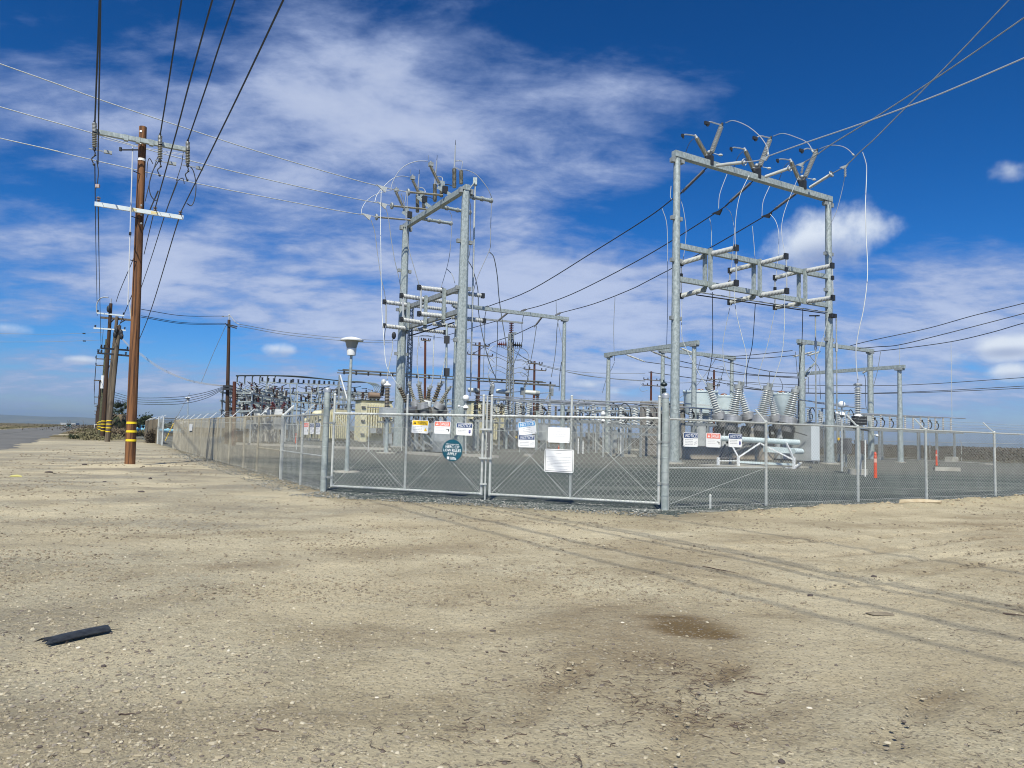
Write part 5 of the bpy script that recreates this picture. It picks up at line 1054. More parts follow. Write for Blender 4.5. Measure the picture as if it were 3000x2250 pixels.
jl([(1293, 546), (1310, 540), (1330, 547)], yj+5, yj+3, 0.04, wired); jl([(1242, 580), (1256, 577), (1270, 583)], yj+9, yj+8, 0.04, wired)
m = MB(); a = P(1392, 532, yj+2); b = P(1384, 905, yj+2); m.cyl(a, b, 0.09, n=8); m.build('operating_pipe', galv_l, lf); m = MB(); m.box(a, (0.4, 0.4, 0.7)); m.beam(a, P(1368, 565, yj), 0.1, 0.1); m.build('pipe_head', galv, lf)
m = MB(); a = P(1384, 905, yj+2); m.cyl(a, P(1378, 1160, yj+2), 0.08, n=6); m.build('operating_pipe', galv_l, lf)
# road-side strain bars with incoming lines
IW = [((1296, 572), (1196, 563), [(1126, 549), (1000, 516), (750, 442), (530, 371), (313, 299), (150, 240), (0, 187)]),
      ((1248, 613), (1148, 603), [(1126, 598), (1000, 574), (750, 518), (477, 450), (268, 389), (120, 347), (0, 313)]),
      ((1203, 645), (1103, 636), [(1080, 631), (1000, 619), (750, 572), (575, 537), (273, 469), (120, 432), (0, 405)])]
for i, (a, b, w) in enumerate(IW):
    A = LP2(*a, -0.3); Bp = PP(*b, A, DU); m = MB()
    for s_ in (-0.12, 0.12): m.sheds(A+DV*s_, Bp+DV*s_, 30, 0.05, 0.085, seg=8)
    m.build('strain_insulator', port, lf)
    m = MB(); d_ = (Bp-A).normalized(); m.rings(Bp-d_*0.1, Bp+d_*0.1, [(0, 0.30), (0.5, 0.36), (1, 0.30)], 14); m.build('grading_ring', galv_d, lf)
    pts = [Bp]+[PP(x, y, A, DU) for x, y in w]; d_ = (pts[-1]-pts[-2]).normalized(); pts.append(pts[-1]+d_*45)
    m = MB(); m.tube(smooth_path(pts, 5), 0.04, 6); m.build('incoming_conductor', galv_l, at=Bp, label=['topmost', 'middle', 'lowest'][i]+' of the three pale conductors crossing the sky to the spiked gantry', cat='power line', group='pale conductors arriving at the spiked gantry')
    cl = PP(*w[0], A, DU); m = MB(); m.poly([cl+DU*0.3+UP*0.05, cl-DU*0.8+UP*0.12, cl+DU*0.1-UP*0.5], 0.12, DV); m.build('line_clamp', galv_l, lf)
Yc = [PP(*w[0], LP2(*a, -0.3), DU).y for a, b, w in IW]
jl([(1253, 472), (1225, 472), (1195, 481), (1170, 500), (1152, 530), (1145, 553)], yj+1, Yc[0]); jl([(1200, 519), (1175, 516), (1150, 524), (1123, 548), (1105, 570), (1098, 592)], yj+6, Yc[1]); jl([(1155, 555), (1125, 562), (1095, 573), (1073, 590), (1061, 610), (1058, 628)], yj+10, Yc[2])
jl([(1175, 567), (1182, 590), (1188, 622), (1192, 680), (1198, 730), (1215, 790), (1229, 838)], Yc[0], Yc[0]+2, 0.04); jl([(1128, 602), (1138, 640), (1146, 700), (1157, 765), (1168, 810), (1177, 862)], Yc[1], Yc[1]+2, 0.04); jl([(1087, 645), (1098, 680), (1105, 735), (1116, 810), (1125, 850), (1130, 880)], Yc[2], Yc[2]+2, 0.04)
jl([(1117, 552), (1115, 640), (1116, 740), (1118, 890), (1124, 985), (1126, 1020), (1132, 1070), (1150, 1105), (1167, 1130)], Yc[1], 62, 0.030, galv_l)
jl([(1192, 640), (1193, 560), (1186, 596)], Yc[0], Yc[0], 0.03)
# mid-height switch on this gantry
lu = (LP2(1335, 838).z+LP2(1202, 908).z)/2; ll = (LP2(1335, 912).z+LP2(1202, 960).z)/2
for z_ in (lu, ll): m = MB(); m.beam(Vector((lA.x, lA.y, z_))+DV*0.5, Vector((lB.x, lB.y, z_))-DV*0.5, 0.40, 0.44); m.build('switch_beam', galv_d, lf)
for (fx0, fy0, fx1, fy1, gx0, gy0, gx1, gy1, bx) in ((1293, 850, 1233, 843, 1296, 926, 1233, 920, 1300), (1240, 876, 1181, 867, 1242, 946, 1181, 937, 1247), (1190, 893, 1131, 885, 1190, 962, 1131, 955, 1196)):
    for (x0, y0, x1, y1) in ((fx0, fy0, fx1, fy1), (gx0, gy0, gx1, gy1)):
        A = LP2(x0, y0, -0.5); Bp = PP(x1, y1, A, DU); m = MB(); m.sheds(A, Bp, 14, 0.19, 0.25, seg=12); m.build('standoff_insulator', porw, lf)
        d_ = (Bp-A).normalized(); m = MB(); m.cyl(Bp, Bp+d_*0.25, 0.2, n=8); m.box(Bp+d_*0.2, (0.3, 0.3, 0.5), (DU, DV, UP)); m.cyl(A-d_*0.2, A, 0.28, n=8); m.build('terminal', dark, lf)
        A2 = A+DU*1.0; m = MB(); m.sheds(A2, A2+DU*3.4, 14, 0.17, 0.23, seg=10); m.build('standoff_insulator', porw, lf)
        m = MB(); m.box(A2+DU*3.6, (0.3, 0.3, 0.5), (DU, DV, UP)); m.build('terminal', dark, lf)
    a = LP2(fx1, fy1-6, -3.8); m = MB(); m.cyl(P(fx1, fy1, PP(fx1, fy1, LP2(fx0, fy0, -0.5), DU).y), P(gx1, gy1, PP(gx1, gy1, LP2(gx0, gy0, -0.5), DU).y), 0.10, n=8); m.build('switch_blade', alub, lf)
    for o_ in (-0.5, 0.5): c = LP2(bx, 900, o_); m = MB(); m.beam(Vector((c.x, c.y, ll-0.5)), Vector((c.x, c.y, lu+0.3)), 0.3, 0.3); m.build('switch_post', galv, lf)
for y0_, y1_, o_ in ((945, 984, 1.5), (930, 972, 2.5)): m = MB(); m.cyl(LP2(1330, y0_, o_), LP2(1200, y1_, o_), 0.07, n=6); m.build('interphase_rod', dark, lf)
jl([(1131, 955), (1127, 980), (1126, 1010)], 70, 66, 0.05); jl([(1227, 985), (1222, 1060), (1228, 1125)], 70, 63, 0.045, galv_d); jl([(1272, 978), (1269, 1060), (1268, 1110), (1260, 1138)], 70, 64, 0.045, galv_d); jl([(1311, 1000), (1302, 1060), (1290, 1122)], 68, 63, 0.045, galv_d); jl([(1150, 975), (1150, 1020), (1140, 1070), (1134, 1112)], 66, 61.5, 0.04, galv_d)
c = P(1154, 983, 65); m = MB(); m.ball(c, 0.35, 8, 5, (0.6, 0.6, 1)); m.build('damper_ball', dark, lf)
m = MB(); m.cyl(P(1309, 950, 66), P(1305, 1290, 66), 0.10, n=6); m.build('operating_pipe', galv, lf)
for x_ in (1309,): 
    for y_ in (995, 1090): m = MB(); m.box(P(x_, y_, 65.8), (0.5, 0.3, 0.7)); m.build('pipe_bracket', dark, lf)

# ------------------------------------------------------------------ lattice masts
def lattice(base, top, w0, w1, label, mt=galv_d, name='lattice_mast', bays=26, group=None, r=0.05):
    root = empty(name, base, label, 'mast', group); H = (top-base)
    cor = lambda t, i: base + H*t + (DU*((-1, 1, 1, -1)[i]) + DV*((-1, -1, 1, 1)[i]))*((w0+(w1-w0)*t)/2)
    for i in range(4): m = MB(); m.beam(cor(0, i), cor(1, i), r*1.8, r*1.8); m.build('leg', mt, root)
    m = MB()
    for b_ in range(bays):
        for i in range(4):
            j = (i+1) % 4; t0, t1 = b_/bays, (b_+1)/bays; m.beam(cor(t0, i), cor(t1, j), r, r*0.6) if (b_+i) % 2 else m.beam(cor(t0, j), cor(t1, i), r, r*0.6)
            if b_ % 2: m.beam(cor(t0, i), cor(t0, j), r, r*0.6)
    m.build('lacing', mt, root); return root
gm1 = P(1489, 1318, 88); gm1.z = 0; tm1 = P(1493, 977, 88)
lm1 = lattice(gm1, Vector((gm1.x, gm1.y, tm1.z)), 0.85, 0.42, 'grey lattice mast topped by maroon insulators behind the gate', bays=30, r=0.07)
m = MB(); m.sheds(Vector((gm1.x, gm1.y, tm1.z)), Vector((gm1.x, gm1.y, tm1.z+1.35)), 6, 0.10, 0.32, seg=10); m.build('top_insulator', porr, lm1)
for s_, px0, px1 in ((-1, 1484, 1456), (1, 1500, 1530)):
    a, b = P(px0, 1010, 88), P(px1, 1010+s_*2, 88); m = MB(); m.sheds(a, b, 5, 0.12, 0.42, seg=10); m.build('side_insulator', porr if s_ < 0 else dark, lm1)
for y_ in (1028, 1062, 1086, 1100):
    for s_ in (-1, 1): m = MB(); c = P(1491, y_, 88); m.tube(smooth_path([c, c+DU*s_*1.6+UP*0.5, c+DU*s_*2.6+UP*0.1, c+DU*s_*2.9-UP*0.8, c+DU*s_*2.0-UP*1.6], 4), 0.035, 5); m.build('jumper_loop', galv_d, lm1)
m = MB(); m.beam(P(1496, 977, 88), P(1512, 975, 86), 0.15, 0.15); m.build('top_bracket', galv, lm1)
b2_ = P(1191, 1300, 82); b2_.z = 0
lattice(b2_, Vector((b2_.x, b2_.y, P(1191, 890, 82).z)), 0.42, 0.42, 'narrow lattice column close behind the farther leg of the spiked gantry', bays=60, r=0.05)

# ------------------------------------------------------------------ background gantries
def gantry2(A, B, ha, hb, label, strings=(), beamw=0.35, legr=(0.30, 0.2), nm='bus_gantry'):
    """two posts and a beam; A and B are ground points"""
    root = empty(nm, A, label, 'gantry', 'slim gantries in the back of the yard')
    for g, h in ((A, ha), (B, hb)):
        m = MB(); m.rings(g, g+UP*h, [(0, legr[0]), (1, legr[1])], 10); m.build('post', galv, root)
        m = MB(); m.rings(g, g+UP*0.1, [(0, legr[0]*1.8), (1, legr[0]*1.8)], 10); m.build('base_plate', conc, root)
    d = (B-A).normalized(); m = MB(); m.beam(A+UP*(ha+0.1)-d*0.5, B+UP*(hb+0.1)+d*0.6, beamw, beamw*1.1); m.build('beam', galv, root)
    for g, h in ((A, ha), (B, hb)): m = MB(); m.box(g+UP*(h-0.1), (0.7, 0.55, 0.25), (d, d.cross(UP), UP)); m.build('beam_seat', galv_d, root)
    return root
def at2(x, y, Y): q = P(x, y, Y); return Vector((q.x, q.y, 0)), q.z
def string(root, a, b, r=0.09, mt=porg, n=12):
    m = MB(); m.cyl(a, a+(b-a)*0.12, 0.04, n=5); m.sheds(a+(b-a)*0.12, b, n, r*0.55, r, seg=8); m.build('strain_insulator', mt, root)
    m = MB(); m.cyl(b, b+(b-a).normalized()*0.4, 0.07, n=5); m.build('dead_end', galv_l, root)
b1, z1 = at2(1654, 931, 82); o1 = b1; e1 = PP(1340, 890, b1, DU); a1 = Vector((e1.x, e1.y, 0))
g1_ = gantry2(b1, a1, z1-0.2, z1-0.2, 'wide slim gantry behind the spiked gantry receiving the three dark conductors')
G1P = lambda x, y, off=0.0: PP(x, y, b1+DV*off, DU)
for a, b in (((1493, 912), (1460, 939)), ((1593, 922), (1570, 952))):
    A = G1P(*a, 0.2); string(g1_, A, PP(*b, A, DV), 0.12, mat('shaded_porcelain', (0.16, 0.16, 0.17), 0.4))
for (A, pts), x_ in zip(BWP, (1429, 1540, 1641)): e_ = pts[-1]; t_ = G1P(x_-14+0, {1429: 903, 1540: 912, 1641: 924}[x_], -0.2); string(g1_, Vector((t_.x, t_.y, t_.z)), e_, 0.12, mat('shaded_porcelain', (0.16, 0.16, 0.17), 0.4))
for q in ([(1425, 905), (1420, 935), (1420, 980), (1415, 1120)], [(1536, 915), (1529, 950), (1530, 1000), (1515, 1040), (1500, 1080)], [(1639, 920), (1632, 960), (1630, 1000), (1625, 1050), (1615, 1105)], [(1572, 955), (1562, 1020), (1550, 1080), (1545, 1115)], [(1458, 940), (1457, 1000), (1452, 1110)], [(1645, 1060), (1640, 1100), (1638, 1145)]):
    jump(q, 84, 88, 0.04, galv_d, g1_)
for q, lb in (([(1629, 882), (1632, 930), (1648, 1010), (1649, 1060)], 'a'), ([(1802, 867), (1798, 960), (1800, 1058)], 'b')): jump(q, 74, 76, 0.03, alub, g1_)
jump([(1800, 1062), (1790, 1085), (1778, 1105), (1765, 1150)], 76, 84, 0.025, alub, g1_)
wire([(1460, 939), (1400, 956), (1300, 985)], (84, 110), 0.05, 'dark wire continuing down behind the spiked gantry from the far gantry, upper', 'dark wires beyond the far gantry')
wire([(1570, 952), (1505, 982), (1440, 1005), (1380, 1040)], (84, 115), 0.05, 'dark wire continuing down past the lattice mast from the far gantry', 'dark wires beyond the far gantry')
m = MB(); m.beam(P(1345, 928, 90), P(1532, 946, 94), 0.22, 0.22); m.build('rear_crossbar', galv_d, g1_)
# gantry along DV in the middle
q2, z2 = at2(2034, 1008, 65.5); f2g = PP(1783, 1042, q2, DV)
g2_ = gantry2(q2, Vector((f2g.x, f2g.y, 0)), z2, z2, 'slim gantry between the tall gantry leg and the firewall, beam climbing toward you')
G2P = lambda x, y, off=0.0: PP(x, y, q2+DU*off, DV)
for a, b in (((1832, 1038), (1882, 1057)), ((1906, 1028), (1957, 1048)), ((1906, 1028), (1957, 1048)), ((1992, 1019), (2036, 1037))):
    A = G2P(*a, 0.2); string(g2_, A, P(b[0], b[1], A.y+1.8), 0.10)
q3, z3 = at2(2144, 1050, 82); f3 = PP(1942, 1028, q3, DU)
g3_ = gantry2(q3, Vector((f3.x, f3.y, 0)), z3, z3, 'short slim gantry right behind the near leg of the tall V switch gantry')
q4, z4 = at2(2549, 1030, 77.5); f4 = PP(2349, 1008, q4, DU)
g4_ = gantry2(q4, Vector((f4.x, f4.y, 0)), z4, z4, 'slim gantry beyond the cabinet leg carrying three long side wires', legr=(0.34, 0.28))
q5, z5 = at2(2635, 1078, 66.6); f5 = PP(2352, 1092, q5, DV)
g5_ = gantry2(q5, Vector((f5.x, f5.y, 0)), z5, z5, 'lower slim gantry beside the pale bus rack, nearest to the orange posts', legr=(0.26, 0.18), beamw=0.3)
m = MB(); m.beam(P(2346, 1105, 76), P(2386, 1065, 75), 0.14, 0.14); m.build('knee_brace', galv, g4_)
for y_, r_ in ((1148, 0.42), (1187, 0.40)): c = P(2349, y_, 72.5); m = MB(); m.rings(c-UP*0.15, c+UP*0.15, [(0, r_), (1, r_)], 12); m.build('pipe_collar', alum, g4_)
c0, c1 = P(2349, 1110, 72.4), P(2347, 1260, 72.4); m = MB(); m.rings(c1, c0, [(0, 0.37), (1, 0.37)], 12); m.build('riser_pipe', mat('brownish_pipe', (0.28, 0.23, 0.19), 0.6), g4_)
for a, b, o_ in (((2545, 1083), (2530, 1091), g5_), ((2385, 1030), (2333, 1043), g4_), ((2404, 1030), (2372, 1040), g4_)):
    A = P(*a, 74); string(o_, A, P(*b, 76), 0.10)
gR = 'long side wires of the back gantry'
for i, w in enumerate(([(2480, 1016), (2550, 998), (2717, 962), (2850, 925), (3000, 888)], [(2500, 1022), (2570, 1016), (2636, 1010), (2780, 975), (3000, 918)], [(2560, 1030), (2650, 1020), (2786, 1001), (2900, 975), (3000, 946)])):
    wire(w+[(3200, w[-1][1]-55)], (77, 60), 0.04, ['uppermost', 'middle', 'lowest'][i]+' of the three wires rising from the back gantry past the clear sky', gR)
for i, (y0_, y1_, y2_) in enumerate(((1130, 1126, 1106), (1152, 1147, 1131), (1153, 1150, 1137))):
    wire([(2130, y0_-14-8*i), (2300, y0_-4), (2500, y0_), (2700, y1_), (3000, y2_), (3200, y2_-14)], (110, 95), 0.045, ['top', 'middle', 'bottom'][i]+' of the three low far wires behind the slim gantries', 'low far wires')
for i, p_ in enumerate(([(1890, 1060), (2000, 1075), (2150, 1095), (2340, 1108)], [(1960, 1050), (2040, 1068), (2200, 1096), (2345, 1105)], [(2040, 1038), (2110, 1056), (2255, 1088), (2345, 1094)], [(2117, 1046), (2200, 1040), (2322, 1027)], [(2150, 1050), (2250, 1048), (2400, 1034)], [(1900, 1090), (2090, 1117), (2200, 1140), (2340, 1150)])):
    wire(p_, (80, 76), 0.04, ['thin wire sagging from the gantry beam climbing toward you, first string', 'thin wire sagging from the second string of that climbing beam', 'thin wire sagging from the string nearest the tip of the climbing beam', 'short level wire between the two back gantries above the ribbed bushings', 'second short level wire just under the other between the back gantries', 'lowest wire crossing behind the pale tanks and ribbed bushings'][i], 'thin wires sagging between the slim gantries')
for x_, y0_, y1_, Y in ((2786, 1001, 1222, 80), (2636, 1010, 1072, 78)):
    m = MB(); m.cyl(P(x_, y0_, Y), P(x_+3 if y1_ > 1100 else x_, y1_, Y), 0.03, n=5); m.build('drop_wire', galv_l, at=P(x_, y0_, Y), label='thin drop wire hanging from a side wire '+('down to the pale bus rack end' if y1_ > 1100 else 'onto the lower slim gantry tip'), cat='wire')
for q in ([(2330, 1030), (2334, 1070), (2336, 1095), (2344, 1140)], [(2372, 1042), (2400, 1080), (2402, 1120), (2404, 1170)], [(2284, 1107), (2293, 1130), (2289, 1145), (2278, 1148)], [(2530, 1093), (2535, 1110), (2536, 1150), (2537, 1190), (2545, 1208)], [(2580, 1030), (2570, 1090), (2557, 1140), (2552, 1180)], [(2100, 1045), (2085, 1070), (2040, 1130), (1992, 1165)], [(2100, 1075), (2120, 1080), (2100, 1140)], [(2255, 1088), (2252, 1140)], [(2368, 1105), (2368, 1150)], [(2052, 1052), (2040, 1100), (2015, 1150)]):
    jump(q, 76, 78, 0.03, galv_d if q[0][0] != 2284 else alub, g4_)

# ------------------------------------------------------------------ circuit breakers
def bushing(root, b, t, r0, r1, n, mt, collar=None, cr=0.0, chh=0.0, cmt=steelb, cap=True):
    d = (t-b).normalized(); m = MB(); m.sheds(b, t, max(7, int(n*0.8)), r0*0.60, r0, r1*0.60, r1, 14); m.build('bushing', mt, root)
    if cap: m = MB(); m.cyl(t, t+d*r1*0.9, r1*1.05, n=12); m.cyl(t+d*r1*0.9, t+d*r1*1.9, r1*0.35, n=8); m.box(t+d*r1*1.3+DU*r1*0.9, (r1*1.0, r1*0.8, r1*0.9), (DU, DV, UP)); m.build('bushing_terminal', galv_d, root)
    if cr: m = MB(); m.rings(b-d*chh, b+d*0.03, [(0, cr*0.9), (0.05, cr), (0.95, cr), (1, cr*0.93)], 20); m.build('current_ring', cmt, root); m = MB(); m.rings(b-d*(chh+0.5), b-d*chh, [(0, cr*0.62), (1, cr*0.7)], 16); m.build('turret', dgreyp, root)
BK = P(2220, 1372, 45); BK.z = 0
bk = empty('circuit_breaker', BK, 'large circuit breaker with six ribbed grey bushings and pale truss frame', 'circuit breaker')
for (b, t, w0, w1, Y, n, cw, ch_) in (((2103, 1211), (2079, 1140), 25, 19, 46.6, 14, 39, 0.42), ((2148.6, 1219), (2163, 1139), 35, 21, 44.6, 17, 51, 0.42), ((2187, 1211), (2168, 1150), 25, 19, 47.4, 13, 37, 0.42),
        ((2232, 1221), (2247, 1144), 35, 21, 45.2, 17, 50, 0.42), ((2269, 1217), (2256, 1160), 25, 18, 48.2, 13, 37, 0.42), ((2312, 1224), (2329, 1151), 34, 20, 45.9, 16, 49, 0.42)):
    bushing(bk, P(*b, Y), P(*t, Y), w0*Y/2100/2*1.12, w1*Y/2100/2*1.15, n, porg, cr=cw*Y/2100/2, chh=ch_)
ax = lambda x, y, Y: P(x, y, Y)
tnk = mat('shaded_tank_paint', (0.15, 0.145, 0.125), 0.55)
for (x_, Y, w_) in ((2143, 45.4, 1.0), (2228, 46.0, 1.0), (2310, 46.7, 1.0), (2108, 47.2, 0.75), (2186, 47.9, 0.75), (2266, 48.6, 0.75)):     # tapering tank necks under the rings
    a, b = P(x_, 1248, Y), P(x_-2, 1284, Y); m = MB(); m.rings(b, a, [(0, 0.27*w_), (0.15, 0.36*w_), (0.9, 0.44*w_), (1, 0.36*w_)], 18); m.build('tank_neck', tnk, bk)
a, b = P(2112, 1262, 47.4), P(2330, 1272, 48.8); m = MB(); m.beam(a, b, 0.14, 0.18); m.build('upper_rail', galv_d, bk)
for x_ in (2128, 2172, 2215, 2255, 2295, 2335): a = P(x_, 1258, 46.9); m = MB(); m.beam(a, P(x_+3, 1300, 46.9), 0.09, 0.09); m.build('hanger', dark, bk)
m = MB(); m.beam(P(2300, 1256, 45.9), P(2364, 1276, 45.6), 0.05, 0.05); m.build('control_linkage', dark, bk)
a, b = P(2108, 1284, 44.4), P(2340, 1296, 45.6); m = MB(); m.cyl(a, b, 0.17, n=16); m.build('drive_pipe', pale, bk)
m = MB(); m.ball(a, 0.2, 12, 6); m.build('pipe_end', pale, bk)
a, b = P(2240, 1316, 44.6), P(2345, 1322, 45.3); m = MB(); m.beam(a, b, 0.3, 0.35); m.build('side_beam', pale, bk)
a, b = P(2325, 1322, 44.7), P(2350, 1323, 45.0); m = MB(); m.cyl(a, b, 0.17, n=12); m.build('drive_motor', pale, bk)
def strut(p0, p1, Y0, Y1, w=0.10, mt=None, root=bk, name='truss_member'): m = MB(); m.beam(P(*p0, Y0), P(*p1, Y1), w, w*0.8); m.build(name, mt or whitep, root)
for p0, p1 in (((2147, 1310), (2163, 1340)), ((2160, 1342), (2228, 1297)), ((2230, 1300), (2322, 1346)), ((2303, 1297), (2324, 1342))): strut(p0, p1, 44.2, 44.2)
for p0, p1 in (((2106, 1345), (2200, 1300)), ((2106, 1345), (2125, 1302)), ((2230, 1305), (2265, 1345)), ((2268, 1345), (2300, 1310)), ((2265, 1345), (2322, 1348))): strut(p0, p1, 46.4, 46.4, 0.11, dgreyp)
strut((2108, 1341), (2168, 1343), 45.2, 44.2, 0.10, dgreyp); strut((2104, 1350), (2166, 1350), 45.2, 44.2, 0.08)
for (x0, y0, x1, y1, w) in ((2103, 1364, 2323, 1371, 0.09), (2160, 1353, 2323, 1361, 0.16)): strut((x0, y0), (x1, y1), 44.4, 44.9, w, whitep if w < 0.1 else pale)
for x_ in (2104, 2163, 2326): strut((x_, 1340), (x_, 1374), 44.2, 44.2, 0.14)
strut((2326, 1371), (2346, 1356), 44.2, 46, 0.12)
cA, cB = P(2364, 1350, 45.5), P(2385, 1347, 46.6)
x0, x1, yt, yb = 2315, 2385, 1240, 1347
c = P(2351, 1296, 46.6); hh_ = (P(2351, yt, 46)-P(2351, yb, 46)).length
m = MB(); m.box(c, (0.85, 1.9, hh_), (DU, DV, UP)); m.build('control_cabinet', greyp, bk)
m = MB(); m.box(c-DV*0.96+DU*0.0, (0.80, 0.03, hh_*0.96), (DU, DV, UP)); m.build('cabinet_door', mat('sunlit_grey_door', (0.62, 0.66, 0.66), 0.5), bk)  # door paler than the housing: sunlight on the front put into its colour
m = MB(); m.box(c+UP*(hh_/2+0.02), (0.95, 2.0, 0.04), (DU, DV, UP)); m.build('cabinet_roof', galv_l, bk)
for x_ in (2140, 2215, 2290, 2340): 
    g_ = P(x_, 1330, 46.5); m = MB(); m.beam(Vector((g_.x, g_.y, 0.05)), Vector((g_.x, g_.y, 1.9)), 0.12, 0.12); m.build('rear_leg', galv_d, bk)
sl_ = empty('concrete_slab', BK, 'long low concrete slab beneath the large breaker and its pale frame', 'slab'); m = MB(); m.box(BK+UP*0.02+DU*0.5+DV*0.6, (6.6, 3.2, 0.22), (DU, DV, UP)); m.build('slab_top', conc, sl_)
# brown-bushing breaker
BL = P(1255, 1322, 63); BL.z = 0
bl = empty('circuit_breaker', BL, 'circuit breaker with splayed brown bushings between the spiked gantry legs', 'circuit breaker')
brn = mat('brown_bushing', (0.115, 0.092, 0.058), 0.35, 0.0, (0.16, 0.13, 0.085), 4.0)
for (b, t, w0, w1, Y, n, mt_, cw, cmt) in (((1191, 1178), (1172, 1137), 16, 11, 60.0, 9, brn, 0, None), ((1214, 1175), (1199, 1126), 12, 8, 65, 12, port, 26, steelb), ((1236.6, 1181), (1227.5, 1130), 18, 11, 62, 13, port, 34, steelb), ((1253, 1175), (1257.7, 1141), 16, 10, 66, 8, brn, 27, whitep),
        ((1271, 1178), (1288, 1129), 16, 12, 63.6, 9, brn, 0, None), ((1291, 1182), (1314, 1140), 14, 9, 62.4, 12, port, 33, steelb)):
    bushing(bl, P(*b, Y), P(*t, Y), w0*Y/2100/2*1.22, w1*Y/2100/2*1.3, n, mt_, cr=cw*Y/2100/2, chh=0.55, cmt=cmt or steelb)
m = MB(); m.cyl(P(1198, 1206, 64), P(1300, 1208, 63.5), 0.42, n=16); m.build('tank', dgreyp, bl)
for x_ in (1215, 1240, 1285): m = MB(); c = P(x_, 1204, 63.2); m.cyl(c-DV*1.0, c+DV*1.6, 0.4, n=14); m.build('phase_tank', mat('dark_bronze_tank', (0.10, 0.095, 0.09), 0.4), bl)
for x_ in (1217, 1242, 1278, 1300):
    g_ = P(x_, 1260, 63.3); m = MB(); m.beam(Vector((g_.x, g_.y, 0)), Vector((g_.x, g_.y, 3.9)), 0.17, 0.17); m.build('stand_leg', galv_d, bl)
for p0, p1 in (((1215, 1262), (1280, 1264)), ((1215, 1288), (1245, 1318)), ((1240, 1290), (1285, 1322)), ((1205, 1285), (1222, 1316)), ((1250, 1275), (1285, 1310))): strut(p0, p1, 62.6, 62.6, 0.13, galv_d, bl, 'stand_brace')
c = P(1290, 1272, 63); m = MB(); m.box(c, (1.5, 0.9, 1.9), (DU, DV, UP)); m.build('control_box', greyp, bl); c = P(1292, 1308, 61.5); m = MB(); m.box(c, (1.2, 0.8, 0.9), (DU, DV, UP)); m.build('ground_box', galv_d, bl)
for x_, y_, s_ in ((1225, 1255, 0.7), (1262, 1232, 0.5), (1280, 1228, 0.4), (1250, 1285, 0.6)): m = MB(); m.box(P(x_, y_, 64), (s_, s_*0.7, s_)); m.build('mechanism_box', cream if s_ > 0.5 else dgreyp, bl)

# ------------------------------------------------------------------ transformers
def fins(root, o, du, dn, L, H, n, z0, mt, depth=0.5):
    """row of radiator fins standing out from a tank face"""
    for i in range(n):
        c = o+du*((i+0.5)/n*L)+dn*(depth/2)+UP*(z0+H/2); m = MB(); m.box(c, (L/n*0.42, depth, H), (du, dn, UP)); m.build('radiator_fin', mt, root)
T1 = P(1097, 1304, 96); T1.z = 0
t1 = empty('power_transformer', T1, 'big cream transformer with tall radiator fins behind the gate', 'transformer')
zt = P(1097, 1166, 96).z
c = P(1060, 1235, 96.5); W_ = 99*96/2100
o = Vector((P(1049, 1300, 96).x, 96, 0)); ex = Vector((1, 0, 0)); 
m = MB(); m.box(o+DU*2.45+DV*1.4+UP*(zt/2), (4.3, 2.6, zt-0.8), (DU, DV, UP)); m.build('tank', cream, t1)
m = MB(); m.box(o+DU*2.45+DV*1.4+UP*(zt-0.32), (4.6, 2.9, 0.16), (DU, DV, UP)); m.build('tank_lid', mat('dark_olive_lid', (0.06, 0.07, 0.06), 0.6), t1)
fins(t1, o+DU*0.95+DV*0.1, DU, -DV, 3.6, zt-1.9, 10, 1.0, cream, 0.8)
m = MB(); m.box(o+DU*0.45-DV*0.25+UP*(zt/2-0.2), (0.9, 0.8, zt-1.0), (DU, DV, UP)); m.build('side_panel', cream, t1)
for z_ in (1.3, 3.1, 4.9): m = MB(); m.box(o+DU*0.3-DV*0.7+UP*z_, (0.5, 0.3, 0.22), (DU, DV, UP)); m.build('lifting_lug', dgreyp, t1)
for k_ in range(3):
    c = o+DU*(0.8+1.1*k_)+DV*1.2+UP*(zt-0.2); m = MB(); m.sheds(c, c+UP*1.0, 5, 0.14, 0.24, seg=8); m.build('bushing', porb, t1)
m = MB(); m.cyl(o+DU*1.4+DV*0.6+UP*(zt+0.4), o+DU*3.0+DV*0.6+UP*(zt+0.4), 0.42, n=12); m.build('conservator', mat('copperish_pipework', (0.24, 0.17, 0.12), 0.6), t1)
c = P(1118, 1160, 95); m = MB(); m.sheds(c, P(1123, 1128, 95), 8, 0.22, 0.34, seg=10); m.build('tall_bushing', dark, t1)
m = MB(); m.ball(P(1124, 1121, 95), 0.38, 10, 6, (1, 1, 1.3)); m.build('bushing_cap', porw, t1)
for k_ in range(3): m = MB(); m.box(o+DU*(1.6+0.9*k_)-DV*1.1+UP*1.8, (0.7, 0.4, 0.7), (DU, DV, UP)); m.build('cooling_fan', greyp if k_ != 1 else dgreyp, t1)
T2 = P(1404, 1308, 90); T2.z = 0
t2 = empty('power_transformer', T2, 'cream transformer partly hidden behind the middle gate stiles', 'transformer'); zt = P(1404, 1178, 90).z
o = T2-DU*1.1; m = MB(); m.box(o+DU*1.2+DV*1.2+UP*(zt/2+0.2), (2.6, 2.2, zt-0.5), (DU, DV, UP)); m.build('tank', cream, t2); m = MB(); m.box(o+DU*1.2+DV*1.2+UP*(zt+0.05), (2.9, 2.4, 0.14), (DU, DV, UP)); m.build('tank_lid', MATS['dark_olive_lid'], t2)
fins(t2, o+DU*0.2, DU, -DV, 2.2, zt-2.2, 8, 1.6, cream, 0.5)
m = MB(); m.box(o+DU*0.2-DV*0.9+UP*1.0, (1.5, 0.8, 1.6), (DU, DV, UP)); m.build('control_box', creamd, t2)
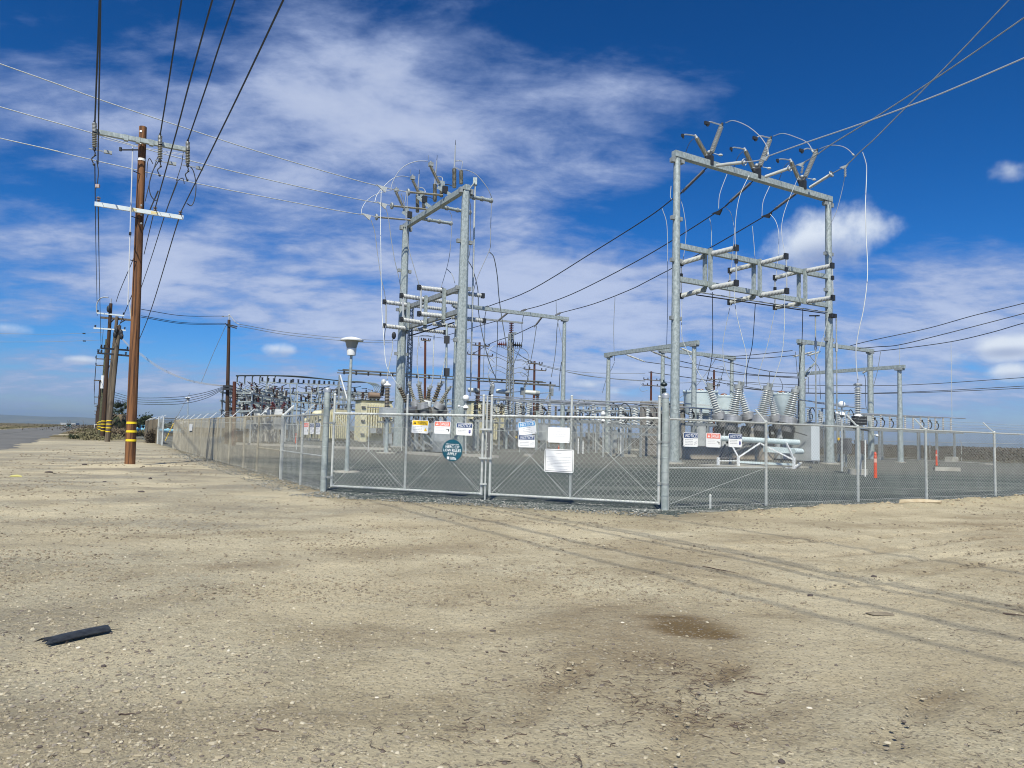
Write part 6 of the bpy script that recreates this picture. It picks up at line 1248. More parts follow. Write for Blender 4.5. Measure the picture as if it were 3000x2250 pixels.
c = P(1438, 1160, 88); m = MB(); m.sheds(P(1436, 1164, 88), P(1441, 1138, 88), 10, 0.22, 0.34, seg=10); m.build('tall_bushing', dark, t2); m = MB(); m.ball(P(1442, 1132, 88), 0.36, 10, 6, (0.9, 0.9, 1.5)); m.build('bushing_cap', porw, t2)
T3 = P(1455, 1300, 100); T3.z = 0
for k_, (x_, Y, w_, lb) in enumerate(((1440, 100, 3.0, 'cream transformer seen through the first bay beyond the gate stiles'), (1385, 104, 3.2, 'cream transformer box peeping between gantry leg and gate stile'))):
    g_ = P(x_, 1300, Y); g_.z = 0; r_ = empty('power_transformer', g_, lb, 'transformer', 'cream transformers in the yard'); zt = 5.4
    m = MB(); m.box(g_+UP*(zt/2+0.3), (w_, 2.0, zt), (DU, DV, UP)); m.build('tank', creamd, r_); fins(r_, g_-DU*(w_/2)-DV*1.0, DU, -DV, w_, zt-1.4, 9, 1.0, cream, 0.4)
    m = MB(); m.box(g_+UP*(zt+0.4), (w_*1.05, 2.2, 0.14), (DU, DV, UP)); m.build('tank_lid', MATS['dark_olive_lid'], r_)
# cream round-shouldered units behind the road side fence
for k_, (x_, Y, w_, h_, lb) in enumerate(((930, 104, 2.3, 4.6, 'pale cream transformer with rounded dome beside the small far signs'), (978, 100, 3.4, 4.4, 'cream radiator bank behind the tall gate post'), (900, 110, 2.2, 3.6, 'small cream transformer half hidden by the danger notice trio'))):
    g_ = P(x_, 1295, Y); g_.z = 0; r_ = empty('power_transformer', g_, lb, 'transformer', 'cream transformers in the yard')
    if k_ != 1: m = MB(); m.cyl(g_+UP*0.5, g_+UP*(h_-0.6), w_*0.42, n=14); m.ball(g_+UP*(h_-0.6), w_*0.42, 14, 5, (1, 1, 0.6), 0); m.build('tank', cream, r_); fins(r_, g_-DU*w_*0.9-DV*0.8, DU, -DV, w_*0.8, h_-1.2, 4, 0.6, creamd, 0.4); m = MB(); m.tube([g_-DV*w_*0.44+UP*(1+i*0.0)+DU*(math.cos(i*PI/8)*0.8)+UP*(1.4+math.sin(i*PI/8)*0.9) for i in range(9)], 0.10, 6); m.build('curved_pipe', greyp, r_)
    else: m = MB(); m.box(g_+UP*(h_/2+0.2), (w_, 1.4, h_), (DU, DV, UP)); m.build('tank', creamd, r_); fins(r_, g_-DU*w_/2-DV*0.8, DU, -DV, w_, h_-0.8, 12, 0.6, cream, 0.4)
    for q_ in (-0.5, 0.5): c = g_+UP*h_+DU*q_; m = MB(); m.sheds(c, c+UP*0.9, 4, 0.12, 0.22, seg=8); m.build('bushing', porb, r_)
# pale blue-white tapered tanks on the block plinth
def taper_tank(x, Y, w, ytop, ybot, label, wb=0.78):
    t = P(x, ytop, Y); b = P(x, ybot, Y); g_ = Vector((t.x, t.y, 0)); r_ = empty('pale_tank', g_, label, 'tank', 'pale blue-white tanks above the block wall'); R_ = w*Y/2100/2
    m = MB(); m.rings(Vector((g_.x, g_.y, b.z)), Vector((g_.x, g_.y, t.z)), [(0, R_*wb*0.8), (0.08, R_*wb), (0.94, R_)], 28); m.build('shell', pale, r_)
    m = MB(); m.rings(Vector((g_.x, g_.y, t.z-(t.z-b.z)*0.07)), Vector((g_.x, g_.y, t.z)), [(0, R_*1.03), (0.5, R_*1.04), (1, R_*1.02)], 28); m.build('rim', pale, r_)
    for i in range(14): a = 2*PI*i/14; c = Vector((g_.x+math.cos(a)*R_*1.0, g_.y+math.sin(a)*R_*1.0, t.z+0.05)); m = MB(); m.box(c, (0.14, 0.14, 0.1)); m.build('rim_bolt', pale, r_)
    m = MB(); m.ball(Vector((g_.x, g_.y, t.z+0.1)), 0.35, 12, 4, (1, 1, 0.5), 0); m.build('lid_dome', mat('rusty_brown', (0.22, 0.10, 0.06), 0.8), r_)
    m = MB(); m.cyl(g_, Vector((g_.x, g_.y, b.z)), R_*0.55, n=14); m.build('pedestal', greyp, r_)
taper_tank(2052, 72, 98, 1147, 1216, 'widest pale tapered tank immediately beside the tall gantry leg', 0.9); taper_tank(2120, 76, 78, 1160, 1225, 'pale tapered tank partly hidden between two ribbed bushings', 0.9); taper_tank(2289, 70, 64, 1153, 1222, 'pale bucket shaped tank between the last two ribbed bushings', 0.72)
m = MB(); m.beam(P(2002, 1182, 69.5), P(2105, 1190, 70), 0.12, 0.12); m.build('pipe_run', galv_l, at=P(2002, 1182, 69.5), label='horizontal pipe crossing the widest pale tank', cat='pipe')
# firewall of weathered blocks, and the tan panel wall
def panelwall(x0, x1, yt, Y, label, npan, mt, nrow=1, thick=0.35, name='panel_wall'):
    a, b = P(x0, 1330, Y), P(x1, 1330, Y*1.0); a.z = b.z = 0; b = a+DU*((b-a).length/DU.x*1.0); b = PP(x1, 1330, a, DU); b.z = 0; zt = P((x0+x1)/2, yt, (a.y+b.y)/2).z
    r_ = empty(name, a, label, 'wall'); L = (b-a).length; w_ = L/npan
    for j in range(nrow):
        for i in range(npan):
            c = a+DU*(w_*(i+0.5))+UP*(zt/nrow*(j+0.5)+0.02); m = MB(); m.box(c, (w_-0.05, thick, zt/nrow-0.05), (DU, DV, UP)); m.build('panel', mt, r_)
    m = MB(); m.box(a+DU*(L/2)+UP*(zt/2), (L-0.1, thick*0.7, zt-0.08), (DU, DV, UP)); m.build('wall_core', concd, r_); return r_
panelwall(2002, 2226, 1307, 60, 'low tan panel wall under the pale tanks behind the large breaker', 5, tanw)
panelwall(2228, 2262, 1300, 62, 'short grey panel wall stretch behind the breaker truss', 1, tanw)
panelwall(2150, 2212, 1252, 70, 'upper grey panels glimpsed behind the front bushings', 4, conc)
panelwall(1876, 2004, 1180, 70, 'tall weathered grey firewall beside the round gate post', 4, concd, 5)
panelwall(2318, 2330, 1262, 66, 'narrow grey panel just beside the breaker control cabinet', 1, concd)
# ------------------------------------------------------------------ arresters, posts, lamps, cameras
def gpt(x, y): g = G(x, y); g.z = 0; return g
def zy(x, y, g): return P(x, y, g.y).z
g = gpt(1131, 1329); r_ = empty('surge_arrester', g, 'brown-grey arrester column on a pipe stand beside the farther gantry leg', 'arrester')
m = MB(); m.cyl(g, g+UP*zy(1131, 1222, g), 0.16, n=10); m.build('stand_pipe', galv, r_)
m = MB(); m.box(g+UP*zy(1131, 1208, g), (1.1, 0.8, 0.75), (DU, DV, UP)); m.build('junction_box', greyp, r_)
m = MB(); m.sheds(P(1133, 1196, g.y), P(1135, 1136, g.y), 14, 0.16, 0.24, seg=12); m.build('insulator', mat('brown_grey_porcelain', (0.20, 0.17, 0.13), 0.35), r_)
m = MB(); m.ball(P(1135, 1129, g.y), 0.24, 12, 6, (1.3, 1.3, 0.7)); m.cyl(P(1135, 1129, g.y), P(1135, 1116, g.y), 0.16, 0.08, 10); m.build('cap', whitep, r_)
footing(g+UV(0, 0), 0.75, 0.10, 'flat concrete pad under the brown-grey arrester stand')
g = P(1945, 1340, 41); g.z = 0; r_ = empty('surge_arrester', g, 'nearly black arrester column right behind the round gate post', 'arrester')
m = MB(); m.cyl(g, P(1945, 1300, 41), 0.16, n=10); m.build('stand_pipe', galv_d, r_); m = MB(); m.cyl(P(1945, 1300, 41), P(1945, 1212, 41), 0.23, n=14); m.build('lower_body', dark, r_)
m = MB(); m.sheds(P(1945, 1212, 41), P(1945, 1138, 41), 13, 0.11, 0.17, seg=12); m.build('insulator', pork, r_)
m = MB(); m.ball(P(1945, 1126, 41), 0.19, 12, 6, (1.1, 1.1, 0.7)); m.cyl(P(1945, 1120, 41), P(1944, 1113, 41), 0.05, n=6); m.build('corona_cap', pork, r_)
g = gpt(2514, 1392); r_ = empty('surge_arrester', g, 'pale ribbed arrester with round collar on a pipe stand near the orange post', 'arrester')
Y = g.y; m = MB(); m.cyl(g, P(2513, 1250, Y), 0.13, n=10); m.build('stand_pipe', galv, r_)
m = MB(); m.sheds(P(2513, 1214, Y), P(2513, 1136, Y), 15, 0.115, 0.19, seg=14); m.build('insulator', porw, r_); m = MB(); m.cyl(P(2513, 1222, Y), P(2513, 1212, Y), 0.24, 0.14, 12); m.build('insulator_foot', whitep, r_)
m = MB(); m.ball(P(2513, 1127, Y), 0.17, 14, 6, (1.35, 1.35, 0.55)); m.cyl(P(2513, 1133, Y), P(2513, 1136, Y), 0.13, n=10); m.cyl(P(2513, 1124, Y), P(2513, 1110, Y), 0.035, n=6); m.build('corona_cap', alum, r_)
m = MB(); m.box(P(2517, 1232, Y), (0.62, 0.45, 0.46)); m.box(P(2500, 1238, Y), (0.2, 0.3, 0.3)); m.build('top_box', dark, r_); m = MB(); m.box(P(2540, 1226, Y), (0.32, 0.22, 0.3)); m.build('small_box', greyp, r_)
m = MB(); m.box(P(2515, 1352, Y), (0.22, 0.25, 0.85)); m.build('lower_box', greyp, r_); m = MB(); m.cyl(gpt(2535, 1398), P(2535, 1290, Y-0.5), 0.035, n=6); m.build('conduit', galv_l, r_)
footing(g, 0.48, 0.32, 'thick round concrete footing near the tall orange post'); 
for i, (x0, y0, x1, y1) in enumerate(((2500, 1255, 2545, 1262), (2503, 1246, 2528, 1250))): m = MB(); m.beam(P(x0, y0, Y), P(x1, y1, Y), 0.08, 0.08); m.build('cross_bracket', dark, r_)
# support behind it: instrument transformer rack stand
def lamp(gx, gy, Y, htop, w, label):
    g = gpt(gx, gy) if gy else P(gx, 1300, Y); g.z = 0; r_ = empty('yard_lamp', g, label, 'lamp post', 'mushroom topped yard lamps'); s = w/0.92
    tp = Vector(P(htop[0], htop[1], g.y)); ax_ = tp-g; hd = lambda z: g+ax_*((ax_.z+z*s)/ax_.z)
    m = MB(); m.rings(g, hd(-0.62), [(0, 0.085), (1, 0.055)], 12); m.build('pole', galv, r_)
    m = MB(); m.rings(hd(-0.62), hd(-0.34), [(0, 0.17*s), (0.9, 0.20*s), (1, 0.2*s)], 16); m.build('ballast_housing', whitep, r_)
    m = MB(); m.rings(hd(-0.34), hd(-0.02), [(0, 0.19*s), (1, 0.28*s)], 16); m.build('diffuser', mat('grey_lamp_glass', (0.30, 0.30, 0.27), 0.3), r_)
    m = MB(); m.rings(hd(-0.04), hd(0.13), [(0, 0.46*s), (0.25, 0.465*s), (0.55, 0.36*s), (0.85, 0.18*s), (1, 0.03*s)], 24); m.build('shade', whitep, r_)
    m = MB(); m.rings(g, g+UP*0.06, [(0, 0.16), (1, 0.16)], 12); m.build('foot_flange', galv_d, r_); return g
gl_ = lamp(1015, 1385, 0, (1031, 996), 0.92, 'grey lamp post with white mushroom shade just inside the gate')
m = MB(); m.rings(gl_-UP*0.1, gl_+UP*0.07, [(0, 0.55), (1, 0.52)], 18); m.build('concrete_footing', conc, at=gl_, label='flat pale concrete disc under the lamp post inside the gate', cat='footing', group='concrete footings in the yard')
lamp(549, 0, 115, (551, 1165), 0.95, 'distant lamp with mushroom shade above the far end of the tan fence')
def camera_(px_, py_, Y, s, label, base=None, both=True):
    g = P(px_, 1320, Y); g.z = 0; r_ = empty('security_camera', g, label, 'security camera', 'white camera units on poles'); c = P(px_, py_, Y)
    if base is not False: m = MB(); m.cyl(g, c, 0.05, n=6); m.build('pole', galv_l, r_)
    if both:
        m = MB(); m.ball(c, s*0.5, 14, 7, (1, 1, 0.95), -0.35); m.build('upper_dome', whitep, r_); m = MB(); m.rings(c-UP*s*0.42, c-UP*s*0.18, [(0, s*0.36), (1, s*0.52)], 14); m.build('dome_collar', whitep, r_)
    c2 = c-UP*s*1.35; m = MB(); m.rings(c2-UP*s*0.15, c2+UP*s*0.35, [(0, s*0.45), (0.5, s*0.4), (1, s*0.12)], 14); m.build('housing', whitep, r_); m = MB(); m.ball(c2-UP*s*0.2, s*0.3, 12, 6); m.build('lens_dome', mat('smoked_dome', (0.30, 0.29, 0.26), 0.2), r_)
    m = MB(); m.beam(c2+UP*s*0.1, c2+UP*s*0.1-DU*s*1.0, s*0.14, s*0.14); m.ball(c2+UP*s*0.1-DU*s*1.1, s*0.22, 10, 5); m.build('side_arm', whitep, r_)
camera_(1365, 1166, 58, 0.55, 'white double dome camera beside the near leg of the spiked gantry'); camera_(2466, 1185, 42, 0.42, 'white bell shaped camera pair beside the cabinet leg of the tall gantry'); camera_(1767, 1212, 60, 0.42, 'white camera unit seen above the second gate leaf'); camera_(2569, 1262, 64, 0.30, 'small white dome camera hanging under the pale bus rack', False, False)
# delineators
def delin(px_, py_, h, label, s=0.8):
    g = gpt(px_, py_); r_ = empty('delineator_post', g, label, 'traffic post', 'orange traffic posts'); 
    m = MB(); m.smooth = True; m.rings(g+UP*0.05, g+UP*h, [(0, 0.095*s), (0.6, 0.085*s), (0.78, 0.08*s), (0.80, 0.11*s), (0.83, 0.075*s), (0.92, 0.07*s), (0.94, 0.085*s), (1, 0.04*s)], 12); m.build('tube', orange, r_)
    m = MB(); m.rings(g+UP*h*0.62, g+UP*h*0.76, [(0, 0.0865*s), (1, 0.083*s)], 12, False); m.build('reflective_band', mat('pale_orange_band', (0.80, 0.50, 0.38), 0.4), r_)
    m = MB(); m.rings(g-UP*0.02, g+UP*0.06, [(0, 0.30*s), (1, 0.26*s)], 8); m.build('rubber_base', black, r_)
delin(2565, 1404, 1.28, 'nearer orange traffic post with pale band behind the ridge fence'); delin(2744, 1366, 1.30, 'orange traffic post beside the white concrete bar farther back'); delin(866, 1300, 1.25, 'orange post seen through the grey road side fence'); delin(1637, 1318, 0.6, 'short orange post just above the big white board')
g = gpt(2774, 1381); m = MB(); m.box(g+UP*0.12, (1.5, 0.35, 0.3), (DU.lerp(-DV, 0.5).normalized(), UP.cross(DU.lerp(-DV, 0.5)).normalized(), UP)); m.build('concrete_bar', conc, at=g, label='pale concrete bar lying on gravel by the farther orange post', cat='concrete bar')
for x_, y_, lb in ((2788, 1352, 'small white block at the foot of the pale bus rack end'),): g = gpt(x_, y_); m = MB(); m.box(g+UP*0.25, (1.2, 0.8, 0.5), (DU, DV, UP)); m.build('white_block', conc, at=g, label=lb, cat='block')
# white marker stakes and small cabinets behind the gate
for i, (x_, y0_, y1_, lb) in enumerate(((1694, 1283, 1312, 'short white stake, first of two beyond the plain white board'), (1708, 1291, 1312, 'shorter white stake, second beyond the plain white board'), (1819, 1255, 1316, 'tall thin white stake beside the narrow grey cabinet'), (2467, 1286, 1352, 'white bent pipe standing behind the cabinet leg of the gantry'))):
    g = P(x_, y1_, 70); g.z = 0; m = MB(); m.cyl(g, Vector((g.x, g.y, max(0.5, P(x_, y0_, 70).z))), 0.06, n=6); m.build('white_stake', whitep, at=g, label=lb, cat='stake')
def cab(px0, px1, y0_, y1_, Y, mt, label, doors=1, group=None, dpt=0.8):
    a, b = P(px0, y1_, Y), P(px1, y1_, Y); w = (b-a).length; zt = P(px0, y0_, Y).z; zb = max(0.15, P(px0, y1_, Y).z); g = Vector(((a.x+b.x)/2, Y, 0)); r_ = empty('equipment_cabinet', g, label, 'cabinet', group)
    c = g+UP*((zt+zb)/2)+DV*dpt/2; m = MB(); m.box(c, (w*0.9, dpt, zt-zb), (DU, DV, UP)); m.build('housing', mt, r_)
    for i in range(doors): m = MB(); m.box(c-DV*(dpt/2+0.015)+DU*((i+0.5)/doors-0.5)*w*0.88, (w*0.8/doors, 0.03, (zt-zb)*0.9), (DU, DV, UP)); m.build('door', mt, r_)
    m = MB(); m.box(c+UP*((zt-zb)/2+0.03), (w*0.96, dpt*1.1, 0.05), (DU, DV, UP)); m.build('roof', galv_d, r_)
    for s_ in (-1, 1): m = MB(); m.beam(g+DU*s_*w*0.35+DV*dpt/2, g+DU*s_*w*0.35+DV*dpt/2+UP*(zb+0.05), 0.08, 0.08); m.build('leg', galv_d, r_)
gC_ = 'grey cabinets standing among the racks'
cab(1796, 1810, 1262, 1312, 66, greyp, 'narrow pale grey cabinet between rack posts behind the second gate leaf', group=gC_); cab(1500, 1520, 1262, 1296, 85, dgreyp, 'dark grey cabinet with yellow tag behind the tilted notice sign', 1, gC_); cab(1585, 1610, 1242, 1290, 80, greyp, 'light grey box beside the plain white board', 1, gC_); cab(1676, 1688, 1245, 1296, 76, greyp, 'slim light grey cabinet just past the plain white board', 1, gC_)
cab(1722, 1748, 1268, 1292, 95, dgreyp, 'dark box standing low in the gap before the brown field', 1, gC_); cab(1462, 1490, 1255, 1290, 95, dgreyp, 'dark bulky box low behind the gate stiles', 1, gC_); cab(1586, 1604, 1266, 1292, 95, dgreyp, 'low dark box behind the plain white board edge', 1, gC_); cab(2388, 1 and 2420, 1255, 1312, 56, dgreyp, 'dark grey cabinet behind the open space past the breaker cabinet', 1, gC_); cab(2478, 2500, 1285, 1330, 50, dgreyp, 'dark grey box behind the arrester stand', 1, gC_); cab(2520, 2545, 1291, 1330, 70, mat('brown_box', (0.13, 0.11, 0.10), 0.7), 'brownish box behind the slim gantry post near the orange post', 1, gC_)
m = MB(); c = P(1512, 1281, 84.2); m.cyl(c, c-DV*0.05, 0.12, n=10); m.build('yellow_tag', s_yel, at=c, label='small round yellow tag on the dark cabinet behind the notices', cat='tag')
m = MB(); c = P(2456, 1286, 44); m.cyl(c, c-DV*0.05, 0.09, n=12); m.build('yellow_gauge', s_yel, at=c, label='round yellow gauge behind the cabinet leg of the tall gantry', cat='gauge')
# concrete grade beams
def curb(p0, p1, label, h=0.22, w=0.5, Y=None):
    a, b = gpt(*p0), gpt(*p1); r_ = empty('concrete_curb', a, label, 'curb', 'long concrete curbs on the gravel'); n = max(1, int((b-a).length/6)); d = (b-a)/n
    for i in range(n): m = MB(); m.beam(a+d*i+d*0.003+UP*h/2, a+d*(i+1)-d*0.003+UP*h/2, w, h); m.build('curb_segment', conc, r_)
curb((690, 1303), (945, 1313), 'long pale curb in front of the crowded switchgear'); curb((980, 1314), (1150, 1320), 'pale curb in front of the cream transformer'); curb((1195, 1331), (1330, 1341), 'pale curb in front of the brown-bushing breaker'); curb((1362, 1338), (1455, 1343), 'short pale curb seen between the middle gate stiles')
curb((1540, 1338), (1560, 1339), 'very short pale curb below the navy notice sign'); curb((1700, 1316), (1930, 1322), 'long thin pale curb before the brown field'); curb((1785, 1336), (1860, 1340), 'pale curb near the rack posts of the second leaf'); curb((2580, 1344), (2900, 1362), 'thin pale kerb line at the back edge of the gravel', 0.12, 0.8)
# ------------------------------------------------------------------ bus racks: posts, beams, insulators, tubes
def rack(A, B, label, npost, beams, rows, tubes, ins_n, ins_mt, ins_h=1.25, ins_r=0.13, cross=1.6, post_r=0.10, blades=False, group='low bus racks of the yard', braces=False, nm='bus_rack'):
    """A, B ground ends; beams = heights; rows = offsets across; insulators on the top beam"""
    root = empty(nm, A, label, 'bus rack', group); d = (B-A).normalized(); n = Vector((-d.y, d.x, 0)); L = (B-A).length
    for i in range(npost):
        for s_ in ((-1, 1) if cross > 1 else (0,)):
            c = A+d*(L*(i+0.5)/npost)+n*(s_*cross/2); m = MB(); m.beam(c, c+UP*beams[0], post_r*1.7, post_r*1.7); m.build('post', galv_d, root)
    for z in beams:
        for s_ in ((-1, 1) if cross > 1 else (0,)): c = n*(s_*cross/2)+UP*z; m = MB(); m.beam(A+c, B+c, 0.14, 0.22); m.build('rack_beam', galv_d, root)
    if braces:
        for i in range(npost-1):
            a_ = A+d*(L*(i+0.5)/npost)+n*cross/2; b_ = A+d*(L*(i+1.5)/npost)+n*cross/2; m = MB(); m.beam(a_+UP*0.4, b_+UP*beams[0]*0.95, 0.06, 0.06); m.build('brace', galv_d, root)
    top = beams[0]+0.11
    for i in range(ins_n):
        for o_ in rows:
            c = A+d*(L*(i+0.5)/ins_n)+n*o_+UP*top; m = MB(); m.sheds(c, c+UP*ins_h, 7, ins_r*0.5, ins_r, seg=9); m.build('insulator', ins_mt, root)
            m = MB(); m.cyl(c+UP*ins_h, c+UP*(ins_h+0.12), ins_r*0.7, n=8); m.build('insulator_cap', galv_d, root)
            if (i+int(o_ > 0)) % 2 == 0:
                q = c+UP*0.15+n*0.3; m = MB(); m.tube(smooth_path([q+d*0.2, q+d*0.75+UP*0.1, q+d*0.95+UP*0.6, q+d*0.6+UP*0.9], 3), 0.055, 5); m.box(q+d*0.6+UP*0.9, (0.16, 0.16, 0.3)); m.beam(c-d*0.7, c+d*0.9, 0.12, 0.09); m.build('arcing_blade', dark, root)
            if blades and i % 2 == 0:
                q = c+UP*(ins_h+0.1); m = MB(); m.tube(smooth_path([q, q+d*0.5+UP*0.25, q+d*1.1-UP*0.1, q+d*1.2-UP*0.7], 3), 0.04, 5); m.build('switch_blade', dark, root)
    for (o_, z, e0, e1) in tubes: m = MB(); m.cyl(A-d*e0+n*o_+UP*z, B+d*e1+n*o_+UP*z, 0.055, n=8); m.build('bus_tube', alum, root)
    return root
def g2(x, Y): q = P(x, 1300, Y); q.z = 0; return q
# pale rack at the ridge side
ra_ = g2(2522, 74); rb_ = PP(2795, 1300, ra_, DU.lerp(-DV, 0.12).normalized()); rb_ = g2(2796, 80)
rack(ra_, rb_, 'pale low bus rack with three tubes behind the orange posts', 5, (3.15,), (-0.9, 0.0, 0.9), [(-0.9, 4.75, 1.5, 0.6), (0.0, 4.72, 1.0, -2.2), (0.9, 4.70, 0.6, -4.5)], 4, mat('tan_white_insulator', (0.48, 0.45, 0.40), 0.4), 1.4, 0.12, 2.0)
# racks behind the second gate leaf
def wh(zt, Y): return zt
rack(g2(1418, 82), g2(1612, 86), 'rack of zebra striped insulators behind the tilted notice sign', 3, (3.85,), (-1.0, 1.0), [(-1.0, 5.65, 0.4, 4), (1.0, 5.7, -1, 6)], 6, porg, 1.55, 0.22, 1.8, blades=True)
rack(g2(1452, 92), g2(1690, 98), 'second rack row with brown striped insulators behind the gate', 3, (4.0, 3.2), (-1.0, 0.6), [(-1.0, 6.1, 3, 10), (0.6, 6.3, 0, 12)], 6, mat('brown_grey_porcelain', (0.20, 0.17, 0.13), 0.35), 1.6, 0.22, 1.8)
rack(g2(1668, 74), g2(1800, 78), 'rack bay with a lone pale striped insulator past the white boards', 3, (3.2,), (0.0,), [(0.0, 5.3, 12, 5), (0.7, 5.15, 10, 4), (-0.7, 4.9, 8, 3)], 3, porw, 1.9, 0.17, 1.2, blades=True)
rack(g2(1780, 62), g2(1935, 66), 'green-grey rack beam beside the round gate post', 3, (2.7, 2.0), (-0.7, 0.7), [(-0.7, 4.7, 5, 1), (0.7, 4.55, 6, 1)], 4, porg, 1.5, 0.16, 1.4, blades=True)
rack(g2(1700, 96), g2(1990, 90), 'farther rack with dark hook shaped blades before the firewall', 3, (4.2,), (-1.2, 1.2), [(0.0, 6.4, 8, 1)], 8, porg, 1.3, 0.16, 2.0, blades=True)
rack(g2(1640, 90), g2(1985, 84), 'dark rack row with black insulators in front of the firewall', 3, (3.6, 4.9), (-0.8, 0.4), [(-0.8, 5.9, 6, 1), (0.4, 5.5, 5, 0)], 9, mat('slate_insulator', (0.09, 0.10, 0.10), 0.4), 0.9, 0.15, 1.8, blades=True)
rack(g2(1990, 62), g2(2110, 66), 'rack with slim insulators under the widest pale tank', 3, (3.0,), (-0.6, 0.6), [(-0.6, 4.4, 1, 6)], 4, porg, 1.2, 0.13, 1.4)
rack(g2(2385, 60), g2(2500, 66), 'rack with white tubes between the cabinet leg and the arrester', 3, (2.9, 3.3), (-0.8, 0.8), [(-0.8, 4.9, 2, 1), (0.8, 5.2, 2, 1)], 4, porw, 1.3, 0.13, 1.6, blades=True)
rack(g2(2335, 74), g2(2470, 80), 'farther rack carrying horizontal white tubes behind the breaker cabinet', 3, (3.6,), (-0.8, 0.8), [(-0.8, 5.3, 0, 0)], 4, porw, 1.4, 0.14, 1.6)
rack(g2(1378, 72), g2(1440, 73), 'small rack behind the gate drop bolt', 2, (3.0,), (0.0,), [], 3, mat('brown_grey_porcelain', (0.20, 0.17, 0.13), 0.35), 1.6, 0.2, 1.1)
rack(g2(1115, 82), g2(1230, 86), 'low rack between the two legs of the spiked gantry', 3, (2.8,), (-0.5, 0.5), [(0.0, 4.4, 2, 3)], 4, porb, 1.1, 0.14, 1.4)
# horizontal pale canisters on rack tops
for x0, x1, y_, lb in ((1457, 1493, 1146, 'pale horizontal canister beside the lattice mast'), (1542, 1581, 1149, 'pale horizontal canister above the striped insulators'), (1374, 1404, 1142, 'pale horizontal canister behind the brown timber pole')):
    Y = 84; a, b = P(x0, y_, Y), P(x1-12, y_+2, Y); c = P(x1, y_+3, Y); g = Vector((a.x, a.y, 0)); r_ = empty('instrument_transformer', g, lb, 'instrument transformer', 'pale horizontal canisters on stands')
    m = MB(); m.cyl(a, b, 0.26, n=14); m.ball(a, 0.26, 12, 6, (0.7, 1, 1)); m.build('canister', mat('cream_grey_canister', (0.55, 0.56, 0.50), 0.5), r_); m = MB(); m.cyl(b, c, 0.32, 0.26, 12); m.build('end_bell', galv_d, r_)
    q = (b+c)/2; m = MB(); m.sheds(Vector((q.x, q.y, 4.6)), q-UP*0.25, 9, 0.15, 0.24, seg=10); m.build('insulator', porb, r_); m = MB(); m.cyl(Vector((q.x, q.y, 0)), Vector((q.x, q.y, 4.6)), 0.14, n=8); m.build('stand_pipe', galv, r_)
    m = MB(); m.cyl(c, c+DU*1.6+UP*0.15, 0.05, n=6); m.box(c+DU*1.7+UP*0.2, (0.3, 0.3, 0.9), (DU, DV, UP)); m.build('terminal_arm', galv_d, r_)
# long upper bus lines crossing behind the spiked gantry
ub_ = empty('overhead_bus', P(988, 1300, 108), 'long dark overhead bus lines crossing behind the spiked gantry legs', 'overhead bus'); ORG[ub_.name] = Vector(ub_.location)
for i, (p0, p1) in enumerate((((990, 1084), (1590, 1118)), ((1004, 1082), (1600, 1121)), ((988, 1092), (1628, 1128)), ((1010, 1090), (1640, 1132)))):
    m = MB(); m.tube(sag(P(*p0, 106+i), P(*p1, 100+i), 0.0, 6), 0.085, 6); m.build('bus_line', mat('dark_bus', (0.09, 0.095, 0.09), 0.6), ub_)
for i in range(18):
    t_ = (i+0.5)/18; a = P(990+t_*640, 1096+t_*34, 105); m = MB(); m.sheds(a, a+UP*0.55, 3, 0.10, 0.19, seg=7); m.build('bus_insulator', dark, ub_)
for x_ in (995, 1022, 1340, 1537, 1612): 
    a = P(x_, 1098+(x_-990)*0.05, 106); m = MB(); m.beam(Vector((a.x, a.y, 0)), a, 0.22, 0.22); m.build('bus_post', galv_d, ub_)
m = MB(); m.beam(P(996, 1098, 106), P(1030, 1215, 106), 0.18, 0.18); m.build('bus_brace', whitep, ub_); m = MB(); m.beam(P(1622, 1131, 106), P(1600, 1170, 106), 0.16, 0.16); m.build('bus_brace', galv_d, ub_)
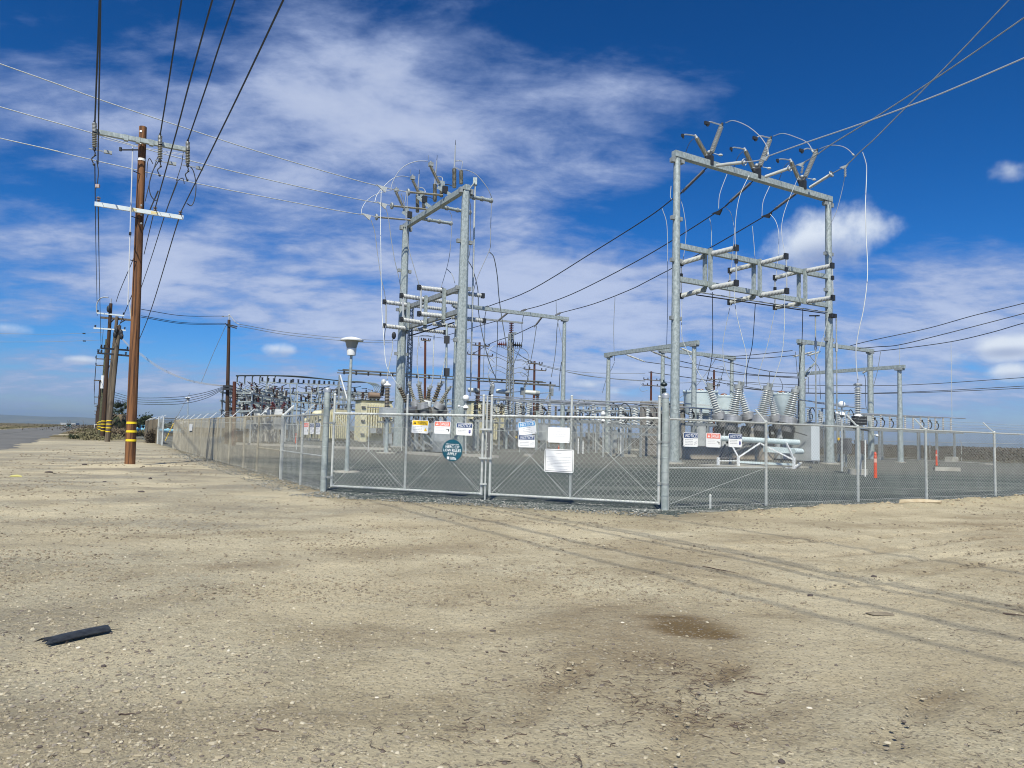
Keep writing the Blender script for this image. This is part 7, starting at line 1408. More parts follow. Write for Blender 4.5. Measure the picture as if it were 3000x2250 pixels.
# ------------------------------------------------------------------ crowded distribution switchgear behind the tan fence
def gear(xa, Ya, xb, Yb, label, seed, tiers, npost, dense, mt_mix):
    A, B = g2(xa, Ya), g2(xb, Yb); root = empty('switchgear_bay', A, label, 'switchgear', 'crowded switchgear bays behind the tan fence'); R_ = random.Random(seed); d = (B-A).normalized(); n = Vector((-d.y, d.x, 0)); L = (B-A).length
    for i in range(npost):
        for s_ in (-1, 1): c = A+d*(L*i/(npost-1))+n*s_*1.5; m = MB(); m.beam(c, c+UP*(tiers[-1]+0.3), 0.16, 0.16); m.build('post', galv_l if R_.random() < 0.5 else galv_d, root)
    for z in tiers:
        for s_ in (-1, 1): m = MB(); m.beam(A+n*s_*1.5+UP*z-d*0.8, B+n*s_*1.5+UP*z+d*0.8, 0.15, 0.18); m.build('cross_beam', galv_l if R_.random() < 0.6 else galv, root)
        for i in range(npost): m = MB(); c = A+d*(L*i/(npost-1))+UP*z; m.beam(c-n*1.5, c+n*1.5, 0.12, 0.14); m.build('tie_beam', galv, root)
        for i in range(dense):
            c = A+d*(L*(i+0.5)/dense+R_.uniform(-0.2, 0.2))+n*R_.choice((-1.5, -0.5, 0.5, 1.5))+UP*z; up_ = R_.random() < 0.55; a_ = R_.uniform(-0.5, 0.5); dr = (UP*(1 if up_ else -1)+d*a_).normalized()
            m = MB(); m.sheds(c+dr*0.08, c+dr*(0.7+0.25*R_.random()), 4, 0.09, 0.17, seg=7); e = c+dr*0.9; m.m = 1
            m.beam(e, e+d*R_.choice((-1, 1))*R_.uniform(0.7, 1.5)+UP*R_.uniform(-0.1, 0.45), 0.07, 0.09); m.box(e, (0.2, 0.2, 0.16)); m.build('disconnect_switch', [R_.choice(mt_mix), dark if R_.random() < 0.75 else galv_l], root)
    for i in range(npost-1):
        a_, b_ = A+d*(L*i/(npost-1))-n*1.5, A+d*(L*(i+1)/(npost-1))-n*1.5; m = MB(); m.beam(a_+UP*0.3, b_+UP*tiers[0]*0.9, 0.08, 0.08); m.build('brace', galv_d, root)
    for z in tiers:
        for k_ in range(3): m = MB(); o_ = n*R_.uniform(-1.6, 1.6)+UP*(z+R_.uniform(0.4, 1.1)); m.tube(sag(A+o_, B+o_, R_.uniform(0.1, 0.4), 8), 0.035, 4); m.build('bus_wire', wired if R_.random() < 0.6 else galv_l, root)
    return root
mix = [porb, porb, dark, porr, porg]
gear(688, 76, 800, 96, 'switchgear bay nearest the slim dark pole with many dark switches', 1, (3.5, 4.5, 5.4), 5, 16, mix)
gear(705, 88, 815, 108, 'second crowded switchgear bay deeper behind the tan fence', 2, (4.2, 5.4, 6.4), 5, 17, mix)
gear(740, 100, 850, 112, 'third switchgear bay filling the middle above the tan fence', 3, (4.6, 6.0, 7.1), 4, 16, mix)
gear(885, 108, 985, 114, 'switchgear bay with hanging dark insulators above the danger notice trio', 4, (5.8, 7.3), 4, 13, [dark, porb])
gear(985, 118, 1110, 124, 'far switchgear bay glimpsed around the lamp post', 5, (5.2, 6.8, 8.0), 4, 13, [dark, porb, porg])
gear(1240, 118, 1330, 120, 'far switchgear bay between the spiked gantry legs', 6, (5.0, 6.6), 3, 8, [dark, porg])
hb = empty('hoop_bus', g2(693, 84), 'fan of long dark bus tubes with hooped ends over the switchgear', 'overhead bus'); ORG[hb.name] = Vector(hb.location)
for i in range(6):
    x_ = 695+22*i; Y0 = 82+3*i; m = MB()
    pts = [P(x_, 1124, Y0), P(x_, 1110, Y0), P(x_+2, 1103, Y0), P(x_+9, 1100.5, Y0), P(812+14*i, 1101+0.4*i, 96+i*1.2), P(920+8*i, 1108+0.7*i, 106+i), P(1010+6*i, 1117+0.8*i, 114+i)]
    m.tube(smooth_path(pts, 4), 0.08, 6); m.build('bus_tube', mat('dark_olive_bus', (0.085, 0.10, 0.085), 0.5), hb)
for i in range(5):
    m = MB(); m.tube(smooth_path([P(1010+6*i, 1117+i*0.8, 114+i), P(1060+8*i, 1118+i, 112), P(1090+6*i, 1128+i, 108), P(1100+6*i, 1145+i, 104)], 5), 0.06, 6); m.build('drooping_tube', mat('grey_green_bus', (0.20, 0.23, 0.21), 0.5), hb)
for (x_, Y) in ((814, 96), (900, 103), (960, 109)):
    a = P(x_, 1108+(x_-810)*0.05, Y)
    for k_ in range(6): m = MB(); c = a+DU*(k_*0.8-2)+DV*k_*0.2; m.sheds(c-UP*0.5, c, 3, 0.1, 0.2, seg=7); m.build('bus_insulator', dark, hb)
    m = MB(); m.beam(a-DU*2.4-UP*0.6, a+DU*2.6-UP*0.6, 0.14, 0.14); m.build('bus_support_arm', galv, hb)
    for s_ in (-1.4, 1.6): c = a+DU*s_; m = MB(); m.beam(Vector((c.x+0.6*s_, c.y, 0)), c-UP*0.6, 0.12, 0.12); m.build('bus_post', galv, hb)
# red brown service pole with yellow beam beside the bays
fpole(684, 1306, 687, 1118, 0.2, 0.16, woodr, 'short red-brown pole at the road end of the switchgear', [], False, None)
for i, (x_, y_, lb) in enumerate(((757, 1208, 'first small white breaker head under maroon bushings above the tan fence'), (782, 1210, 'second small white breaker head above the tan fence'), (815, 1208, 'third small white breaker head, nearest the strong fence post'))):
    g = g2(x_, 84); r_ = empty('small_breaker', g, lb, 'circuit breaker', 'small white breakers behind the tan fence'); c = P(x_, y_, 84)
    m = MB(); m.box(c, (0.8, 0.7, 0.8), (DU, DV, UP)); m.build('head', whitep, r_); m = MB(); m.box(c-UP*1.3, (1.0, 0.8, 1.4), (DU, DV, UP)); m.build('tank', greyp, r_)
    for s_ in (-0.35, 0.35): m = MB(); m.sheds(c+UP*0.4+DU*s_, c+UP*1.15+DU*s_*2.2, 4, 0.13, 0.24, seg=8); m.build('bushing', porr, r_); m = MB(); a_ = c-UP*1.9+DU*s_; m.beam(Vector((a_.x, a_.y, 0)), a_, 0.1, 0.1); m.build('leg', galv_d, r_)
for i, (x0, x1, y0_, y1_, Y, mt, lb) in enumerate(((690, 712, 1262, 1296, 78, mat('rust_brown_box', (0.17, 0.09, 0.06), 0.7), 'rust brown cabinet low behind the tan fence'), (740, 765, 1230, 1296, 84, greyp, 'grey cabinet stack behind the tan fence'), (775, 808, 1240, 1296, 88, mat('white_grey_box', (0.55, 0.55, 0.52), 0.6), 'whitish equipment box behind the tan fence'), (845, 870, 1240, 1290, 130, dgreyp, 'dark distant shed seen through the grey fence stretch'), (1128, 1150, 1270, 1300, 74, greyp, 'low grey box between arrester stand and breaker'))): cab(x0, x1, y0_, y1_, Y, mt, lb, 1, gC_)
# ------------------------------------------------------------------ far timber poles behind the yard
def farpole(bx, top, Y, label, arms, wires=True):
    g = g2(bx, Y); tp = P(top[0], top[1], Y); r_ = wpole(g, tp, 0.24, 0.18, woodr, label, 'timber poles behind the yard')
    for (y_, w_) in arms:
        c = P(top[0], y_, Y); m = MB(); m.beam(c-DU*w_-DV*0.2, c+DU*w_-DV*0.2, 0.14, 0.16); m.build('crossarm', woodg, r_)
        for s_ in (-1, -0.5, 0.6, 1): q = c+DU*w_*s_-DV*0.2; m = MB(); m.sheds(q+UP*0.05, q+UP*0.4, 2, 0.07, 0.14, seg=6); m.build('pin_insulator', dark, r_)
        m = MB(); m.tube(smooth_path([c-DU*w_, c-DU*w_*1.3-UP*0.6, c-DU*w_-UP*1.2, c-DU*w_*0.4-UP*0.9], 4), 0.03, 4); m.build('jumper_loop', galv_d, r_)
farpole(1244, (1246, 992), 118, 'brown far pole seen between the legs of the spiked gantry', [(998, 0.8)]); farpole(1399, (1405, 1003), 112, 'red-brown far pole just past the near leg of the spiked gantry', [(1013, 1.6), (1041, 2.2)])
farpole(1563, (1566, 1058), 122, 'red-brown far pole behind the striped insulators', [(1066, 1.4), (1084, 2.2)]); farpole(1906, (1908, 1088), 135, 'red-brown far pole between the round gate post and the slim gantry', [(1114, 2.0), (1130, 2.2)]); farpole(2091, (2092, 1084), 135, 'red-brown far pole above the pale tanks', [(1112, 1.8), (1130, 1.2)])
m = MB(); m.tube(smooth_path([P(1225, 985, 118), P(1246, 982, 118), P(1265, 986, 118)], 4), 0.05, 5); m.build('top_wire_bar', dark, at=P(1225, 985, 118), label='short dark wire bar topping the far pole between the gantry legs', cat='wire bar')
for i, p_ in enumerate(([(702, 950), (850, 975), (1050, 994), (1150, 998)], [(702, 956), (850, 982), (1050, 1002), (1150, 1004)], [(1155, 998), (1246, 985), (1400, 1005)], [(1406, 1010), (1490, 1050), (1566, 1062)], [(1505, 1025), (1560, 1060), (1700, 1090), (1890, 1094)], [(1580, 1070), (1700, 1098), (1780, 1108), (1890, 1115)], [(1500, 1030), (1600, 1075), (1760, 1106), (1890, 1117)], [(1912, 1114), (2000, 1122), (2090, 1112)], [(2100, 1112), (2250, 1130), (2400, 1140)])):
    wire(p_, (100, 125), 0.04, ['upper long thin wire from the slim dark pole into the yard', 'lower long thin wire from the slim dark pole into the yard', 'thin wire passing over the far pole between the gantry legs', 'short thin wire between the two red-brown far poles', 'upper thin wire toward the far pole near the gate post', 'lower thin wire toward the far pole near the gate post', 'thin wire from the lattice mast to the farther pole', 'thin wire between the last two far poles', 'thin wire leaving the far pole above the pale tanks'][i], 'thin far wires behind the yard', galv_d)
# ------------------------------------------------------------------ second compound, plants and litter on the road side
def bush(name, c, r, h, n, mt, label, cat, seed, group=None, leaf=0.16, stem=False):
    R_ = np.random.RandomState(seed); V = []; F = []
    cl = R_.randn(9, 3)*np.array([r*0.45, r*0.45, h*0.22]); cl[:, 2] = np.abs(cl[:, 2])+h*0.35
    for i in range(n):
        k = cl[R_.randint(9)]; p_ = k+R_.randn(3)*np.array([r, r, h])*0.19; p_[2] = max(0.03, p_[2]); a = R_.randn(3); a /= np.linalg.norm(a)+1e-6; b = np.cross(a, R_.randn(3)); b /= np.linalg.norm(b)+1e-6; s = leaf*(0.5+R_.rand())
        o = len(V); V += [tuple(np.array(c)+p_+a*s), tuple(np.array(c)+p_+b*s*0.45), tuple(np.array(c)+p_-a*s), tuple(np.array(c)+p_-b*s*0.45)]; F.append((o, o+1, o+2, o+3))
    root = empty(name, c, label, cat, group); np_mesh('crown', V, F, mt, parent=root, smooth=False)
    if stem:
        m = MB(); m.cyl(Vector(c), Vector(c)+UP*h*0.5, max(0.05, r*0.08), n=7)
        for i in range(5): q = Vector(tuple(np.array(c)+cl[i])); m.tube([Vector(c)+UP*h*0.25, q], [r*0.05, r*0.02], 5)
        m.build('trunk', woodg, root)
    return root
lf1 = mat('dark_leaf', (0.022, 0.035, 0.015), 0.8, 0.0, (0.045, 0.06, 0.025), 0.8); lf2 = mat('olive_scrub', (0.12, 0.115, 0.055), 0.9, 0.0, (0.18, 0.155, 0.085), 0.6); lf3 = mat('dry_scrub', (0.13, 0.10, 0.06), 0.9, 0.0, (0.21, 0.165, 0.105), 0.9); lf4 = mat('dead_tumbleweed', (0.075, 0.062, 0.045), 0.95, 0.0, (0.13, 0.105, 0.075), 2.0)
def palm(px_, ytop, Y, s, label, seed):
    g = g2(px_, Y); tp = P(px_, ytop, Y); r_ = empty('palm_tree', g, label, 'palm tree', 'fan palms by the far fields'); m = MB(); m.rings(g, tp, [(0, 0.38*s), (0.5, 0.28*s), (1, 0.32*s)], 9); m.build('trunk', woodg, r_)
    R_ = random.Random(seed); V = []; F = []
    for i in range(46):
        az = R_.uniform(0, 6.28); el_ = R_.uniform(-0.9, 1.3); L = s*R_.uniform(1.7, 2.5); d = Vector((math.cos(az)*math.cos(el_), math.sin(az)*math.cos(el_), math.sin(el_))); q = tp+d*L*0.55; sd = d.cross(UP).normalized()
        for j in range(-4, 5):
            e = q+(d+sd*j*0.28-UP*0.10*abs(j)).normalized()*L*0.5-UP*0.15*L*(el_ < 0.3); o = len(V); w = sd*0.06*s; V += [tuple(q-w), tuple(q+w), tuple(e)]; F.append((o, o+1, o+2))
        o = len(V); V += [tuple(tp-sd*0.04*s), tuple(tp+sd*0.04*s), tuple(q)]; F.append((o, o+1, o+2))
    np_mesh('crown', V, F, lf1, parent=r_, smooth=False)
    m = MB(); m.rings(tp-UP*1.8*s, tp-UP*0.1, [(0, 0.45*s), (0.6, 0.75*s), (1, 0.5*s)], 9); m.build('dead_frond_skirt', lf3, r_)
palm(357, 1213, 150, 1.5, 'fan palm with the clearest round crown beside the orange-brown pole', 1); palm(334, 1212, 160, 1.4, 'fan palm peeping between the leaning grey pole and the other palm', 2); palm(345, 1224, 170, 1.3, 'lower fan palm crown between the two taller ones', 3)
bush('tree', g2(424, 175), 2.9, 3.4, 6200, lf1, 'dark rounded tree behind the light blue pipe', 'tree', 5, leaf=0.30, stem=True); bush('tree', g2(340, 190), 3.0, 2.7, 4200, lf1, 'dark leafy mass below the fan palms', 'tree', 6, leaf=0.42, stem=True); bush('tree', g2(492, 210), 2.6, 2.2, 2400, lf1, 'low dark tree behind the small slatted fence', 'tree', 8, leaf=0.42, stem=True)
bush('tumbleweed', gpt(445, 1298), 0.75, 1.15, 5200, lf4, 'big brown tumbleweed resting against the slatted fence corner', 'tumbleweed', 7, leaf=0.06)
R_ = random.Random(11)
for i, (x_, y_, r, h, k, lb) in enumerate(((345, 1278, 1.9, 1.0, lf3, 'dry brown shrub at the foot of the fan palms'), (372, 1277, 2.0, 1.05, lf3, 'dry shrub between the palms and the orange-brown pole'), (408, 1279, 1.8, 1.0, lf2, 'olive shrub just beyond the orange-brown pole'), (262, 1264, 2.2, 0.6, lf2, 'low green scrub clump by the road edge'), (233, 1271, 1.8, 0.35, lf3, 'straw coloured low scrub at the bend of the road edge'), (283, 1264, 1.6, 0.7, lf2, 'green scrub clump at the base of the far poles'), (215, 1286, 0.55, 0.42, lf1, 'small dark tuft on the bare shoulder of the road'), (272, 1285, 2.4, 0.22, lf2, 'flat green ground scrub between road and dark pole'), (330, 1275, 2.0, 0.9, lf3, 'dry shrub directly behind the leaning grey pole'), (390, 1275, 2.0, 0.95, lf3, 'dry shrub in line with the light blue pipe'))):
    bush('shrub', gpt(x_, y_), r, h, 2600, k, lb, 'shrub', 20+i, 'scrub along the road', leaf=0.10 if r > 1 else 0.05)
# band of brush across the far fields
def brushband(name, pts, w, h, n, mt, seed, leaf=0.35):
    R_ = np.random.RandomState(seed); t = R_.rand(n)*(len(pts)-1); i = t.astype(int); f = t-i; a = np.array([(p.x, p.y) for p in pts]); p_ = a[i]*(1-f)[:, None]+a[i+1]*f[:, None]+R_.randn(n, 2)*w; clump = fbm(p_[:, 0], p_[:, 1], 3, 3); z = R_.rand(n)**0.8*h*(0.92+0.16*clump)
    A = R_.randn(n, 3); A /= np.linalg.norm(A, axis=1)[:, None]; B = np.cross(A, R_.randn(n, 3)); B /= np.linalg.norm(B, axis=1)[:, None]; c = np.concatenate([p_, z[:, None]], 1); s = leaf*(0.5+R_.rand(n, 1))
    V = np.stack([c+A*s, c+B*s*0.5, c-A*s, c-B*s*0.5], 1).reshape(-1, 3); F = np.arange(n*4).reshape(-1, 4); np_mesh(name, V, F, mt, smooth=False, kind='stuff')
brushband('field_brush', [UV(89, 0), UV(92, 40), UV(95, 90), UV(98, 150)], 3.0, 1.50, 60000, mat('dark_dry_brush', (0.062, 0.047, 0.030), 0.95, 0.0, (0.115, 0.088, 0.052), 1.2), 31, 0.11); brushband('field_brush_far', [UV(105, -20), UV(108, 60), UV(115, 160), UV(60, 190), UV(0, 210)], 7.0, 1.62, 60000, mat('brown_brush', (0.055, 0.042, 0.028), 0.95, 0.0, (0.085, 0.066, 0.042), 0.8), 32, 0.15)
brushband('roadside_scrub', [UV(-19, 70), UV(-20, 200), UV(-22, 500), UV(-26, 900)], 1.6, 0.35, 9000, lf2, 33, 0.16); brushband('field_scrub', [UV(-60, 200), UV(-70, 400), UV(-120, 900)], 16, 0.7, 9000, lf3, 34, 0.3); brushband('shoulder_weeds', [UV(1, 88), UV(1.5, 140), UV(2, 260), UV(3, 500)], 1.3, 0.4, 9000, lf2, 35, 0.13)
# slatted compound fence with gate
SF0, SF1, SF2 = gpt(424, 1284), gpt(461, 1301), gpt(475, 1305)
r_ = empty('slatted_fence', SF0, 'tan slatted fence of the small compound behind the tumbleweed', 'fence'); d = (SF1-SF0); L = d.length; d.normalize(); n_ = 16; HT = 2.35
for i in range(n_): c = SF0+d*(L*(i+0.5)/n_); m = MB(); m.box(c+UP*HT/2, (L/n_*0.82, 0.03, HT), (d, d.cross(UP), UP)); m.build('slat', mat('tan_slat', (0.24, 0.19, 0.115), 0.8, 0.0, (0.17, 0.135, 0.085), 2.0), r_)
for i in range(5): c = SF0+d*(L*i/4); m = MB(); m.cyl(c, c+UP*(HT+0.05), 0.06, n=7); m.build('post', woodg, r_)
for i in range(7): c = SF0+d*(L*i/6)+UP*HT; m = MB(); m.beam(c, c+DU*0.6+UP*0.4, 0.06, 0.04); m.build('barbed_wire_arm', whitep, r_)
d2 = (SF2-SF1); L2 = d2.length; r_ = empty('mesh_fence', SF1, 'short bright mesh fence panel beside the small compound gate', 'fence')
for t_ in (0, 1): c = SF1.lerp(SF2, t_); m = MB(); m.cyl(c, c+UP*2.5, 0.07, n=7); m.build('post', galv_l, r_)
chainlink('mesh', SF1, SF2, 0.05, 2.35, r_, 0.0035, 0.16, meshm)
GA, GB = SF2.copy(), gpt(533, 1303); r_ = empty('compound_gate', GA, 'open framed pipe gate of the small compound with light blue pipe behind', 'gate')
dg_ = (GB-GA).normalized()
for p_, q_ in ((GA+UP*0.2, GA+UP*2.45), (GB+UP*0.2, GB+UP*2.45), (GA+UP*2.4, GB+UP*2.4), (GA+UP*1.15, GB+UP*1.15)): m = MB(); m.cyl(p_, q_, 0.055, n=7); m.build('gate_rail', galv_l, r_)
chainlink('mesh', GA, GB, 0.2, 2.4, r_, 0.008, 0.22, meshm)
pa, pb = gpt(396, 1279), gpt(530, 1282); pa = Vector((pa.x, pa.y, 0)); z0 = P(398, 1265, pa.y).z; pb = Vector((P(530, 1263, pa.y+4).x, pa.y+4, 0)); r_ = empty('blue_pipe', pa, 'light blue irrigation pipe with valves beyond the slatted fence', 'pipe')
m = MB(); m.cyl(pa+UP*1.05, pb+UP*1.05, 0.24, n=12); m.build('pipe_run', bluep, r_)
for t_ in (0.03, 0.12, 0.2, 0.7, 0.93): c = pa.lerp(pb, t_)+UP*1.05; m = MB(); dd = (pb-pa).normalized(); m.cyl(c-dd*0.12, c+dd*0.12, 0.36, n=12); m.build('pipe_flange', bluep, r_)
for t_ in (0.12, 0.2): c = pa.lerp(pb, t_)+UP*1.3; m = MB(); m.cyl(c, c+UP*0.45, 0.1, n=8); m.cyl(c+UP*0.45, c+UP*0.5, 0.3, n=12); m.build('valve', bluep, r_)
for t_ in (0.05, 0.35, 0.65, 0.95): c = pa.lerp(pb, t_); m = MB(); m.cyl(c, c+UP*0.85, 0.12, n=7); m.build('pipe_leg', concd, r_)
ga, gb = P(485, 1274, 74), P(508, 1241, 76); m = MB(); m.cyl(Vector((ga.x, ga.y, 0.2)), gb, 0.04, n=7); m.build('guy_guard', s_yel, at=ga, label='slanting yellow guy wire guard behind the small compound gate', cat='guy guard')
m = MB(); m.cyl(gb, P(556, 1152, 90), 0.03, n=4); m.build('guy_wire', galv_d, at=gb, label='thin guy wire rising from the yellow guard', cat='wire')
g = g2(515, 100); fpole(514, 1269, 516, 1220, 0.14, 0.12, woodd, 'short dark post beside the yellow guy guard', [], False, None)
m = MB(); m.tube(smooth_path([P(590, 1120, 76), P(625, 1035, 76), P(661, 955, 75)], 3), 0.025, 4); m.build('guy_wire', galv_d, at=P(590, 1120, 76), label='thin slanting guy wire on the road side of the slim dark pole', cat='wire')
# farm sheds far off
for x0, x1, y0_, y1_, Y, lb in ((487, 503, 1238, 1250, 230, 'distant white shed behind the small compound gate'), (517, 531, 1236, 1252, 240, 'distant white farm building next to the tan fence end'), (370, 392, 1242, 1249, 300, 'tiny white roof beyond the dry shrubs')):
    a, b = P(x0, y1_, Y), P(x1, y1_, Y); zt = P(x0, y0_, Y).z; g = Vector(((a.x+b.x)/2, Y, 0)); r_ = empty('farm_shed', g, lb, 'building', 'distant white farm sheds'); w = (b-a).length
    m = MB(); m.box(g+UP*zt*0.4+Vector((0, 4, 0)), (w, 8, zt*0.8)); m.build('wall', whitep, r_); m = MB(); m.smooth = False; q = g+UP*zt*0.8; m.add([q+Vector((-w/2, 0, 0)), q+Vector((w/2, 0, 0)), q+Vector((w/2, 8, 0)), q+Vector((-w/2, 8, 0)), q+Vector((-w/2, 4, zt*0.25)), q+Vector((w/2, 4, zt*0.25))], [(0, 1, 5, 4), (2, 3, 4, 5), (0, 4, 3), (1, 2, 5)], False); m.build('roof', s_white, r_)
for x_, h, lb in ((198, 1232, 'first of the tiny distant stacks by the road end'), (204, 1231, 'second tiny distant stack by the road end'), (243, 1231, 'lone thin mast above the road end')):
    g = g2(x_, 1400); tp = P(x_, h, 1400); m = MB(); m.cyl(g, tp, 0.8 if x_ < 240 else 0.4, n=8); m.build('distant_stack', dgreyp, at=g, label=lb, cat='stack')
g = g2(200, 1380); m = MB(); m.box(g+UP*2, (30, 12, 4)); m.build('distant_plant', mat('far_pale_building', (0.36, 0.37, 0.37), 0.8), at=g, label='tiny pale building under the distant stacks', cat='building')
# car on the road
cy = 330.0; cc = P(241, 1240, cy); g = Vector((cc.x, cc.y, 0)); u0, v0 = uvof(g.x, g.y); g = UV(-8.0, v0, 0.07)
car = empty('parked_car', g, 'dark teal pickup far down the road', 'pickup truck'); car.name = 'pickup_truck'; ORG[car.name] = Vector(g)
m = MB(); m.box(g+UP*0.85, (2.1, 5.2, 0.75), (DU, DV, UP)); m.build('body', teal, car); m = MB(); m.box(g+UP*1.55+DV*0.2, (1.85, 2.0, 0.75), (DU, DV, UP)); m.build('cab', teal, car); m = MB(); m.box(g+UP*1.58-DV*0.82, (1.6, 0.04, 0.5), (DU, DV, UP)); m.build('windscreen', glass, car)
for a_ in (-1, 1):
    for b_ in (-1, 1): c = g+DU*a_*0.95+DV*b_*1.65+UP*0.38; m = MB(); m.cyl(c-DU*0.12, c+DU*0.12, 0.38, n=14); m.build('wheel', black, car)
    c = g+DU*a_*0.75-DV*2.62+UP*0.9; m = MB(); m.box(c, (0.35, 0.04, 0.2), (DU, DV, UP)); m.build('headlight', whitep, car)
# road marker flag near the pole bases
g = gpt(276, 1262); r_ = empty('white_marker', g, 'small white marker board leaning at the base of the far poles', 'marker'); m = MB(); m.box(g+UP*0.9, (0.25, 0.06, 1.8), (DU, DV, UP)); m.box(g+UP*1.7+DU*0.4, (0.9, 0.06, 0.2), (DU, DV, UP)); m.build('board', whitep, r_)
# ------------------------------------------------------------------ litter
g0, g1 = G(140, 1893), G(316, 1853); ax_ = (g1-g0); L = ax_.length; ax_.normalize(); nn = Vector((-ax_.y, ax_.x, 0)); z0 = float(gz(g0.x, g0.y))
g0.z = z0+0.012; rs = empty('rubber_strip', g0, 'torn black rubber strip lying on the pebbly dirt', 'rubber strip')
V = []; F = []; nx2 = 16; ny2 = 8; Wd = 0.125; Rg = random.Random(3)
for i in range(nx2+1):
    t_ = i/nx2
    for j in range(ny2+1):
        s_ = j/ny2; curl = 0.014*(1-(2*s_-1)**2)+0.016*s_+0.006*math.sin(t_*3.1)+(0.012*Rg.random() if i < 2 else 0); rag = (-0.05*Rg.random() if i == 0 else 0.0)
        p_ = g0+ax_*(L*t_+rag+(0.03*s_ if i == nx2 else 0))+nn*((s_-0.35)*Wd*(0.98+0.02*math.sin(t_*9)))+UP*(0.012+curl-0.012*(s_ > 0.9)); V.append(p_)
for k_ in (0, 1):
    for i in range(nx2):
        for j in range(ny2):
            a = i*(ny2+1)+j+k_*len(V)//(1 if k_ == 0 else 1); F.append((a, a+1, a+ny2+2, a+ny2+1)) if k_ == 0 else None
nV = len(V); V2 = V+[p_-UP*0.008 for p_ in V]; F2 = F+[tuple(q+nV for q in reversed(f)) for f in F]
for i in range(nx2): a = i*(ny2+1); b = a+ny2+1; F2.append((a, b, b+nV, a+nV)); a += ny2; b += ny2; F2.append((b, a, a+nV, b+nV))
for j in range(ny2): F2.append((j+1, j, j+nV, j+1+nV)); a = nx2*(ny2+1)+j; F2.append((a, a+1, a+1+nV, a+nV))
m = MB(); m.add(V2, F2, True); m.build('strip', black, rs)
m = MB(); m.tube([g1+UP*(z0+0.02), g1+ax_*0.05+UP*(z0+0.012), g1+ax_*0.10-nn*0.02+UP*(z0+0.008)], 0.003, 5); m.build('loose_cord', black, rs)
def rock(px_, py_, sx, sy, sz, mt, label, name='rock', seed=1, rot=0.0, cat='rock'):
    c = G(px_, py_); c.z = float(gz(c.x, c.y)); R_ = np.random.RandomState(seed); m = MB(); m.smooth = False; v = []
    for q in _iv: k_ = 1+(R_.rand()-0.5)*0.45; x, y = q[0]*sx*k_, q[1]*sy*k_; v.append(c+Vector((x*math.cos(rot)-y*math.sin(rot), x*math.sin(rot)+y*math.cos(rot), sz*0.4+q[2]*sz*k_)))
    m.add(v, [tuple(f) for f in _if], False); m.build(name, mt, at=c, label=label, cat=cat)
sandm = MATS['sand_clod']; drk = mat('dark_stone', (0.07, 0.055, 0.05), 0.8); ltk = mat('cream_stone', (0.58, 0.52, 0.42), 0.8)
rock(2702, 1483, 0.75, 0.22, 0.09, mat('sandstone_slab', (0.42, 0.33, 0.21), 0.85, 0.0, (0.50, 0.42, 0.28), 5.0, 0.4, 25), 'long flat sandy slab lying on the ridge below a fence post', 'rock_slab', 2, 0.1, 'rock slab')
rock(2560, 1692, 0.045, 0.035, 0.02, drk, 'dark stone on the tracked dirt toward the ridge', seed=3); rock(2374, 1746, 0.035, 0.03, 0.016, drk, 'small dark stone in the overhead wire shadow', seed=4); rock(1444, 1853, 0.035, 0.018, 0.010, drk, 'small flat dark chip lying alone on smooth dirt', seed=5)
rock(230, 1901, 0.018, 0.014, 0.012, ltk, 'pale pebble touching the black rubber strip', seed=6); rock(232, 1897+0, 0.02, 0.015, 0.01, ltk, 'second pale pebble along the underside of the rubber strip', seed=7) if False else None
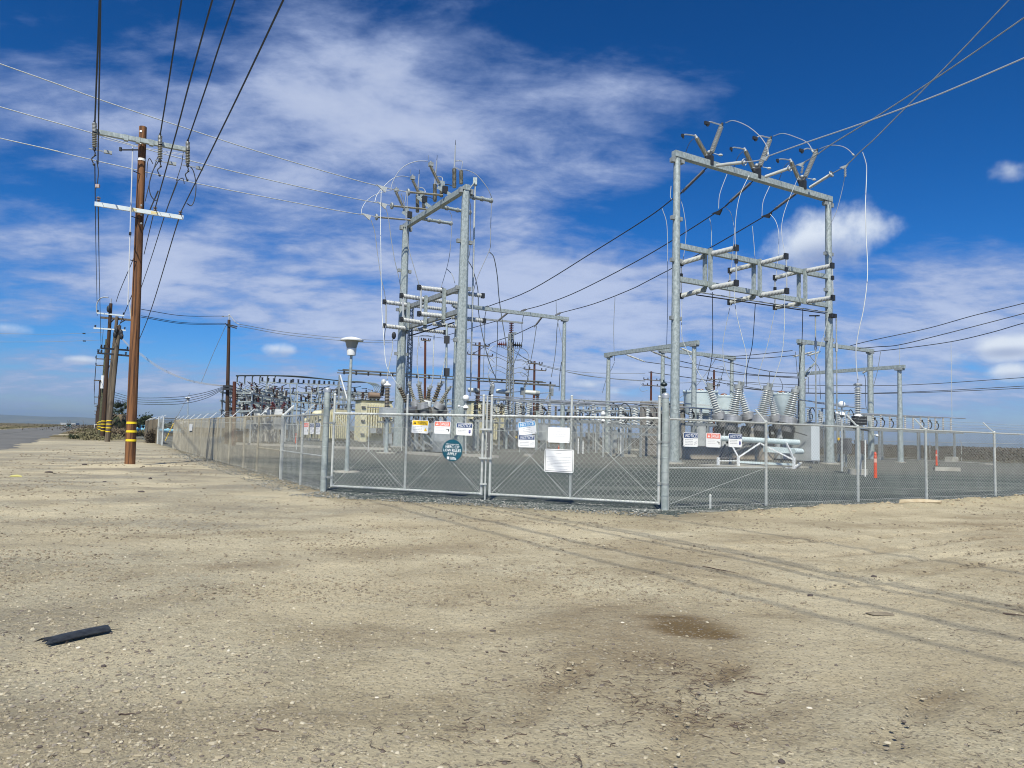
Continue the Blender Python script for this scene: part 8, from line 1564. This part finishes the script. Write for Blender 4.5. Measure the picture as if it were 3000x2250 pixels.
rock(1104, 2050, 0.016, 0.013, 0.008, ltk, 'white chip in the group of pale chips on bare dirt', seed=8); rock(1824, 1834, 0.022, 0.016, 0.010, ltk, 'cream pebble beside the damp brown stain', seed=9); rock(2372, 2082, 0.022, 0.014, 0.009, ltk, 'cream pebble with a dark chip beside it on open dirt', seed=10); rock(2290, 2237, 0.022, 0.016, 0.013, drk, 'dark stone at the bottom edge of the dirt', seed=12); rock(303, 1962, 0.020, 0.016, 0.013, drk, 'dark pebble below the black rubber strip', seed=13)
rock(47, 1398, 0.20, 0.10, 0.05, mat('yellow_litter', (0.50, 0.46, 0.16), 0.7), 'crumpled yellow litter on the dirt near the road', 'yellow_litter', 14, 0.2, 'litter'); rock(144, 1384, 0.16, 0.08, 0.05, drk, 'dark scrap lying between the yellow litter and the pole', 'dark_scrap', 15, 0.2, 'litter'); rock(247, 1364, 0.13, 0.07, 0.05, drk, 'dark chunk on the dirt short of the orange-brown pole', 'dark_scrap', 16, 0, 'litter'); rock(440, 1404, 0.07, 0.05, 0.04, drk, 'small dark chunk past the pole toward the tan fence', 'dark_scrap', 17, 0, 'litter'); rock(415, 1444, 0.10, 0.05, 0.03, drk, 'flat dark chip below the pole', 'dark_scrap', 18, 0, 'litter'); rock(306, 1412, 0.06, 0.05, 0.03, drk, 'tiny dark chunk straight below the pole foot', 'dark_scrap', 19, 0, 'litter')
rock(2580, 1803, 0.16, 0.07, 0.012, mat('dried_clod', (0.26, 0.22, 0.155), 0.9, 0.0, (0.2, 0.165, 0.115), 20.0, 0.5, 60), 'flat dried clod on the open dirt below the tyre tracks', 'dried_clod', 20, 0.0, 'clod')
# ------------------------------------------------------------------ air
hz = bpy.data.materials.new('haze_air'); hz.use_nodes = True; t = hz.node_tree; t.nodes.clear(); o = node(t, 'ShaderNodeOutputMaterial'); v = node(t, 'ShaderNodeVolumePrincipled'); t.links.new(v.outputs[0], o.inputs['Volume'])
v.inputs['Color'].default_value = (0.50, 0.74, 1.0, 1); v.inputs['Density'].default_value = 0.00008; v.inputs['Anisotropy'].default_value = 0.3

X0, X1, Y0_, Y1_, Z0, Z1 = -9600, 9600, -300, 11000, -6, 175
np_mesh('haze', [(x, y, z) for z in (Z0, Z1) for y in (Y0_, Y1_) for x in (X0, X1)], [(0, 2, 3, 1), (4, 5, 7, 6), (0, 1, 5, 4), (2, 6, 7, 3), (0, 4, 6, 2), (1, 3, 7, 5)], hz, smooth=False, kind='stuff')
scene.cycles.volume_bounces = 0
